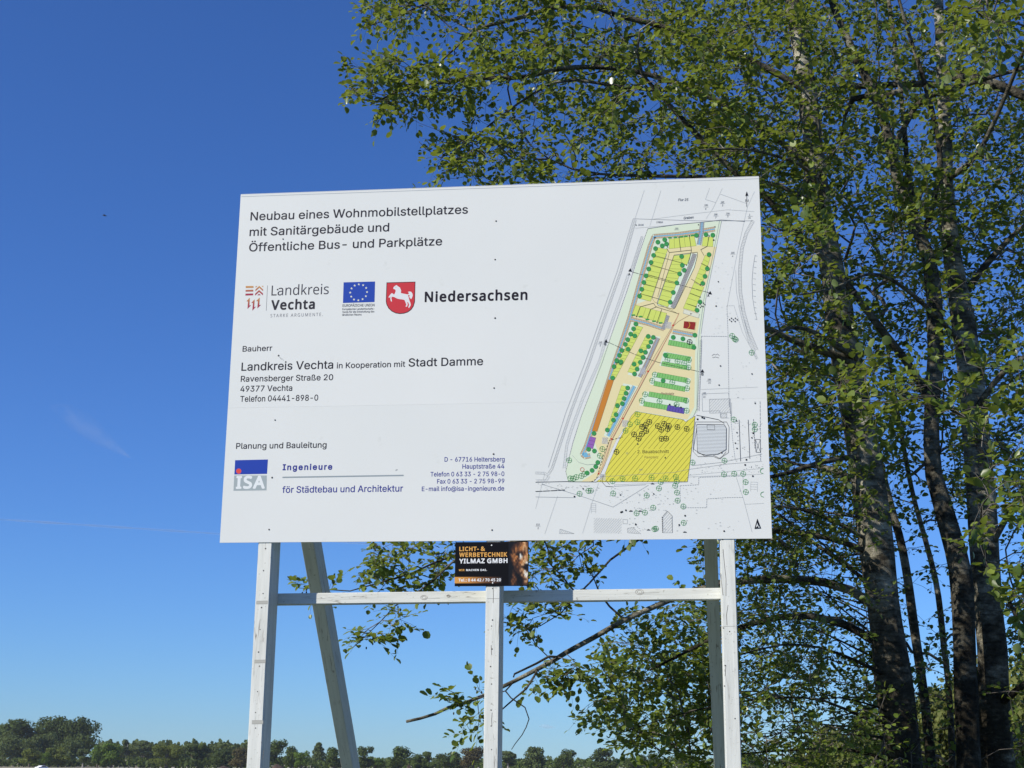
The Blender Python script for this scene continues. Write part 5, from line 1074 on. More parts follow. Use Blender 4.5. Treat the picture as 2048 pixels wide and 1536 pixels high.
# property lines
for path, w, col, dash in [
    ([(935, 125), (860, 355)], 0.4, LG, None), ([(1072, 125), (980, 420)], 0.4, LG, None), ([(845, 358), (1380, 375), (1830, 375)], 0.5, GY, None),
    ([(860, 436), (1400, 388)], 0.4, LG, None), ([(1010, 360), (1380, 312), (1620, 284), (1838, 300)], 0.4, LG, None), ([(1470, 108), (1436, 200), (1520, 225)], 0.4, LG, None),
    ([(1575, 108), (1500, 270), (1440, 360)], 0.4, LG, None), ([(1555, 155), (1770, 232)], 0.4, LG, None), ([(1838, 135), (1780, 260), (1700, 620), (1615, 1070)], 0.4, LG, None),
    ([(965, 440), (1200, 405), (1400, 388), (1568, 368), (1760, 380)], 0.8, rgb(100, 105, 115), None),
    ([(965, 440), (890, 650), (790, 960), (690, 1240), (590, 1540)] + b([(420, 500), (350, 720), (292, 955), (315, 1035)]), 0.7, rgb(90, 92, 98), (2.2, 1.0)),
    ([(1552, 376), (1485, 720), (1425, 1010), (1385, 1300)] + b([(1372, 0), (1366, 440), (1330, 520)]), 0.5, GY, None),
    ([(1568, 376), (1500, 720), (1440, 1010), (1400, 1300)], 0.5, GY, None),
    ([(1612, 1072), (1670, 1070), (1740, 1290), (1860, 1510)], 0.5, GY, (3, 1.4)), ([(1612, 1072), (1622, 1320), (1630, 1900)], 0.6, GY, (3.5, 1.2)),
    ([(1404, 1320), (1620, 1322)], 0.6, GY, (3.5, 1.2)), ([(1404, 1320), (1395, 1600), (1385, 1930)], 0.6, GY, (3.5, 1.2)), ([(1684, 780), (1690, 960), (1715, 1080)], 0.4, LG, None),
    (b([(1395, 282), (1868, 262)]), 0.4, LG, None), (b([(1405, 318), (1625, 310), (1632, 370), (1650, 515)]), 0.4, GY, None), (b([(1408, 318), (1412, 460), (1555, 456), (1560, 515), (1632, 516)]), 0.4, GY, None),
    (b([(1632, 380), (1660, 700), (1680, 860)]), 0.6, GY, (3, 1.5)), (b([(1712, 530), (1725, 870)]), 0.9, DK, None), (b([(1787, 530), (1800, 850)]), 0.9, DK, None), (b([(1830, 525), (1842, 765)]), 0.7, DK, (4, 1)), (b([(1884, 380), (1888, 870)]), 0.8, GY, (6, 1.5)),
    (b([(45, 1042), (310, 1036)]), 0.9, BLK, None), (b([(310, 1038), (545, 1040)]), 0.8, DK, None), (b([(45, 1118), (290, 1106)]), 1.2, BLK, (14, 1)), (b([(45, 1162), (360, 1168)]), 0.5, GY, None),
    (b([(95, 1058), (400, 1150), (680, 1245), (970, 1065)]), 0.5, GY, None), (b([(225, 1155), (120, 1465)]), 0.4, LG, None), (b([(120, 970), (45, 1260)]), 0.4, LG, None), (b([(560, 1050), (500, 1230), (430, 1460)]), 0.4, LG, None),
    (b([(690, 1075), (950, 1062)]), 0.5, GY, None), (b([(690, 1075), (690, 1062), (1290, 1040)]), 0.4, LG, None), (b([(540, 1000), (1180, 962), (1310, 935), (1620, 892), (1900, 870)]), 0.45, GY, None),
    (b([(1330, 905), (1560, 880), (1900, 810)]), 0.5, GY, None), (b([(1290, 998), (1900, 975)]), 0.4, LG, None), (b([(1290, 985), (1900, 928)]), 0.4, LG, None),
    (b([(1230, 1070), (1380, 1062), (1382, 1002), (1560, 995), (1740, 990)]), 0.6, GY, (3.5, 1.3)), (b([(1230, 1250), (1446, 1250), (1448, 1178), (1600, 1168), (1750, 1165)]), 0.6, GY, (3.5, 1.3)),
    (b([(1688, 1000), (1750, 1190), (1818, 1450)]), 0.4, LG, None), (b([(1755, 1222), (1915, 1214)]), 0.4, LG, None), (b([(1228, 1070), (1230, 1200)]), 0.5, GY, (3, 1.5)), (b([(1744, 1000), (1744, 1100)]), 0.5, GY, (3, 1.5)),
    (b([(345, 820), (400, 880), (470, 900), (560, 890), (592, 840)]), 0.45, GY, None),
    (b([(600, 985), (590, 1040), (620, 1075), (685, 1080)]), 0.7, DK, None), (b([(625, 1030), (650, 1060)]), 0.8, BLK, None),
    (b([(1362, 492), (1545, 530), (1590, 560)]), 0.9, DK, None), (b([(1650, 390), (1650, 515)]), 0.4, GY, None)]:
    mp_.line(M(path), w, col, dash=dash)
# drawn cross sections with triangle ends
for path in ([(838, 795), (1480, 968)], [(640, 1370), (870, 1474.6), (1050, 1474.6 + 60), (1385, 1474.6 + 136)]):
    mp_.line(M(path), 0.8, DK, dash=(13, 1.6))
for (x, y) in ((822, 780), (1476, 966), (624, 1362), (1413, 1474.6 + 132)):
    mp_.poly(M([(x - 17, y + 10), (x + 14, y + 12), (x, y - 16)]), BLK)
for (s, x, y) in (("A", 804, 822), ("A", 1452, 998), ("B", 608, 1396), ("B", 1404, 1474.6 + 168)):
    mp_.text(s, M([(x, y)])[0], M([(x + 17, y)])[0], 5.0, DK)
# supply lines crossing the pitches
for pth in ([(1012, 658), (1247, 722), (1282, 738)], [(988, 735), (1222, 805)], [(962, 815), (1205, 885)], [(930, 890), (1175, 962)], [(905, 973), (1148, 1042)], [(1220, 510), (1235, 625)], [(1305, 500), (1322, 618), (1296, 730)], [(1467, 500), (1450, 585), (1398, 612), (1425, 660)],
            [(1118, 600), (1142, 635), (1322, 615)], [(1400, 722), (1452, 748)], [(1320, 852), (1395, 900)], [(1310, 970), (1392, 1000)], [(1285, 1055), (1360, 1080)], [(872, 1160), (902, 1080), (1012, 1050), (1030, 1080), (1220, 1138)], [(956, 1185), (988, 1100), (1040, 1078)], [(1040, 1210), (1078, 1100)], [(1120, 600), (1140, 1000), (1120, 640)]):
    mp_.line(M(pth[:3] if len(pth) > 3 and pth[1] == (1140, 1000) else pth) if pth[1] != (1140, 1000) else M([(1120, 600), (1140, 636)]), 0.75, rgb(70, 66, 50))
mp_.line(M([(1120, 650), (1100, 700), (1000, 1010), (1020, 1040), (1210, 1135)]), 0.45, rgb(120, 105, 70))
mp_.line(M([(1142, 636), (1130, 680), (1045, 1000)]), 0.45, rgb(120, 105, 70))
mp_.line(M([(1180, 656), (1370, 632), (1372, 660), (1345, 760), (1190, 1085), (1170, 1098), (1050, 1070), (1040, 1050)]), 0.6, rgb(90, 90, 80), closed=True)
for (xx, yy) in [(1012, 655), (988, 735), (962, 816), (932, 889), (907, 972), (1220, 510), (1305, 498), (1467, 498), (1247, 722), (1282, 738), (1222, 803), (1202, 884), (1172, 962), (1148, 1042), (1452, 748), (1395, 902), (1393, 1000), (1360, 1080), (872, 1160), (958, 1186), (1040, 1210), (1127, 590), (1318, 1137), (868, 410), (1380, 408), (1515, 425)]:
    mp_.disc(*M([(xx, yy)])[0], 1.25, BLK, n=8, step=False)
mp_.step()
# planted trees: filled green discs with dark rim and a light leaf mark
DG = rgb(36, 92, 52)
tr_a = [(1047, 550), (1103, 530), (1118, 565), (1083, 580), (1028, 603), (1012, 658), (991, 716), (972, 770), (950, 826), (932, 880), (915, 936), (897, 992), (1363, 495), (1441, 488), (1497, 493), (1242, 668), (1247, 740), (1263, 780), (1225, 810), (1202, 884), (1173, 962), (1148, 1042), (1466, 652), (1452, 768), (1433, 830), (1415, 888), (1392, 1040), (1368, 1108),
        (867, 1220), (848, 1260), (824, 1303), (858, 1318), (800, 1348), (780, 1387), (803, 1427), (752, 1437), (733, 1477), (712, 1525), (968, 1322), (1010, 1330), (990, 1368), (970, 1405), (908, 1440), (945, 1452), (927, 1494), (745, 1530), (1173, 1330), (1252, 1342), (1350, 1312), (1342, 1412), (1108, 1475)]
tr_b = b([(710, 45), (743, 62), (688, 95), (677, 188), (925, 20), (903, 60), (852, 75), (877, 115), (856, 155), (800, 270), (786, 313), (770, 356), (756, 398), (716, 415), (704, 488), (683, 533), (633, 614), (524, 642), (1090, 210), (480, 772), (527, 786), (555, 880), (538, 914), (508, 945), (468, 966)])
for k in range(4):                       # overlapping neighbours fall into different layers
    for (x, y) in (tr_a + tr_b)[k::4]:
        cx, cy = M([(x, y)])[0]
        mp_.disc(cx, cy, 4.7, DG, n=12, step=False)
    mp_.step()
    for (x, y) in (tr_a + tr_b)[k::4]:
        cx, cy = M([(x, y)])[0]
        mp_.disc(cx - 0.1, cy - 0.1, 4.1, GREEN, n=12, step=False)
    mp_.step()
    for (x, y) in (tr_a + tr_b)[k::4]:
        cx, cy = M([(x, y)])[0]
        mp_.line([(cx - 1.9, cy + 0.6), (cx - 0.3, cy - 1.6), (cx + 1.6, cy - 0.2)], 0.5, DG, step=False)
    mp_.step()
for (x, y) in [(1145, 514), (1190, 510), (1240, 506), (1275, 502), (1330, 494), (845, 1148), (905, 1160), (960, 1184), (1015, 1198), (1068, 1212)]:
    cx, cy = M([(x, y)])[0]
    mp_.poly([(cx - 4, cy - 0.6), (cx - 1, cy - 1.6), (cx + 4, cy - 1.4), (cx + 3.5, cy + 1), (cx - 3, cy + 1.6)], GREEN)
# surveyed trees: open circles with a cross
OG = rgb(72, 160, 84)
op = b([(1300, 40), (1125, 40), (1208, 52), (1262, 66), (1298, 102), (1022, 160), (1000, 210), (1165, 222), (1290, 215), (1285, 272), (942, 322), (915, 374), (1060, 378), (1278, 374), (1200, 405), (1282, 455), (320, 862), (592, 770), (572, 825), (405, 1136), (478, 1112), (497, 1110), (680, 1133), (955, 1150), (1055, 1092), (1070, 1040), (1188, 1070), (1203, 1126),
        (1208, 1192), (1255, 1240), (1008, 1250), (940, 1290), (872, 1296), (1018, 1426), (1030, 1422), (1258, 1374), (1588, 977), (1672, 972), (1745, 973), (1765, 1040), (1767, 1122), (1668, 528), (1840, 570), (1840, 608), (1592, 865), (880, 550), (782, 620), (860, 1010), (1110, 1010), (995, 1003), (675, 1033), (758, 1015), (330, 1010), (355, 1012), (378, 1000),
        (420, 990), (445, 975), (1195, 1000), (1330, 880), (880, 485), (818, 568), (1200, 1035)]) + [(1655, 1318), (1675, 1342), (1684, 1348), (1815, 1455)]
for (x, y) in op:
    cx, cy = M([(x, y)])[0]
    mp_.ring(cx, cy, 5.6, 0.75, OG, step=False)
    mp_.segs([((cx - 5, cy - 1), (cx + 5, cy + 1)), ((cx - 1, cy + 5), (cx + 1, cy - 5))], 0.6, OG, step=False)
mp_.step()
for (x, y) in b([(977, 548), (948, 575), (918, 588), (952, 622), (916, 645), (890, 685), (852, 650), (1047, 582), (1098, 563), (1137, 580), (1075, 612), (1127, 606), (1207, 590), (1283, 605), (1078, 687), (1115, 685), (708, 793)]) + [(1307, 1368)]:
    cx, cy = M([(x, y)])[0]
    mp_.ring(cx, cy, 5.7, 1.1, BLK, step=False)
    mp_.segs([((cx - 5, cy - 1), (cx + 5, cy + 1)), ((cx - 1, cy + 5), (cx + 1, cy - 5))], 1.0, BLK, step=False)
mp_.step()
# half circles at the right margin
for (x, y) in b([(1905, 950), (1908, 1142)]):
    cx, cy = M([(x, y)])[0]
    mp_.line([(cx + 1.5, cy - 5.4), (cx - 3.5, cy - 3.6), (cx - 5, cy), (cx - 3.5, cy + 3.8), (cx + 1.5, cy + 5.4)], 0.9, OG)
# existing building with hatched roof
bd = b([(1365, 568), (1590, 570), (1608, 600), (1606, 775), (1540, 812), (1440, 822), (1372, 800), (1368, 700)])
mp_.poly(M(bd), rgb(222, 226, 228))
hatch(bd, 0.02, 11.5, 0.55, rgb(70, 70, 76))
mp_.line(M(bd), 0.9, DK, closed=True)
mp_.line(M(b([(1355, 548), (1610, 548), (1630, 590), (1625, 800), (1545, 850), (1500, 830), (1375, 832), (1335, 790), (1345, 620)])), 0.6, DK, closed=True)
mp_.line(M(b([(1368, 575), (1338, 770), (1440, 835)])), 0.6, DK)
mp_.line(M(b([(1450, 575), (1512, 576), (1514, 614), (1452, 612)])), 0.7, DK, closed=True)
mp_.line(M(b([(1500, 820), (1560, 850), (1606, 790)])), 0.6, DK)
mp_.line(M(b([(1845, 690), (1885, 692), (1888, 798), (1850, 796)])), 0.6, DK, closed=True)
mp_.segs([tuple(M(b([(1845, 690), (1888, 798)]))), tuple(M(b([(1885, 692), (1850, 796)])))], 0.5, DK)
# grey hatched neighbours
for P_, sp_ in ((b([(520, 1335), (750, 1340), (745, 1462), (520, 1460)]), 15), (b([(245, 1425), (360, 1462), (240, 1462)]), 14), (b([(798, 1418), (840, 1412), (905, 1462), (798, 1455)]), 14),
                (b([(1468, 362), (1640, 358), (1640, 470), (1470, 476)]), 17), (b([(1562, 480), (1610, 478), (1610, 515), (1562, 515)]), 14), (b([(1088, 1320), (1125, 1278), (1163, 1315), (1165, 1455), (1088, 1455)]), 17)):
    hatch(P_, R(-48), sp_, 0.4, GY)
    if sp_ != 15: mp_.line(M(P_), 0.4, GY, closed=True)
mp_.line(M(b([(1088, 1320), (1125, 1278), (1163, 1315), (1165, 1455)])), 0.6, DK)
mp_.line(M(b([(1082, 1325), (1086, 1455)])), 1.2, BLK, dash=(3, 1.2))
ladder(b([(518, 1215), (518, 1295)]), 38, 16, LG)
ladder(b([(1835, 1040), (1832, 1118)]), 56, 18, LG)
mp_.line(M(b([(760, 1345), (798, 1348), (796, 1382), (760, 1380)])), 0.4, GY, closed=True)
# small survey clutter: ticks, covers and point marks
r2 = random.Random(3)
for (x0, y0, x1, y1, n) in [(200, 1070, 560, 1110, 34), (640, 1080, 1240, 1230, 62), (820, 1250, 1130, 1280, 26), (800, 1330, 1300, 1450, 26), (1200, 960, 1350, 1180, 14), (1350, 1040, 1750, 1440, 22), (1640, 540, 1900, 880, 46), (1640, 20, 1900, 420, 14), (1300, 880, 1640, 970, 20), (60, 1050, 300, 1100, 12), (1750, 880, 1910, 960, 16)]:
    sg = []
    for i in range(n):
        x, y = r2.uniform(x0, x1), r2.uniform(y0, y1)
        l = r2.uniform(4, 13)
        sg.append(tuple(M(b([(x, y), (x + l, y + r2.uniform(-2, 2))]))))
        if r2.random() < 0.4: sg.append(tuple(M(b([(x, y - 3), (x, y + 4)]))))
    mp_.segs(sg, 0.42, rgb(140, 144, 150))
sg = []
for i in range(26):
    x, y = r2.uniform(1500, 1660), r2.uniform(620, 1340)
    sg.append(tuple(M([(x, y), (x + r2.uniform(8, 14), y - 3)])))
mp_.segs(sg, 0.42, LG)
for (x, y) in [(1635, 1186), (1650, 1174), (1650, 1200), (1665, 1186), (1682, 1174), (1680, 1200), (1697, 1186), (1380, 1072), (1392, 1060), (1405, 1074), (1420, 1050), (1418, 1078), (1432, 1062), (1395, 1085), (1542, 874)]:
    mp_.disc(*M([(x, y)])[0], 1.35, DK, n=8, step=False)
for (x, y) in b([(1560, 90), (1818, 155), (1844, 396), (1695, 636), (1695, 765), (1817, 678), (1374, 526), (1692, 540), (435, 1096), (740, 1146), (1013, 1138), (883, 730), (1108, 842), (1830, 640), (1682, 722)]):
    mp_.disc(*M([(x, y)])[0], 1.5, DK, n=8, step=False)
for (x, y) in b([(745, 1288), (755, 1284), (785, 1272), (1410, 512), (1426, 518), (1372, 526), (1825, 992), (1762, 900), (1828, 640), (1270, 1316), (1222, 1392), (866, 1388), (1772, 858), (364, 1160), (1144, 406), (1190, 416), (1236, 430)]):
    mp_.poly([(q[0] + M([(x, y)])[0][0], q[1] + M([(x, y)])[0][1]) for q in ((-1.5, -1.5), (1.5, -1.5), (1.5, 1.5), (-1.5, 1.5))], BLK, step=False)
mp_.step()
for (x, y) in b([(1003, 1052), (825, 1276), (902, 1276), (970, 1430), (1268, 1448)]):
    mp_.poly(M([(x - 16, y + 6), (x + 16, y + 6), (x + 12, y), (x + 3, y), (x, y - 7), (x - 4, y), (x - 12, y)]), BLK)
mp_.line(M([(1490, 1480), (1505, 1468), (1520, 1474), (1535, 1466), (1550, 1480)]), 0.8, DK, dash=(1.6, 0.8))
mp_.line(M([(1495, 1496), (1520, 1490), (1545, 1498)]), 0.8, DK, dash=(2, 0.8))
# north arrows
mp_.line(M([(1775, 150), (1774, 262)]), 0.7, DK)
mp_.poly(M([(1763, 175), (1775, 134), (1788, 174), (1775, 166)]), BLK)
mp_.line(M([(1764, 222), (1765, 200), (1786, 218), (1787, 198)]), 0.6, DK)
na = b([(1838, 1424), (1862, 1340), (1892, 1420)])
mp_.poly(M(na), BLK)
mp_.poly(M(b([(1850, 1414), (1861, 1376), (1868, 1398)])), rgb(225, 228, 230))
mp_.poly(M(b([(1870, 1414), (1872, 1396), (1882, 1414)])), rgb(225, 228, 230))
mp_.build('site_plan', board, 'coloured site plan with yellow hatched field, green pitches and grey parcel lines')

# ------------------------------------------------------------------ the small black sign
M_BLACK = mat_flat('black_print_panel', rgb(12, 11, 13), 0.45, 0.15)
sg_loc = (0.0105, -0.0018, 2.6325)
small = empty('company_sign', sg_loc, 'small black advertising sign with lion face and orange lettering, fixed below the white board', 'sign')
so = bpy.data.objects.new('sign_plate', box_mesh('sign_plate', 0.398, 0.003, 0.2375, 0.0006, M_BLACK))
link(so, small)
def c6(pts): return [(880 + x / 8.533, 1060 + y / 8.533) for x, y in pts]
OR = rgb(228, 168, 84); WH = rgb(238, 238, 240)
lion = ["......ddbbttbb", "....ddddbbotbb", "...ddbdbbottob", "..dddobbootbtb", "..dbdobbobtbtb", "...bdbddddbdob", ".dbbodkkwkbbot", "..bobookwwbtot", "..dboodbwtbtto", "..dbodbdbotttb", "...dbbdboottww",
        "...dbddbbttdkk", "....ddbdbdkkkd", "....ddddbtbkkd", "...d.dddtbtwbd", "...dd.ddddtwww", "...bd...dtdwww", "...dbd...dbtwb", "..dbdb....ddbt", "..bdbd....dttb", "..dbdd....dbbd", "..db.d....ddd."]
pal = {'.': (13, 12, 14), 'k': (14, 12, 12), 'd': (58, 36, 24), 'b': (116, 74, 44), 'o': (186, 120, 66), 't': (210, 162, 116), 'w': (228, 220, 208)}
lp = Print(-0.0037)
lv, lc2, lf = [], [], []
nr, nc = len(lion), len(lion[0])
rows_w = []
SUBD = 3
rl = random.Random(5)
for j in range((nr - 1) * SUBD + 1):
    for i in range((nc - 1) * SUBD + 1):
        fj, fi = j / SUBD, i / SUBD
        j0, i0 = min(int(fj), nr - 2), min(int(fi), nc - 2)
        tj, ti = fj - j0, fi - i0
        c = np.zeros(3)
        for (dj, di, w_) in ((0, 0, (1 - tj) * (1 - ti)), (0, 1, (1 - tj) * ti), (1, 0, tj * (1 - ti)), (1, 1, tj * ti)):
            c += w_ * np.array(pal[lion[j0 + dj][i0 + di]])
        c *= rl.uniform(0.78, 1.2)
        lv.append((1170 + 25.3 * fi, 205 + 35.2 * fj))
        lc2.append(rgb(*np.clip(c, 0, 255)))
w_row = (nc - 1) * SUBD + 1
for j in range((nr - 1) * SUBD):
    for i in range(w_row - 1):
        a = j * w_row + i
        lf.append((a, a + 1, a + w_row + 1, a + w_row))
lp.add(lp.W(c6(lv)), lf, lc2)
lp.build('lion_picture', small)
st = Print(-0.0040)
band = c6([(250, 802), (500, 801), (760, 800), (1060, 799), (1060, 908), (760, 908), (500, 909), (249, 910)])
bc = [rgb(226, 160, 74), rgb(196, 134, 66), rgb(110, 72, 40), rgb(13, 12, 14)]
st.add(st.W(band), [(0, 1, 6, 7), (1, 2, 5, 6), (2, 3, 4, 5)], bc + bc[::-1])
st.step()
st.text("LICHT- &", c6([(328, 362)])[0], c6([(768, 357)])[0], 8.9, OR, font='BLACK')
st.text("WERBETECHNIK", c6([(328, 461)])[0], c6([(1145, 455)])[0], 8.9, OR, font='BLACK')
st.text("YILMAZ GMBH", c6([(328, 572)])[0], c6([(1152, 563)])[0], 9.6, WH, font='BLACK')
st.text("WIR", c6([(320, 702)])[0], c6([(418, 701)])[0], 4.0, OR, font='BLACK')
st.text("MACHEN", c6([(445, 701)])[0], c6([(662, 699)])[0], 4.0, WH, font='BLACK')
st.text("DAS.", c6([(690, 699)])[0], c6([(800, 699)])[0], 4.0, WH, font='BLACK')
st.text("Tel.: 0 44 42 / 70 45 20", c6([(315, 881)])[0], c6([(1040, 876)])[0], 6.0, WH, font='BLACK')
st.build('sign_lettering', small)
smw = dome_mesh('screw', 0.0042, 0.0018, M_SCREWW)
for (x, y) in c6([(882, 262), (900, 905)]):
    place_small('screw', smw, x, y, -0.0038, small, 0.0002)

# ------------------------------------------------------------------ trees: limbs traced from the photo, twigs grown through the crown volume
def crom(P, rad, step):
    P = [np.array(p, float) for p in P]
    out, ro = [], []
    n = len(P)
    for i in range(n - 1):
        p0, p1, p2, p3 = P[max(0, i - 1)], P[i], P[i + 1], P[min(n - 1, i + 2)]
        k = max(1, int(np.linalg.norm(p2 - p1) / step))
        for j in range(k):
            t = j / k
            q = 0.5 * ((2 * p1) + (-p0 + p2) * t + (2 * p0 - 5 * p1 + 4 * p2 - p3) * t * t + (-p0 + 3 * p1 - 3 * p2 + p3) * t ** 3)
            out.append(q)
            ro.append(rad[i] * (1 - t) + rad[i + 1] * t)
    out.append(P[-1]); ro.append(rad[-1])
    return out, ro

def tube(V, Fc, pts, rad, sides, rough=0.0, seed=0.0, cap=True):
    base = len(V)
    n = len(pts)
    u = None
    for i in range(n):
        d = pts[min(n - 1, i + 1)] - pts[max(0, i - 1)]
        ln = math.sqrt(d[0] * d[0] + d[1] * d[1] + d[2] * d[2]) or 1e-6
        d = d / ln
        if u is None:
            h = np.array([1.0, 0, 0]) if abs(d[0]) < 0.8 else np.array([0, 1.0, 0])
            u = h - d * (h @ d)
        else:
            u = u - d * (u @ d)
        u = u / (math.sqrt(u @ u) or 1e-6)
        w = np.array([d[1] * u[2] - d[2] * u[1], d[2] * u[0] - d[0] * u[2], d[0] * u[1] - d[1] * u[0]])
        for k in range(sides):
            a = 2 * math.pi * k / sides
            r = rad[i]
            if rough:
                r *= 1 + rough * noise.noise(Vector((math.cos(a) * 1.3 + seed, math.sin(a) * 1.3, i * 0.22 + seed * 3))) + rough * 0.5 * noise.noise(Vector((math.cos(a) * 3 + seed, math.sin(a) * 3, i * 0.6)))
            V.append(pts[i] + (u * math.cos(a) + w * math.sin(a)) * r)
    for i in range(n - 1):
        for k in range(sides):
            k2 = (k + 1) % sides
            a = base + i * sides
            Fc.append((a + k, a + k2, a + sides + k2, a + sides + k))
    if cap:
        Fc.append(tuple(base + (n - 1) * sides + k for k in range(sides)))

# nodes of the combined skeleton
NP, NPAR, NTREE, NLEN = [], [], [], []      # position, parent index, tree, path length from root
LIMBS = []                                  # (tree, name, node indices, radii)

def px_pts(seq, y0, y1):
    """seq of (px, py, width px); depth runs from y0 to y1 along the limb"""
    n = len(seq)
    P, Rr = [], []
    for i, (x, y, w) in enumerate(seq):
        Y = y0 + (y1 - y0) * i / max(1, n - 1)
        p = at(x, y, Y)
        P.append(p)
        Rr.append(w * 0.5 * pix(p)[2] / F_PX)
    return P, Rr

def add_limb(tree, name, P, Rr, step=0.16, attach=None):
    pts, rr = crom(P, Rr, step)
    idx = []
    par, pl = -1, 0.0
    if attach is not None:
        a = np.array([NP[i] for i in attach])
        d = np.linalg.norm(a - pts[0], axis=1)
        par = attach[int(d.argmin())]
        pl = NLEN[par]
        # run the limb into the heart of what carries it
        if d.min() < 1.2:
            pts = [NP[par]] + pts
            rr = [rr[0]] + rr
    for p in pts:
        l = pl + (np.linalg.norm(p - NP[par]) if par >= 0 else 0)
        NP.append(np.array(p)); NPAR.append(par); NTREE.append(tree); NLEN.append(l)
        par = len(NP) - 1
        pl = l
        idx.append(par)
    LIMBS.append((tree, name, idx, rr))
    return idx

def grounded(P, Rr, lean=(0.0, 0.0)):
    """continue a trunk's lowest point down to the ground with a flare"""
    p, r = P[-1], Rr[-1]
    for z, k in ((p[2] * 0.66, 1.05), (p[2] * 0.33, 1.15), (0.12, 1.4), (-0.15, 1.9)):
        f = (p[2] - z)
        P.append(np.array([p[0] + lean[0] * f, p[1] + lean[1] * f, z])); Rr.append(r * k)
    return P, Rr

TA, TB, TC, TS1, TS2 = range(5)
# tree A, pale mottled trunk
P, Q = px_pts([(1555, -420, 12), (1568, -200, 18), (1578, -60, 24), (1592, 60, 30), (1608, 140, 34), (1620, 230, 38), (1634, 380, 44), (1652, 480, 47), (1668, 560, 50), (1680, 640, 54), (1694, 740, 58), (1704, 800, 60),
               (1724, 900, 63), (1738, 1000, 66), (1752, 1100, 67), (1772, 1250, 68), (1787, 1350, 71), (1797, 1420, 73), (1808, 1536, 76)], 5.0, 4.8)
P, Q = grounded(P, Q, (0.06, 0))
tA = add_limb(TA, 'trunk', P[::-1], Q[::-1])
# tree C, dark leaning trunk of the right clump
P, Q = px_pts([(1625, -200, 9), (1640, -80, 11), (1662, 0, 12), (1700, 90, 15), (1735, 160, 17), (1768, 240, 19), (1790, 335, 22), (1808, 394, 23), (1836, 465, 26), (1855, 513, 28), (1868, 600, 30), (1871, 711, 30), (1866, 780, 30), (1862, 870, 32),
               (1868, 950, 34), (1885, 1010, 36), (1910, 1100, 40), (1924, 1174, 42), (1928, 1279, 44), (1932, 1418, 47), (1938, 1536, 50)], 5.4, 4.9)
P, Q = grounded(P, Q)
tC = add_limb(TC, 'trunk', P[::-1], Q[::-1])
# tree B, pale trunk beside it
P, Q = px_pts([(1868, -260, 12), (1874, -80, 17), (1880, 60, 18), (1885, 160, 21), (1890, 260, 25), (1893, 380, 29), (1900, 480, 35), (1912, 560, 40), (1925, 650, 44), (1940, 740, 47), (1948, 800, 51), (1955, 900, 53), (1961, 1000, 56),
               (1967, 1100, 58), (1975, 1200, 59), (1983, 1300, 61), (1989, 1420, 64), (1995, 1536, 68)], 5.6, 5.3)
P, Q = grounded(P, Q)
tB = add_limb(TB, 'trunk', P[::-1], Q[::-1])
# slim stems between them
P, Q = px_pts([(1690, 520, 5), (1715, 700, 9), (1745, 860, 13), (1778, 1000, 16), (1807, 1105, 17), (1827, 1244, 18), (1842, 1349, 18), (1853, 1436, 20), (1862, 1536, 22)], 6.6, 5.9)
P, Q = grounded(P, Q)
tS1 = add_limb(TS1, 'trunk', P[::-1], Q[::-1])
P, Q = px_pts([(1745, 560, 4), (1775, 700, 6), (1800, 850, 8), (1824, 980, 9), (1850, 1077, 10), (1871, 1157, 11), (1881, 1227, 12), (1888, 1296, 12), (1897, 1366, 12), (1902, 1453, 13), (1905, 1536, 14)], 7.4, 6.9)
P, Q = grounded(P, Q)
tS2 = add_limb(TS2, 'trunk', P[::-1], Q[::-1])

def br(tree, att, seq, y0, y1):
    P, Q = px_pts(seq, y0, y1)
    return add_limb(tree, 'branch', P, Q, 0.14, att)

br(TA, tA, [(1722, 735, 18), (1690, 718, 18), (1640, 700, 17), (1580, 678, 15), (1535, 657, 14), (1480, 640, 12), (1400, 630, 8), (1300, 640, 4)], 4.8, 3.8)
br(TA, tA, [(1712, 715, 14), (1670, 690, 12), (1630, 665, 10), (1595, 655, 8), (1560, 662, 6), (1500, 700, 3)], 4.7, 3.2)
br(TA, tA, [(1690, 775, 9), (1655, 750, 9), (1625, 742, 8), (1590, 738, 7), (1540, 770, 6), (1450, 800, 3)], 4.8, 5.6)
br(TA, tA, [(1728, 918, 12), (1690, 915, 12), (1640, 925, 11), (1580, 945, 9), (1535, 955, 8), (1450, 985, 5), (1380, 1010, 3)], 4.8, 4.0)
br(TA, tA, [(1715, 965, 14), (1680, 945, 12), (1650, 935, 10), (1600, 930, 6), (1550, 915, 3)], 4.8, 5.4)
dead = br(TA, tA, [(1768, 1225, 22), (1740, 1205, 20), (1700, 1180, 19), (1650, 1165, 18), (1580, 1158, 17), (1500, 1160, 16), (1440, 1168, 14), (1385, 1182, 12), (1337, 1201, 11), (1293, 1220, 11), (1249, 1240, 11), (1190, 1274, 10.5),
                   (1131, 1306, 10), (1105, 1322, 9.5), (1073, 1339, 9), (1029, 1362, 8), (967, 1391, 7.5), (930, 1406, 7), (897, 1415, 6.5), (870, 1428, 6), (840, 1437, 6), (813, 1443, 6)], 4.8, 3.5)
br(TA, dead, [(1115, 1314, 5), (1098, 1313, 5), (1073, 1327, 4.5), (1050, 1338, 4), (1029, 1348, 4), (1027, 1354, 3)], 3.75, 3.6)
br(TA, dead, [(1073, 1345, 5), (1062, 1362, 4), (1052, 1378, 4), (1029, 1397, 3.5), (1005, 1418, 3), (985, 1432, 1.5)], 3.7, 3.6)
br(TA, dead, [(1011, 1382, 3), (1022, 1396, 2.6), (1050, 1415, 2.4), (1058, 1438, 2.2), (1052, 1455, 2), (1044, 1470, 1.8), (1030, 1488, 1.6), (1023, 1499, 1.4)], 3.65, 3.5)
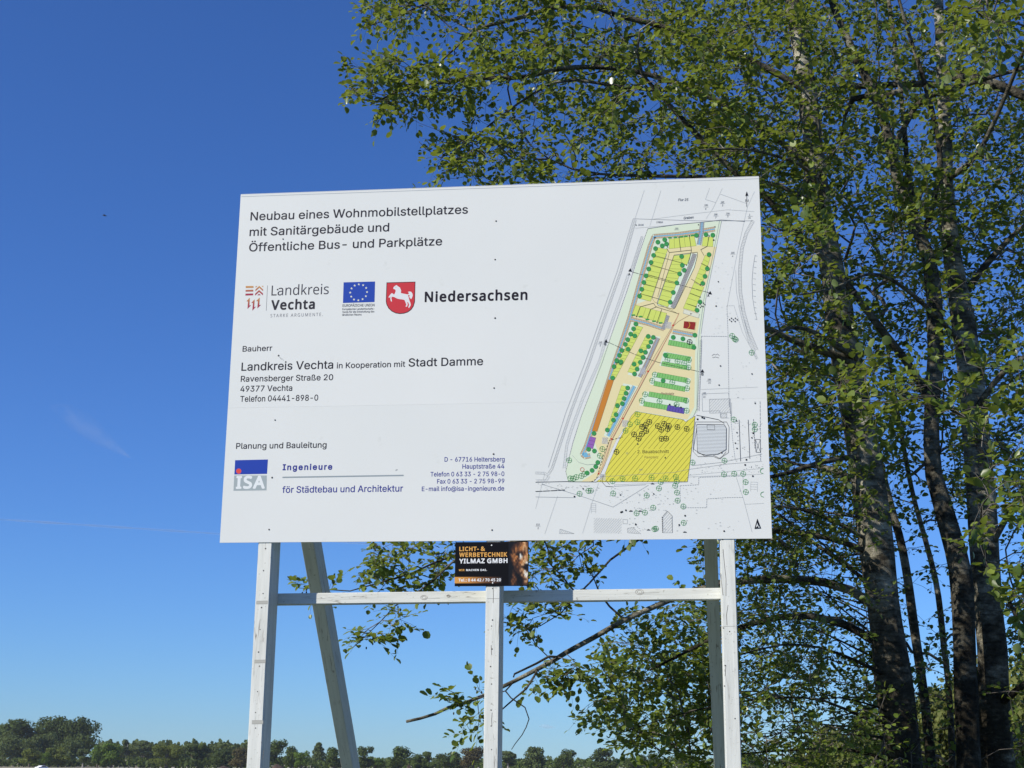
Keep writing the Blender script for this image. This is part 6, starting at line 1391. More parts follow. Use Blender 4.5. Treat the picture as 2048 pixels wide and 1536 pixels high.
br(TA, tA, [(1775, 1292, 18), (1740, 1278, 17), (1720, 1265, 16), (1680, 1245, 15), (1620, 1232, 14), (1560, 1234, 13), (1500, 1248, 12), (1440, 1270, 9), (1380, 1300, 6), (1300, 1340, 4)], 4.8, 5.0)
br(TA, tA, [(1765, 1185, 9), (1690, 1130, 8), (1620, 1080, 7), (1560, 1030, 5), (1500, 1010, 3)], 4.8, 5.6)
br(TA, tA, [(1745, 1085, 8), (1700, 1060, 8), (1640, 1030, 7), (1560, 1012, 5), (1500, 1030, 3)], 4.8, 4.2)
br(TA, tA, [(1790, 1362, 8), (1720, 1325, 7), (1640, 1295, 5), (1560, 1290, 4), (1480, 1310, 2.5)], 4.8, 3.9)
br(TA, tA, [(1800, 1452, 8), (1740, 1440, 7), (1650, 1402, 5), (1560, 1395, 4), (1440, 1410, 3), (1320, 1440, 2), (1230, 1470, 1.5)], 4.8, 4.4)
br(TA, tA, [(1805, 1530, 8), (1700, 1500, 6), (1580, 1500, 5), (1440, 1510, 3), (1330, 1500, 2)], 4.8, 5.4)
b1 = br(TA, tA, [(1632, 345, 13), (1570, 290, 13), (1500, 240, 12), (1400, 185, 11), (1300, 150, 10), (1240, 138, 10), (1180, 134, 9.5), (1120, 137, 9.5), (1060, 152, 9), (1000, 157, 8), (940, 156, 7), (880, 166, 6), (830, 166, 5), (790, 185, 4.2), (755, 203, 3.4), (722, 199, 2.6), (700, 180, 1.8)], 4.9, 3.6)
b2 = br(TA, tA, [(1610, 180, 13), (1540, 140, 13), (1450, 100, 12), (1330, 55, 11), (1240, 33, 10.5), (1200, 18, 10), (1160, 13, 9.5), (1100, 17, 9), (1040, 36, 8), (980, 50, 7), (950, 60, 6), (915, 92, 5), (885, 120, 3)], 5.0, 4.0)
b3 = br(TA, tA, [(1580, -30, 12), (1450, -60, 12), (1250, -70, 10), (1100, -50, 9), (1000, -32, 8), (900, -10, 6), (830, 18, 4), (770, 40, 2.5), (730, 55, 1.5)], 5.0, 4.2)
b4 = br(TA, b1, [(1380, 182, 7), (1300, 180, 6.5), (1220, 170, 6), (1150, 160, 5.5), (1110, 165, 5), (1079, 180, 4.6), (1035, 208, 4.2), (978, 251, 3.6), (945, 282, 3), (912, 303, 2.4), (880, 315, 2), (852, 298, 1.6), (838, 283, 1.2)], 4.4, 3.7)
b5 = br(TA, tA, [(1640, 415, 10), (1560, 372, 9), (1450, 355, 8), (1300, 352, 7), (1200, 348, 5), (1145, 338, 4), (1098, 318, 3), (1062, 292, 2)], 4.9, 4.2)
br(TA, b1, [(1186, 134, 6), (1210, 105, 5), (1240, 80, 5), (1300, 60, 4), (1340, 20, 3)], 4.3, 4.8)
lc = br(TC, tC, [(1864, 812, 18), (1840, 765, 17), (1813, 722, 16), (1770, 668, 15), (1728, 613, 14), (1660, 526, 13), (1583, 455, 12), (1524, 385, 12), (1473, 350, 11), (1406, 282, 11), (1362, 235, 10), (1320, 190, 9), (1285, 150, 7), (1274, 105, 5), (1280, 60, 3)], 5.2, 3.6)
br(TC, tC, [(1850, 495, 12), (1832, 430, 12), (1815, 330, 11), (1803, 200, 10), (1790, 90, 9), (1775, -20, 8), (1765, -120, 5)], 5.3, 5.8)
br(TC, tC, [(1840, 480, 12), (1860, 430, 12), (1880, 330, 12), (1868, 240, 11), (1845, 150, 10), (1815, 60, 8), (1790, -30, 6)], 5.3, 4.9)
br(TC, tC, [(1784, 300, 11), (1830, 215, 11), (1850, 195, 11), (1910, 176, 10), (1990, 152, 9), (2060, 134, 7), (2150, 110, 4)], 5.3, 4.6)
br(TB, tB, [(1888, 150, 24), (1925, 152, 24), (1980, 165, 22), (2050, 192, 20), (2150, 230, 12), (2230, 260, 6)], 5.6, 5.0)
br(TB, tB, [(1893, 172, 14), (1850, 168, 14), (1800, 168, 13), (1740, 172, 13), (1690, 172, 10), (1650, 190, 6)], 5.6, 5.9)
br(TC, tC, [(1812, 178, 12), (1780, 186, 14), (1740, 192, 14), (1705, 198, 12), (1690, 230, 7), (1682, 280, 4)], 5.3, 5.6)
br(TB, tB, [(1930, 700, 12), (1880, 640, 10), (1800, 570, 8), (1740, 548, 6), (1670, 575, 5), (1600, 590, 3)], 5.4, 3.2)
br(TB, tB, [(1945, 830, 14), (1985, 770, 12), (2030, 725, 11), (2100, 690, 8), (2200, 650, 4)], 5.4, 4.4)
br(TB, tB, [(1968, 1120, 14), (2010, 1040, 12), (2060, 960, 9), (2150, 880, 5)], 5.4, 4.8)
br(TB, tB, [(1920, 600, 16), (1980, 520, 14), (2050, 450, 10), (2160, 380, 5)], 5.5, 5.8)
br(TB, tB, [(1955, 880, 12), (1920, 830, 9), (1860, 800, 7), (1780, 790, 5), (1700, 800, 4), (1630, 815, 2.5)], 5.3, 2.4)
nb = br(TB, tB, [(2010, 1400, 16), (2080, 1340, 12), (2090, 1300, 9), (2040, 1235, 6), (2010, 1190, 5), (1990, 1160, 4.5), (1972, 1120, 4), (1962, 1060, 3.5), (1965, 1010, 3), (1990, 980, 2)], 5.2, 1.6)
br(TB, nb, [(2075, 1330, 8), (2120, 1180, 6), (2110, 1040, 5), (2075, 960, 4), (2010, 900, 3), (1930, 870, 2.5)], 3.6, 1.8)
br(TB, tB, [(1892, 360, 14), (1960, 300, 10), (2040, 120, 8), (2060, 60, 5), (1980, 40, 4), (1900, 50, 2.5)], 5.5, 1.8)
br(TA, tA, [(1648, 470, 12), (1640, 380, 8), (1600, 330, 6), (1500, 300, 5), (1400, 300, 3)], 4.9, 3.0)
t1 = br(TA, tA, [(1752, 1110, 12), (1650, 1075, 11), (1500, 1060, 10), (1300, 1062, 8), (1100, 1075, 7), (1000, 1088, 6), (950, 1098, 6), (905, 1112, 5.5), (870, 1125, 4.5), (820, 1148, 3.6), (760, 1165, 3), (700, 1182, 2.4), (640, 1178, 1.8), (598, 1176, 1.2)], 4.8, 3.6)
br(TA, t1, [(940, 1100, 4), (903, 1126, 4), (870, 1158, 3.4), (830, 1188, 3), (790, 1212, 2.4), (760, 1244, 2), (728, 1275, 1.6), (702, 1298, 1.2)], 3.8, 3.4)
br(TA, t1, [(1300, 1064, 5), (1220, 1120, 4.4), (1180, 1165, 4), (1150, 1195, 3.4), (1120, 1228, 2.6), (1080, 1252, 2), (1042, 1262, 1.4)], 4.2, 3.9)
rb = random.Random(21)
for k in range(22):                      # the many thin straight side branches left of the mottled trunk
    y0 = 1040 + k * 22 + rb.uniform(-6, 6)
    x0 = 1740 + (y0 - 1040) * 0.13
    a = math.radians(rb.choice((rb.uniform(15, 48), rb.uniform(-12, 20))))
    ln = rb.uniform(130, 330)
    w0 = rb.uniform(3.0, 5.5)
    seq = [(x0 - ln * t * math.cos(a) + rb.uniform(-4, 4), y0 - ln * t * math.sin(a) + 18 * t * t + rb.uniform(-3, 3), w0 * (1 - 0.75 * t)) for t in (0, 0.25, 0.5, 0.75, 1.0)]
    br(TA, tA, seq, 4.8, rb.uniform(3.9, 6.4))
print('limb nodes', len(NP))
N_LIMB = len(NP)

# crown regions in the photograph's outline, each with a depth range: (polygon, clusters, y near, y far, gap threshold)
REG = [
    ([(712, 10), (745, -10), (800, -60), (1100, -60), (1100, 120), (960, 118), (862, 92), (800, 70), (728, 48)], 215, 3.7, 5.0, -0.25),
    ([(700, 128), (760, 112), (860, 108), (960, 125), (1080, 150), (1010, 172), (930, 190), (870, 205), (800, 225), (752, 236), (765, 208), (692, 198)], 150, 3.4, 4.4, -0.30),
    ([(850, 150), (1000, 150), (960, 250), (880, 215)], 16, 3.6, 4.2, -0.5),
    ([(1000, 90), (1300, 60), (1530, 100), (1530, 380), (1150, 372), (1010, 372), (880, 372), (905, 325), (960, 262), (1040, 205)], 440, 3.3, 6.0, -0.10),
    ([(860, 290), (960, 240), (960, 320), (880, 330)], 24, 3.5, 4.0, -0.5),
    ([(1080, -80), (1500, -80), (1500, 120), (1080, 120)], 240, 3.4, 6.2, -0.2),
    ([(1300, 20), (1700, -80), (1700, 420), (1520, 420), (1300, 300)], 400, 3.2, 7.2, -0.15),
    ([(1500, -80), (2120, -80), (2120, 420), (1560, 420)], 760, 4.6, 8.2, -0.08),
    ([(1500, 400), (1700, 400), (1740, 1000), (1540, 1000)], 400, 3.8, 7.4, -0.10),
    ([(1690, 400), (2120, 400), (2120, 1000), (1740, 1000)], 640, 4.9, 8.2, -0.06),
    ([(1880, 20), (2060, 10), (2060, 110), (1890, 120)], 22, 1.5, 2.6, -0.6),
    ([(1590, 780), (1700, 700), (1800, 690), (1960, 650), (2060, 720), (2060, 880), (1900, 860), (1750, 850), (1610, 840)], 75, 1.8, 3.2, -0.5),
    ([(1530, 430), (1680, 440), (1660, 560), (1540, 560)], 24, 2.4, 3.4, -0.5),
    ([(1930, 980), (2060, 880), (2060, 1240), (2000, 1230), (1950, 1090)], 26, 1.4, 2.6, -0.6),
    ([(1480, 980), (1760, 980), (1800, 1560), (1480, 1560)], 680, 3.8, 7.4, -0.14),
    ([(1180, 1440), (1230, 1375), (1195, 1330), (1240, 1230), (1340, 1205), (1480, 1180), (1480, 1560), (1400, 1560), (1300, 1500), (1240, 1490)], 380, 4.6, 6.6, -0.12),
    ([(1150, 1400), (1240, 1310), (1260, 1420), (1190, 1470)], 14, 4.0, 4.8, -0.5),
    ([(1470, 960), (1600, 960), (1600, 1100), (1400, 1100)], 60, 3.8, 6.0, -0.2),
    ([(1790, 1000), (1925, 1000), (1925, 1420), (1810, 1420)], 34, 5.0, 7.4, -0.3),
    ([(1800, 1300), (1930, 1300), (1930, 1560), (1810, 1560)], 26, 4.4, 6.6, -0.3),
    ([(2005, 950), (2120, 950), (2120, 1560), (2020, 1560)], 130, 4.4, 7.2, -0.2),
    # tufts that show under the board
    ([(590, 1164), (660, 1160), (700, 1176), (660, 1195), (610, 1186)], 7, 3.5, 3.7, -1),
    ([(690, 1180), (720, 1110), (740, 1070), (905, 1060), (900, 1150), (820, 1180), (780, 1205)], 44, 3.5, 4.3, -0.6),
    ([(684, 1285), (730, 1255), (800, 1200), (820, 1230), (770, 1262), (720, 1300)], 12, 3.3, 3.5, -1),
    ([(1050, 1060), (1185, 1060), (1195, 1160), (1060, 1170)], 28, 3.9, 4.6, -0.6),
    ([(1010, 1245), (1025, 1205), (1080, 1190), (1135, 1200), (1120, 1240), (1060, 1265)], 16, 3.8, 4.1, -1),
    ([(900, 1385), (960, 1362), (975, 1400), (910, 1405)], 7, 3.4, 3.7, -1),
    ([(912, 1480), (925, 1440), (975, 1415), (978, 1455), (940, 1485)], 6, 3.3, 3.5, -1),
    ([(1040, 1345), (1160, 1320), (1180, 1350), (1110, 1370), (1060, 1370)], 12, 3.6, 4.0, -1),
    ([(1110, 1330), (1200, 1310), (1260, 1320), (1240, 1350), (1130, 1360)], 8, 3.7, 4.2, -1),
    ([(1080, -80), (2120, -80), (2120, 1000), (1540, 1000), (1540, 380), (1150, 300)], 900, 6.6, 10.5, -0.1),
    ([(1480, 1000), (1800, 1000), (1800, 1560), (1260, 1560), (1330, 1250)], 330, 6.4, 9.0, -0.1),
    ([(2000, 900), (2120, 900), (2120, 1560), (2020, 1560)], 90, 6.6, 9.0, -0.1),
    # sprays in front of the upper trunks
    ([(1570, 0), (1640, 0), (1700, 640), (1620, 640)], 40, 3.6, 4.5, -0.4),
    ([(1830, 0), (1950, 0), (1990, 620), (1850, 620)], 70, 3.6, 4.9, -0.4),
    ([(1680, 60), (1800, 60), (1880, 560), (1780, 560)], 50, 3.8, 4.9, -0.4),
    # foliage hidden behind the board, which shades what stands beyond it
    ([(800, 400), (1000, 380), (1530, 370), (1540, 1060), (1250, 1060), (1000, 1040), (900, 900), (860, 600)], 900, 2.4, 6.5, -0.15),
    # unseen crown above the frame, made denser to shade the right, and beside it
    ([(900, -700), (1500, -950), (2300, -950), (2500, -80), (820, -80)], 900, 3.3, 6.8, -0.05),
    ([(2100, -80), (2500, -80), (2450, 1100), (2100, 1400)], 380, 3.2, 7.2, -0.05),
]
pts_c, lim = [], []
for poly, n, ya, yb, gap in REG:
    xs_ = [p[0] for p in poly]; ys_ = [p[1] for p in poly]
    n = int(n * (0.74 if n > 60 else 0.95 if n < 20 else 1.0))
    k = tries = 0
    while k < n and tries < n * 30:
        tries += 1
        x, y = random.uniform(min(xs_), max(xs_)), random.uniform(min(ys_), max(ys_))
        if not inside(x, y, poly): continue
        p = at(x, y, random.uniform(ya, yb))
        if noise.noise(Vector(p) * 1.5) < gap and random.random() < 0.85: continue
        pts_c.append(p); k += 1
pts_c = np.array(pts_c)
print('clusters', len(pts_c))
# grow: nearest first, with a small price for the way back to the root so that twigs stay fairly direct
cap_n = N_LIMB + len(pts_c) * 14
A = np.zeros((cap_n, 3)); Lp = np.zeros(cap_n)
A[:N_LIMB] = np.array(NP); Lp[:N_LIMB] = np.array(NLEN)
cnt = N_LIMB
first = np.array([np.min(((A[:N_LIMB] - p) ** 2).sum(1)) for p in pts_c])
PATHS = []
for ci in np.argsort(first):
    p = pts_c[ci]
    d = np.sqrt(((A[:cnt] - p) ** 2).sum(1))
    cost = d + 0.22 * Lp[:cnt]
    # twigs tend to rise or run level: dearer when the carrier lies above
    cost += 0.25 * np.maximum(0, A[:cnt, 2] - p[2])
    cost[d < 0.05] += 1.0
    j = int(cost.argmin())
    q = A[j]
    dist = d[j]
    par = NPAR[j]
    pd = (q - NP[par]) if par >= 0 else np.array([0, 0, 1.0])
    pd = pd / (np.linalg.norm(pd) or 1)
    ctrl = q + (p - q) * 0.45 + pd * dist * 0.22 + np.array([0, 0, 0.06 * dist]) + rng.normal(0, 0.05 * dist, 3)
    k = max(2, min(12, int(dist / 0.12)))
    idx = [j]
    for s in range(1, k + 1):
        t = s / k
        c = q * (1 - t) ** 2 + ctrl * 2 * t * (1 - t) + p * t * t + (rng.normal(0, 0.012, 3) if s < k else 0)
        A[cnt] = c
        Lp[cnt] = Lp[idx[-1]] + np.linalg.norm(c - A[idx[-1]])
        NP.append(c); NPAR.append(idx[-1]); NTREE.append(NTREE[j]); NLEN.append(Lp[cnt])
        idx.append(cnt)
        cnt += 1
    PATHS.append(idx)
# pipe model radii
acc = np.zeros(cnt)
for idx in PATHS: acc[idx[-1]] += 1
for i in range(cnt - 1, N_LIMB - 1, -1):
    if NPAR[i] >= 0: acc[NPAR[i]] += acc[i]
rad = 0.0019 * np.maximum(acc, 1) ** 0.44
TW_V = [[] for _ in range(5)]; TW_F = [[] for _ in range(5)]
LEAVES = [[] for _ in range(5)]        # (position, direction, size)
CONES = [[] for _ in range(5)]
def unit(v): return v / (np.linalg.norm(v) or 1)
for idx in PATHS:
    t = NTREE[idx[-1]]
    P = [A[i] for i in idx]
    rr = [min(rad[idx[1]] * 1.1, 0.03)] + [rad[i] for i in idx[1:]]
    tube(TW_V[t], TW_F[t], P, rr, 5 if rr[0] > 0.008 else 3, cap=False)
    tip, prev = P[-1], P[-2]
    d0 = unit(tip - prev)
    near = tip[1] < 3.0
    # terminal spray: three or four short shoots with alternate leaves
    ns = random.choice((2, 3, 3, 4))
    for s in range(ns):
        if s == 0: st_, dr = tip, d0
        else:
            st_ = P[-1 - min(len(P) - 2, random.randint(0, 2))]
            dr = unit(d0 * 0.7 + rng.normal(0, 0.6, 3) + np.array([0, 0, 0.05]))
        ln = random.uniform(0.10, 0.24)
        droop = np.array([0, 0, -0.35 * ln])
        S = [st_, st_ + dr * ln * 0.5 + droop * 0.2, st_ + dr * ln + droop * 0.7]
        tube(TW_V[t], TW_F[t], S, [0.0017, 0.0013, 0.0008], 3, cap=False)
        nl = random.choice((3, 4, 5, 6)) + (1 if tip[2] < 4.3 else 0)
        for q in range(nl):
            f = (q + 0.7) / nl
            pos = S[0] * (1 - f) + S[2] * f
            side = unit(np.cross(dr, [0, 0, 1.0]) * (1 if q % 2 else -1) + dr * 0.6 + rng.normal(0, 0.45, 3) + np.array([0, 0, -0.15]))
            if q == nl - 1: side = unit(dr + rng.normal(0, 0.3, 3))
            LEAVES[t].append((pos + side * 0.018, side, random.uniform(0.034, 0.076) * (1.08 if near else 0.80 if (pos[0] > 1.35 and pos[2] < 4.3) else 1.0)))
    if random.random() < 0.16:
        for q in range(random.choice((2, 3, 3, 4))):
            CONES[t].append(tip + rng.normal(0, 0.022, 3) + np.array([0, 0, -0.04]))
print('leaves', [len(l) for l in LEAVES])

# leaf template: rounded, widest beyond the middle, folded along the midrib; x across, y along, z up
LT = np.array([(0, 0, 0), (0, 0.38, -0.02), (0, 0.74, -0.03), (0, 0.98, -0.07),
               (-0.25, 0.14, 0.055), (-0.42, 0.50, 0.10), (-0.27, 0.86, 0.03),
               (0.25, 0.14, 0.055), (0.42, 0.50, 0.10), (0.27, 0.86, 0.03)])
LF = [(0, 1, 5, 4), (1, 2, 6, 5), (2, 3, 6), (0, 7, 8, 1), (1, 8, 9, 2), (2, 9, 3)]
def leaf_frames(ls):
    pos = np.array([l[0] for l in ls]); dr = np.array([l[1] for l in ls]); sz = np.array([l[2] for l in ls])
    n = len(ls)
    up = np.array([0, 0, 1.0]) * 1.05 + rng.normal(0, 0.42, (n, 3)) + S_DIR * 0.30
    z = up - dr * (up * dr).sum(1)[:, None]
    z /= np.linalg.norm(z, axis=1)[:, None]
    x = np.cross(dr, z)
    return pos, x, dr, z, sz
def leaf_mesh(name, ls, parent):
    pos, x, y, z, sz = leaf_frames(ls)
    n = len(ls)
    curl = rng.uniform(0.4, 2.2, n)
    T = np.broadcast_to(LT, (n, 10, 3)).copy()
    T[:, :, 2] *= curl[:, None]
    T[:, :, 0] *= rng.uniform(0.72, 1.12, n)[:, None]
    V = pos[:, None, :] + (T[:, :, 0:1] * x[:, None, :] + T[:, :, 1:2] * y[:, None, :] + T[:, :, 2:3] * z[:, None, :]) * sz[:, None, None]
    V = V.reshape(-1, 3) - np.array(parent.location)
    me = bpy.data.meshes.new(name)
    me.vertices.add(n * 10)
    me.vertices.foreach_set('co', V.astype(np.float32).ravel())
    lt = np.array([len(f) for f in LF]); flat = np.array([i for f in LF for i in f])
    tot = len(flat)
    me.loops.add(n * tot)
    me.loops.foreach_set('vertex_index', (flat[None, :] + (np.arange(n) * 10)[:, None]).ravel().astype(np.int32))
    me.polygons.add(n * len(LF))
    st0 = np.concatenate([[0], np.cumsum(lt)[:-1]])
    me.polygons.foreach_set('loop_start', (st0[None, :] + (np.arange(n) * tot)[:, None]).ravel().astype(np.int32))
    me.polygons.foreach_set('loop_total', np.tile(lt, n).astype(np.int32))
    me.update(calc_edges=True)
    me.polygons.foreach_set('use_smooth', [True] * len(me.polygons))
    me.materials.append(M_LEAF)
    return link(bpy.data.objects.new(name, me), parent)
leaf_protos = []
for k in range(4):
    T = LT.copy(); T[:, 2] *= (0.6, 1.2, 1.8, 0.9)[k]; T[:, 0] *= (1, 0.92, 1.05, 1.1)[k]
    me = bpy.data.meshes.new('leaf')
    me.from_pydata(T.tolist(), [], LF)
    me.polygons.foreach_set('use_smooth', [True] * len(me.polygons))
    me.materials.append(M_LEAF)
    leaf_protos.append(me)

TREE_INFO = [
    (tA, 'tall alder with mottled pale trunk right of the board, its crown reaching over it', 'alder trees beside the board'),
    (tB, 'tall alder with thick pale straight trunk at the far right of the clump', 'alder trees beside the board'),
    (tC, 'dark barked alder leaning left, standing against the thick pale trunk at the right', 'alder trees beside the board'),
    (tS1, 'slender young alder stem directly behind the mottled pale trunk', 'young alders between the big trunks'),
    (tS2, 'thinnest young alder stem, standing alone in the sky gap between the big trunks', 'young alders between the big trunks')]
names = ['alder_tree', 'alder_tree', 'alder_tree', 'young_alder', 'young_alder']
for t, (tr, lab, grp) in enumerate(TREE_INFO):
    base = NP[tr[0]]
    root = empty(names[t], (float(base[0]), float(base[1]), 0.0), lab, 'tree', grp)
    for (tt, nm, idx, rr) in LIMBS:
        if tt != t: continue
        V, Fc = [], []
        pts = [np.array(NP[i]) for i in idx]
        big = max(rr) > 0.06
        tube(V, Fc, pts, rr, 16 if nm == 'trunk' else 8, rough=0.22 if nm == 'trunk' else 0.16, seed=len(V) + idx[0] * 0.37)
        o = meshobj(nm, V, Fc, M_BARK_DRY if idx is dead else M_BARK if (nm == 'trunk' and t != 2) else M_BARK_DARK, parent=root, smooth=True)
        if idx is dead:
            o['label'] = 'bare broken bough reaching left under the board, pale snapped end'
    if TW_V[t]:
        tag(meshobj('twigs', TW_V[t], TW_F[t], M_TWIG, parent=root, smooth=True), kind='stuff')
    ls = LEAVES[t]
    if ls:
        pos = np.array([l[0] for l in ls])
        d = pos - CAM
        zc = d @ FW
        X = 1024 + F_PX * (d @ RT) / zc; Yp = 768 - F_PX * (d @ UPV) / zc
        vis = (X > 0) & (X < 2040) & (Yp > 0) & (Yp < 1530) & ~((X > 445) & (X < 1540) & (Yp > 365) & (Yp < 1085))
        szp = np.array([l[2] for l in ls]) * F_PX / zc
        szp[~vis] = -1
        order = np.argsort(-szp)
        top = [i for i in order[:300] if szp[i] > 10]
        rest = sorted(set(range(len(ls))) - set(int(i) for i in top))
        if rest:
            tag(leaf_mesh('foliage', [ls[i] for i in rest], root), kind='stuff')
        if top:
            pos, x, y, z, sz = leaf_frames([ls[i] for i in top])
            for i in range(len(top)):
                o = bpy.data.objects.new('leaf', leaf_protos[i % 4])
                link(o, root)
                s = sz[i]
                pr = pos[i] - np.array(root.location)
                o.matrix_basis = Matrix(((x[i][0] * s, y[i][0] * s, z[i][0] * s, pr[0]), (x[i][1] * s, y[i][1] * s, z[i][1] * s, pr[1]), (x[i][2] * s, y[i][2] * s, z[i][2] * s, pr[2]), (0, 0, 0, 1)))
    if CONES[t]:
        V, Fc = [], []
        for c in CONES[t]:
            tube(V, Fc, [c + np.array([0, 0, 0.010]), c + np.array([0, 0, 0.004]), c + np.array([0, 0, -0.006]), c + np.array([0, 0, -0.011])], [0.002, 0.006, 0.0055, 0.0015], 5)
        tag(meshobj('cones', V, Fc, M_CONE, parent=root), kind='stuff')

# ------------------------------------------------------------------ distant trees along the field
r3 = random.Random(11)
def crown_mesh(name, h, w, kind, mat_t, mat_l, n, seed, fs):
    """trunk and crown meshes of a distant tree, base at z = 0; crown of many small leaf clumps round a few uneven masses"""
    rr = random.Random(seed)
    lobes = []
    if kind == 'round':
        for k in range(12):
            a = rr.uniform(0, 6.28); q = rr.uniform(0.1, 0.62)
            z = rr.uniform(0.24, 0.82)
            lobes.append((math.cos(a) * q * w * 0.5, math.sin(a) * q * w * 0.5, h * z, w * rr.uniform(0.20, 0.31) * (1.1 - abs(z - 0.55)), h * rr.uniform(0.14, 0.2)))
    elif kind == 'wide':
        for k in range(16):
            a = rr.uniform(0, 6.28); q = rr.uniform(0.1, 0.8)
            z = rr.uniform(0.18, 0.84)
            lobes.append((math.cos(a) * q * w * 0.5, math.sin(a) * q * w * 0.5, h * z, w * rr.uniform(0.17, 0.25), h * rr.uniform(0.12, 0.18)))
    elif kind == 'cone':
        for k in range(9):
            z = 0.2 + 0.75 * k / 8
            lobes.append((rr.uniform(-.06, .06) * w, rr.uniform(-.06, .06) * w, h * z, w * 0.5 * (1.12 - z) + 0.05 * w, h * 0.08))
    elif kind == 'tall':
        for k in range(8):
            z = rr.uniform(0.15, 0.9)
            lobes.append((rr.uniform(-.22, .22) * w, rr.uniform(-.22, .22) * w, h * z, w * rr.uniform(0.2, 0.3) * (1.25 - z * 0.6), h * rr.uniform(0.08, 0.13)))
    else:  # bush
        for k in range(9):
            lobes.append((rr.uniform(-.38, .38) * w, rr.uniform(-.3, .3) * w, h * rr.uniform(0.18, 0.66), w * rr.uniform(0.14, 0.24), h * rr.uniform(0.18, 0.3)))
    V, Fc = [], []
    for i in range(n):
        lx, ly, lz, lr, lh = rr.choice(lobes)
        v = Vector((rr.gauss(0, 1), rr.gauss(0, 1), rr.gauss(0, 1))).normalized() * (rr.random() ** 0.35)
        p = Vector((lx + v.x * lr, ly + v.y * lr, lz + v.z * lh))
        p.z = max(p.z, fs * 0.5)
        nrm = (v + Vector((rr.gauss(0, .5), rr.gauss(0, .5), rr.gauss(0, .5) + 0.3))).normalized()
        u = nrm.orthogonal().normalized()
        u.rotate(Matrix.Rotation(rr.uniform(0, 6.28), 3, nrm))
        w_ = nrm.cross(u)
        s = fs * rr.uniform(0.5, 1.25)
        b_ = len(V)
        for (a, c, e) in ((-.5, -.35, 0), (.2, -.5, .1), (.55, .1, -.05), (.1, .5, .1), (-.45, .3, 0)):
            V.append(p + u * a * s + w_ * c * s + nrm * e * s)
        Fc.append(tuple(range(b_, b_ + 5)))
    zt = h / max(v.z for v in V); xt = w / (2 * sorted(abs(v.x) for v in V)[int(len(V) * 0.97)])
    for v in V: v.x *= xt; v.y *= xt; v.z *= zt
    cm = bpy.data.meshes.new('crown')
    cm.from_pydata([tuple(v) for v in V], [], Fc)
    cm.materials.append(mat_l)
    TV, TF = [], []
    tw = max(0.06, w * 0.028)
    tube(TV, TF, [np.array([0, 0, -0.6]), np.array([0, 0, h * 0.2]), np.array([w * 0.02, 0, h * 0.5]), np.array([0, 0, h * 0.8])], [tw * 1.3, tw, tw * 0.7, tw * 0.3], 6)
    for k in range(5):
        lx, ly, lz, lr, lh = lobes[k % len(lobes)]
        z0 = h * rr.uniform(0.22, 0.4)
        tube(TV, TF, [np.array([0, 0, z0]), np.array([lx * 0.5, ly * 0.5, (z0 + lz) / 2]), np.array([lx, ly, lz])], [tw * 0.5, tw * 0.35, tw * 0.15], 5)
    tm = bpy.data.meshes.new('trunk')
    tm.from_pydata([tuple(v) for v in TV], [], TF)
    tm.materials.append(mat_t)
    return cm, tm

FT = mat_flat('far_trunk', (0.09, 0.075, 0.06, 1), 0.9)
FTP = mat_flat('pale_far_trunk', (0.30, 0.28, 0.25, 1), 0.9)
def far_leaf(name, c, t=0.25):
    cs = [tuple(max(0, v * k) for v in c) for k in (0.85, 1.0, 1.15, 0.92)]
    return mat_leaf(name, cs, (c[0] * 2.4, c[1] * 2.2, c[2] * 1.2, 1), t, 0.7, 0.15, 0.0)
FL = {'dark': far_leaf('far_foliage_dark', (0.052, 0.076, 0.018)), 'mid': far_leaf('far_foliage_mid', (0.064, 0.096, 0.020)), 'bright': far_leaf('far_foliage_bright', (0.085, 0.140, 0.018)),
      'olive': far_leaf('far_foliage_olive', (0.100, 0.125, 0.022)), 'pale': far_leaf('far_foliage_pale', (0.078, 0.106, 0.034)), 'brown': far_leaf('far_foliage_brown', (0.082, 0.072, 0.030)),
      'shrub': far_leaf('shrub_foliage', (0.150, 0.170, 0.050), 0.38)}
_pc = {}
def far_tree(cx, top, wpx, base, Y, kind, tone, label, group, name='distant_tree', n=900, trunk=None):
    hpt = at(cx, top, Y); bpt = at(cx, base, Y)
    gz = -2.0 if Y > 150 else -0.7
    z = pix(bpt)[2]
    w = wpx * z / F_PX
    h = hpt[2] - gz
    key = (kind, tone, r3.randint(0, 2), name, n)
    if key not in _pc:
        _pc[key] = crown_mesh(name, 1.0, 1.0, kind, trunk or FT, FL[tone], n, hash(kind) % 97 if False else len(_pc) * 7 + 3, 0.058 if n < 3000 else 0.040)
    cm, tm = _pc[key]
    root = empty(name, (float(bpt[0]), float(bpt[1]), gz), label, 'tree' if 'bush' not in name and 'shrub' not in name else 'bush', group)
    root.rotation_euler = (0, 0, r3.uniform(0, 6.28))
    for nm, me in (('crown', cm), ('trunk', tm)):
        o = bpy.data.objects.new(nm, me)
        link(o, root)
        o.scale = (w, w, h)
    return root
G1 = 'trees of the tall wood at the left edge'
G2 = 'trees along the field on the horizon'
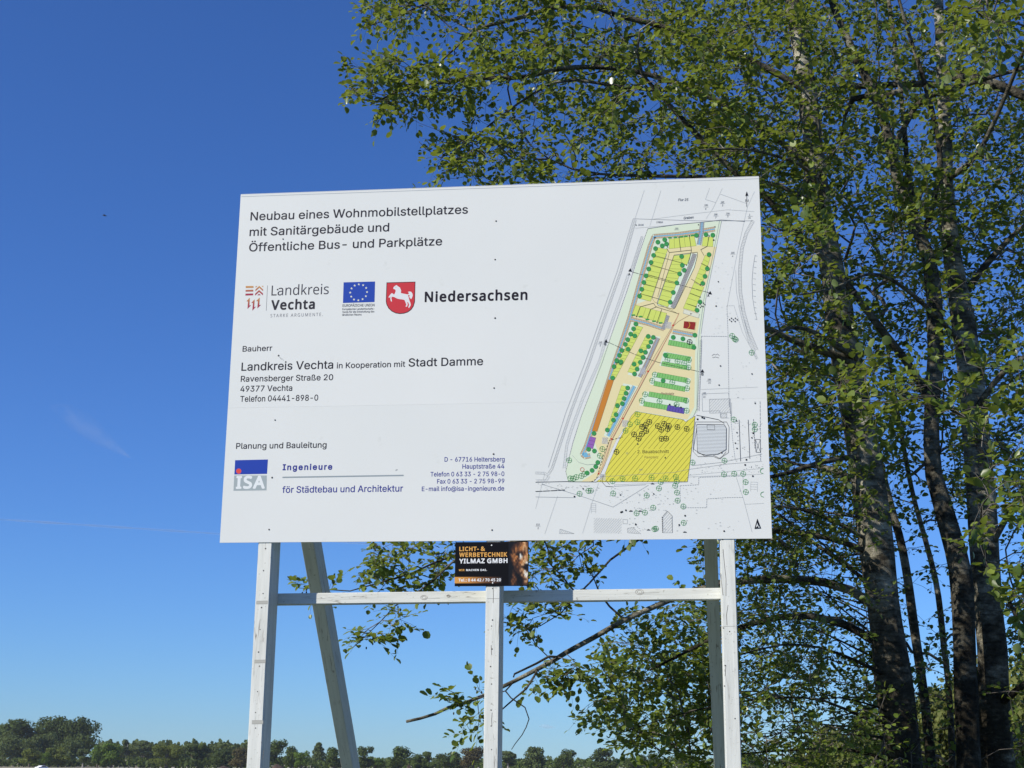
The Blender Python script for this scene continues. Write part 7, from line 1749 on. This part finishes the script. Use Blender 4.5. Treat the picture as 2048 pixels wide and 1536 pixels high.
LST = [
    (6, 1436, 84, 700, 'round', 'mid', 'dense grey green tree cut by the left edge of the picture', G1),
    (58, 1438, 100, 705, 'round', 'dark', 'tall wood tree in the dip of the skyline at far left', G1),
    (98, 1430, 80, 700, 'round', 'dark', 'tallest crown in the middle of the left wood', G1),
    (132, 1431, 76, 690, 'wide', 'dark', 'broad crown second from the right end of the tall left wood', G1),
    (160, 1430, 72, 680, 'round', 'dark', 'big rounded dark tree at the right end of the tall left wood', G1),
    (26, 1462, 56, 660, 'round', 'pale', 'pale grey green tree in front of the wood by the left edge', G1),
    (76, 1462, 54, 655, 'wide', 'pale', 'pale grey green tree low in front of the middle of the wood', G1),
    (134, 1474, 44, 640, 'wide', 'pale', 'low pale tree in front of the big rounded dark tree', G1),
    (58, 1496, 40, 600, 'round', 'olive', 'small yellow green tree before the wood, nearest the left edge', G2),
    (88, 1503, 28, 600, 'round', 'bright', 'small bright green bush-like tree before the wood', G2),
    (116, 1494, 38, 605, 'wide', 'olive', 'small olive tree with flat crown before the wood', G2),
    (165, 1497, 24, 590, 'tall', 'pale', 'slim pale birch in front of the big rounded dark tree', G2),
    (194, 1489, 30, 610, 'round', 'bright', 'left of the two bright green trees right of the wood', G2),
    (222, 1481, 38, 612, 'round', 'bright', 'right and taller of the two bright green trees right of the wood', G2),
    (252, 1478, 28, 720, 'tall', 'pale', 'thin pale blue green tree right of the two bright ones', G2),
    (285, 1480, 42, 720, 'tall', 'pale', 'wide pale blue green tree in the gap before the yellow green tree', G2),
    (332, 1487, 58, 600, 'wide', 'olive', 'broad yellow green tree alone midway between wood and left post', G2),
    (383, 1488, 30, 625, 'tall', 'dark', 'dark narrow tree right of the broad yellow green one', G2),
    (404, 1486, 28, 630, 'tall', 'mid', 'narrow mid green tree with light top, midway to the left post', G2),
    (444, 1497, 40, 610, 'round', 'dark', 'round dark green tree left of the left post', G2),
    (482, 1493, 42, 600, 'round', 'brown', 'brownish round tree just left of the left post', G2),
    (550, 1477, 42, 640, 'round', 'mid', 'tree right beside the left post, tallest of its row', G2),
    (583, 1491, 28, 630, 'round', 'mid', 'tree between the left post and the pale conical one', G2),
    (603, 1500, 30, 610, 'round', 'bright', 'low bright tree between the left post and the leaning brace', G2),
    (636, 1484, 32, 660, 'cone', 'pale', 'pale conical tree left of the leaning brace', G2),
    (668, 1493, 30, 640, 'round', 'mid', 'mid green tree half behind the leaning brace', G2),
    (728, 1491, 30, 620, 'round', 'dark', 'dark round tree right beside the leaning brace', G2),
    (750, 1514, 30, 640, 'round', 'bright', 'very low bush-like tree right of the leaning brace', G2),
    (796, 1491, 46, 610, 'round', 'mid', 'full round tree midway between brace and middle post', G2),
    (836, 1507, 24, 620, 'round', 'mid', 'small tree right of the full round one', G2),
    (859, 1502, 30, 620, 'tall', 'mid', 'slightly taller tree in the middle of the low row before the middle post', G2),
    (889, 1505, 32, 610, 'round', 'dark', 'dark round tree in the low row left of the middle post', G2),
    (912, 1502, 30, 640, 'round', 'mid', 'tree next to the brownish one left of the middle post', G2),
    (946, 1491, 54, 620, 'round', 'brown', 'broad brownish tree just left of the middle post', G2),
    (1016, 1501, 32, 630, 'tall', 'pale', 'pale thin tree just right of the middle post', G2),
    (1074, 1492, 50, 610, 'wide', 'pale', 'pale olive domed tree right of the middle post', G2),
    (1127, 1497, 42, 610, 'round', 'dark', 'dark round tree right of the pale domed one', G2),
    (1212, 1495, 44, 610, 'round', 'dark', 'dark tree behind the hanging alder twigs', G2),
    (1263, 1513, 26, 640, 'round', 'mid', 'leftmost of three small trees seen through the alder twigs', G2),
    (1287, 1508, 28, 640, 'round', 'mid', 'middle of three small trees seen through the alder twigs', G2),
    (1312, 1505, 32, 640, 'round', 'dark', 'rightmost of three small trees seen through the alder twigs', G2),
    (1372, 1506, 44, 630, 'round', 'mid', 'distant tree showing left of the right post', G2),
    (1500, 1500, 60, 630, 'wide', 'mid', 'distant tree right of the right post, behind alder leaves', G2),
]
for (cx, top, w, Y, kind, tone, lab, grp) in LST:
    far_tree(cx, top, w, 1533, Y, kind, tone, lab, grp, trunk=FTP if tone == 'pale' else FT, n=4200 if w > 50 else 2600)
for (cx, top, w, Y, lab) in [(1700, 1442, 170, 62, 'yellow green bush seen between the right post and the mottled trunk'), (1620, 1485, 140, 55, 'low yellow green bush left of the mottled trunk base'),
                             (1800, 1405, 130, 66, 'yellow green bush right behind the mottled trunk base'), (1885, 1345, 170, 70, 'tall yellow green bush behind the slim stems'),
                             (1960, 1400, 120, 64, 'bush hidden behind the pair of thick right trunks'), (2050, 1285, 200, 66, 'tall yellow green bush at the right edge behind the pale trunk')]:
    far_tree(cx, top, w, 1536, Y, 'bush', 'shrub', lab, 'bushes behind the alders', name='bush', n=5200)
# the far wood and the hedge line read as masses
def mass(name, x0, x1, topf, Y0, Y1, n, tone, fs, label, cat):
    V, Fc = [], []
    for i in range(n):
        x = r3.uniform(x0, x1)
        Y = r3.uniform(Y0, Y1)
        g = at(x, 1530, Y)
        hz = at(x, topf(x), Y)[2]
        z = -1.9 + (hz + 1.9) * (r3.random() ** 0.6)
        p = Vector((g[0], g[1], z))
        nrm = Vector((r3.gauss(0, 1), r3.gauss(0, 1), r3.gauss(0.4, 1))).normalized()
        u = nrm.orthogonal().normalized(); w_ = nrm.cross(u)
        s = fs * r3.uniform(0.5, 1.3)
        b_ = len(V)
        for (a, c) in ((-.5, -.35), (.2, -.5), (.55, .1), (.1, .5), (-.45, .3)):
            V.append(p + u * a * s + w_ * c * s)
        Fc.append(tuple(range(b_, b_ + 5)))
    o = meshobj(name, [tuple(v) for v in V], Fc, FL[tone])
    tag(o, label, cat, kind='stuff')
mass('distant_wood', 190, 520, lambda x: 1487 + 4 * math.sin(x * 0.11) + 3 * math.sin(x * 0.37) + 2.5 * math.sin(x * 0.83), 740, 790, 9000, 'pale', 1.5, 'pale blue green wood behind the trees at the left', 'wood')
mass('hedgerow', -60, 520, lambda x: 1519 + 3 * math.sin(x * 0.13) + 2 * math.sin(x * 0.41), 610, 650, 4200, 'dark', 1.3, 'dark undergrowth under the trees left of the left post', 'hedge')
mass('hedgerow', 520, 1420, lambda x: 1522 + 2.5 * math.sin(x * 0.09) + 2 * math.sin(x * 0.33), 640, 690, 5200, 'mid', 1.3, 'low undergrowth along the field right of the left post', 'hedge')
mass('distant_hedge', 520, 2100, lambda x: 1517 + 2 * math.sin(x * 0.05) + 1.5 * math.sin(x * 0.21), 900, 940, 5200, 'pale', 1.7, 'faint farthest tree line along the horizon', 'hedge')

# ------------------------------------------------------------------ small things on the field
def mound(cx, Y, w, h, label, seed):
    c = at(cx, 1533, Y)
    V, Fc = [], []
    nr_, na_ = 6, 18
    for j in range(nr_ + 1):
        q = j / nr_
        for i in range(na_):
            a = 2 * math.pi * i / na_
            rr = w / 2 * q * (1 + 0.2 * noise.noise(Vector((math.cos(a), math.sin(a), seed))))
            z = h * (1 - q ** 1.5) * (1 + 0.35 * noise.noise(Vector((math.cos(a) * q * 2 + seed, math.sin(a) * q * 2, 3)))) - 0.05
            V.append((c[0] + math.cos(a) * rr, Y + math.sin(a) * rr * 0.7, z - 2.0))
    for j in range(nr_):
        for i in range(na_):
            k = (i + 1) % na_
            Fc.append((j * na_ + i, j * na_ + k, (j + 1) * na_ + k, (j + 1) * na_ + i))
    tag(meshobj('soil_heap', V, Fc, M_SOIL, loc=(float(c[0]), Y, -2.0)), label, 'soil heap', 'heaps of dug soil on the field')
ms, nts, ps_, _ = nmat('dark_soil')
nn = nd(nts, 'ShaderNodeTexNoise', i_Scale=1.5, i_Detail=6.0)
rs = ramp(nts, [(0.35, (0.035, 0.022, 0.016)), (0.65, (0.10, 0.060, 0.042))], nn.outputs[0])
nts.links.new(rs.outputs[0], ps_.inputs['Base Color'])
ps_.inputs['Roughness'].default_value = 0.95
M_SOIL = ms
mound(556, 430, 7.0, 2.6, 'brown heap of dug soil beside the left post', 1)
mound(450, 440, 8.0, 1.9, 'low dark heap of soil left of the left post', 4)
mound(818, 430, 2.6, 3.0, 'small steep dark heap left of the middle post', 7)

def car(cx, Y, label, paint):
    c = at(cx, 1533, Y)
    root = empty('parked_car', (float(c[0]), Y, -2.0), label, 'car')
    bm = bmesh.new()
    prof = [(-2.1, 0.35), (-2.15, 0.75), (-1.9, 0.95), (-1.1, 1.02), (-0.5, 1.42), (0.9, 1.45), (1.6, 1.05), (2.1, 0.95), (2.15, 0.4)]
    L_ = [bm.verts.new((x, -0.85, z)) for x, z in prof]
    R2 = [bm.verts.new((x, 0.85, z)) for x, z in prof]
    n = len(prof)
    for i in range(n - 1): bm.faces.new((L_[i], L_[i + 1], R2[i + 1], R2[i]))
    bm.faces.new(L_[::-1]); bm.faces.new(R2); bm.faces.new((L_[0], R2[0], R2[-1], L_[-1]))
    bmesh.ops.bevel(bm, geom=list(bm.edges), offset=0.06, segments=2, affect='EDGES')
    me = bpy.data.meshes.new('body'); bm.to_mesh(me); bm.free(); me.materials.append(paint)
    link(bpy.data.objects.new('body', me), root)
    wm = bpy.data.meshes.new('wheel')
    V, Fc = [], []
    tube(V, Fc, [np.array([0, -0.1, 0.]), np.array([0, 0.1, 0.])], [0.32, 0.32], 14)
    wm.from_pydata([tuple(v) for v in V], [], Fc); wm.materials.append(M_BLACK)
    for x in (-1.3, 1.3):
        for y in (-0.8, 0.8):
            o = link(bpy.data.objects.new('wheel', wm), root); o.location = (x, y, 0.32)
    gm = mat_flat('car_glass', (0.02, 0.025, 0.03, 1), 0.1)
    for sgn in (-1, 1):
        V = [(-0.95, sgn * 0.862, 1.02), (-0.45, sgn * 0.862, 1.36), (0.85, sgn * 0.862, 1.38), (1.35, sgn * 0.862, 1.04)]
        me = bpy.data.meshes.new('window'); me.from_pydata(V, [], [(0, 1, 2, 3)]); me.materials.append(gm)
        link(bpy.data.objects.new('window', me), root)
    root.rotation_euler = (0, 0, R(68))
    return root
car(83, 452, 'tiny white car far off before the left wood', mat_flat('white_car_paint', (0.75, 0.76, 0.78, 1), 0.3))

# ------------------------------------------------------------------ sky objects: bird, contrail, thin clouds
M_BIRD = mat_flat('bird_feathers', (0.05, 0.045, 0.045, 1), 0.8)
bp = at(209, 431, 40)
br_ = empty('flying_bird', tuple(float(x) for x in bp), 'small dark bird flying in the blue sky at the left', 'bird')
V, Fc = [], []
tube(V, Fc, [np.array([-0.11, 0, 0.0]), np.array([-0.07, 0, 0.005]), np.array([0.0, 0, 0]), np.array([0.06, 0, -0.01]), np.array([0.11, 0, -0.012])], [0.006, 0.018, 0.026, 0.014, 0.004], 8)
me = bpy.data.meshes.new('body'); me.from_pydata([tuple(v) for v in V], [], Fc); me.materials.append(M_BIRD)
link(bpy.data.objects.new('body', me), br_)
for s in (-1, 1):
    w3 = [(-0.03, s * 0.015, 0.01), (0.035, s * 0.015, 0.01), (0.03, s * 0.10, 0.035), (-0.03, s * 0.09, 0.04), (0.07, s * 0.20, 0.02), (0.04, s * 0.11, 0.036)]
    me = bpy.data.meshes.new('wing')
    top = [(x, y, z + 0.003) for x, y, z in w3]
    me.from_pydata(w3 + top, [], [(0, 1, 2, 3), (3, 2, 5, 4), (6, 9, 8, 7), (9, 10, 11, 8), (0, 6, 7, 1), (1, 7, 8, 2), (3, 9, 6, 0)])
    me.materials.append(M_BIRD)
    link(bpy.data.objects.new('wing', me), br_)
br_.rotation_euler = (R(12), R(10), R(8))
br_.scale = (0.75, 0.75, 0.75)

def mat_cloud(name, dens, scale, lo, hi):
    m, nt, p, out = nmat(name)
    nt.nodes.remove(p)
    tc = nd(nt, 'ShaderNodeTexCoord')
    n = nd(nt, 'ShaderNodeTexNoise', i_Scale=scale, i_Detail=7.0, i_Roughness=0.6, i_Distortion=0.4)
    nt.links.new(tc.outputs['Object'], n.inputs['Vector'])
    lw = nd(nt, 'ShaderNodeLayerWeight', i_Blend=0.5)
    r = ramp(nt, [(lo, (0, 0, 0)), (hi, (1, 1, 1))], n.outputs[0])
    inv = nd(nt, 'ShaderNodeMath', operation='SUBTRACT', i_0=1.0)
    nt.links.new(lw.outputs['Facing'], inv.inputs[1])
    pw = nd(nt, 'ShaderNodeMath', operation='POWER', i_1=1.6)
    nt.links.new(inv.outputs[0], pw.inputs[0])
    m1 = nd(nt, 'ShaderNodeMath', operation='MULTIPLY')
    nt.links.new(r.outputs[0], m1.inputs[0]); nt.links.new(pw.outputs[0], m1.inputs[1])
    m2 = nd(nt, 'ShaderNodeMath', operation='MULTIPLY', i_1=dens)
    nt.links.new(m1.outputs[0], m2.inputs[0])
    tr = nd(nt, 'ShaderNodeBsdfTransparent')
    df = nd(nt, 'ShaderNodeBsdfDiffuse'); df.inputs[0].default_value = (0.85, 0.86, 0.88, 1)
    tl = nd(nt, 'ShaderNodeBsdfTranslucent'); tl.inputs[0].default_value = (0.85, 0.86, 0.88, 1)
    ad = nd(nt, 'ShaderNodeMixShader', i_0=0.5)
    nt.links.new(df.outputs[0], ad.inputs[1]); nt.links.new(tl.outputs[0], ad.inputs[2])
    ms_ = nd(nt, 'ShaderNodeMixShader')
    nt.links.new(m2.outputs[0], ms_.inputs[0]); nt.links.new(tr.outputs[0], ms_.inputs[1]); nt.links.new(ad.outputs[0], ms_.inputs[2])
    nt.links.new(ms_.outputs[0], out.inputs[0])
    return m
M_TRAIL = mat_cloud('contrail_ice', 0.20, 0.004, 0.2, 0.6)
V, Fc = [], []
p0, p1 = at(-500, 1006, 14000), at(900, 1098, 16500)
pts = [p0 + (p1 - p0) * i / 40 for i in range(41)]
tube(V, Fc, pts, [14 * (1 + 0.25 * math.sin(i * 1.7)) for i in range(41)], 12)
tag(meshobj('contrail', V, Fc, M_TRAIL, smooth=True, loc=tuple(float(x) for x in p0)), 'faint thin white aircraft trail left of the board', 'contrail')
def wisp(px0, px1, wpx, Y, label, dens, scale):
    a, c = at(px0[0], px0[1], Y), at(px1[0], px1[1], Y)
    V, Fc = [], []
    n = 30
    wid = wpx * pix(a)[2] / F_PX / 2
    pts = [a + (c - a) * i / n + np.array([0, 0, wid * 0.5 * math.sin(i * 0.11 + 1)]) for i in range(n + 1)]
    tube(V, Fc, pts, [max(1.0, wid * math.sin(math.pi * min(1, (i + 0.3) / (n + 1))) ** 0.8 * (1.5 - i / n)) for i in range(n + 1)], 20)
    tag(meshobj('cloud', V, Fc, mat_cloud('cloud_vapour', dens, scale, 0.38, 0.72), smooth=True, loc=tuple(float(x) for x in (a + c) / 2)), label, 'cloud')
wisp((100, 822), (262, 905), 46, 9000, 'faint slanting wisp of cloud left of the board', 0.13, 0.0035)
wisp((1078, 1455), (1112, 1453), 9, 9000, 'tiny white cloud low above the trees between middle and right posts', 0.5, 0.006)

# ------------------------------------------------------------------ thin summer haze over the fields
hm, hnt, hp, ho = nmat('thin_haze')
hnt.nodes.remove(hp)
pv = hnt.nodes.new('ShaderNodeVolumePrincipled')
pv.inputs['Color'].default_value = (0.86, 0.93, 1.0, 1)
pv.inputs['Density'].default_value = 0.00007
pv.inputs['Anisotropy'].default_value = 0.2
hnt.links.new(pv.outputs[0], ho.inputs['Volume'])
hz = bpy.data.objects.new('haze', box_mesh('haze', 2400.0, 1500.0, 36.0, 0, hm))
link(hz)
hz.location = (0, 650, 14.5)
hz['kind'] = 'stuff'
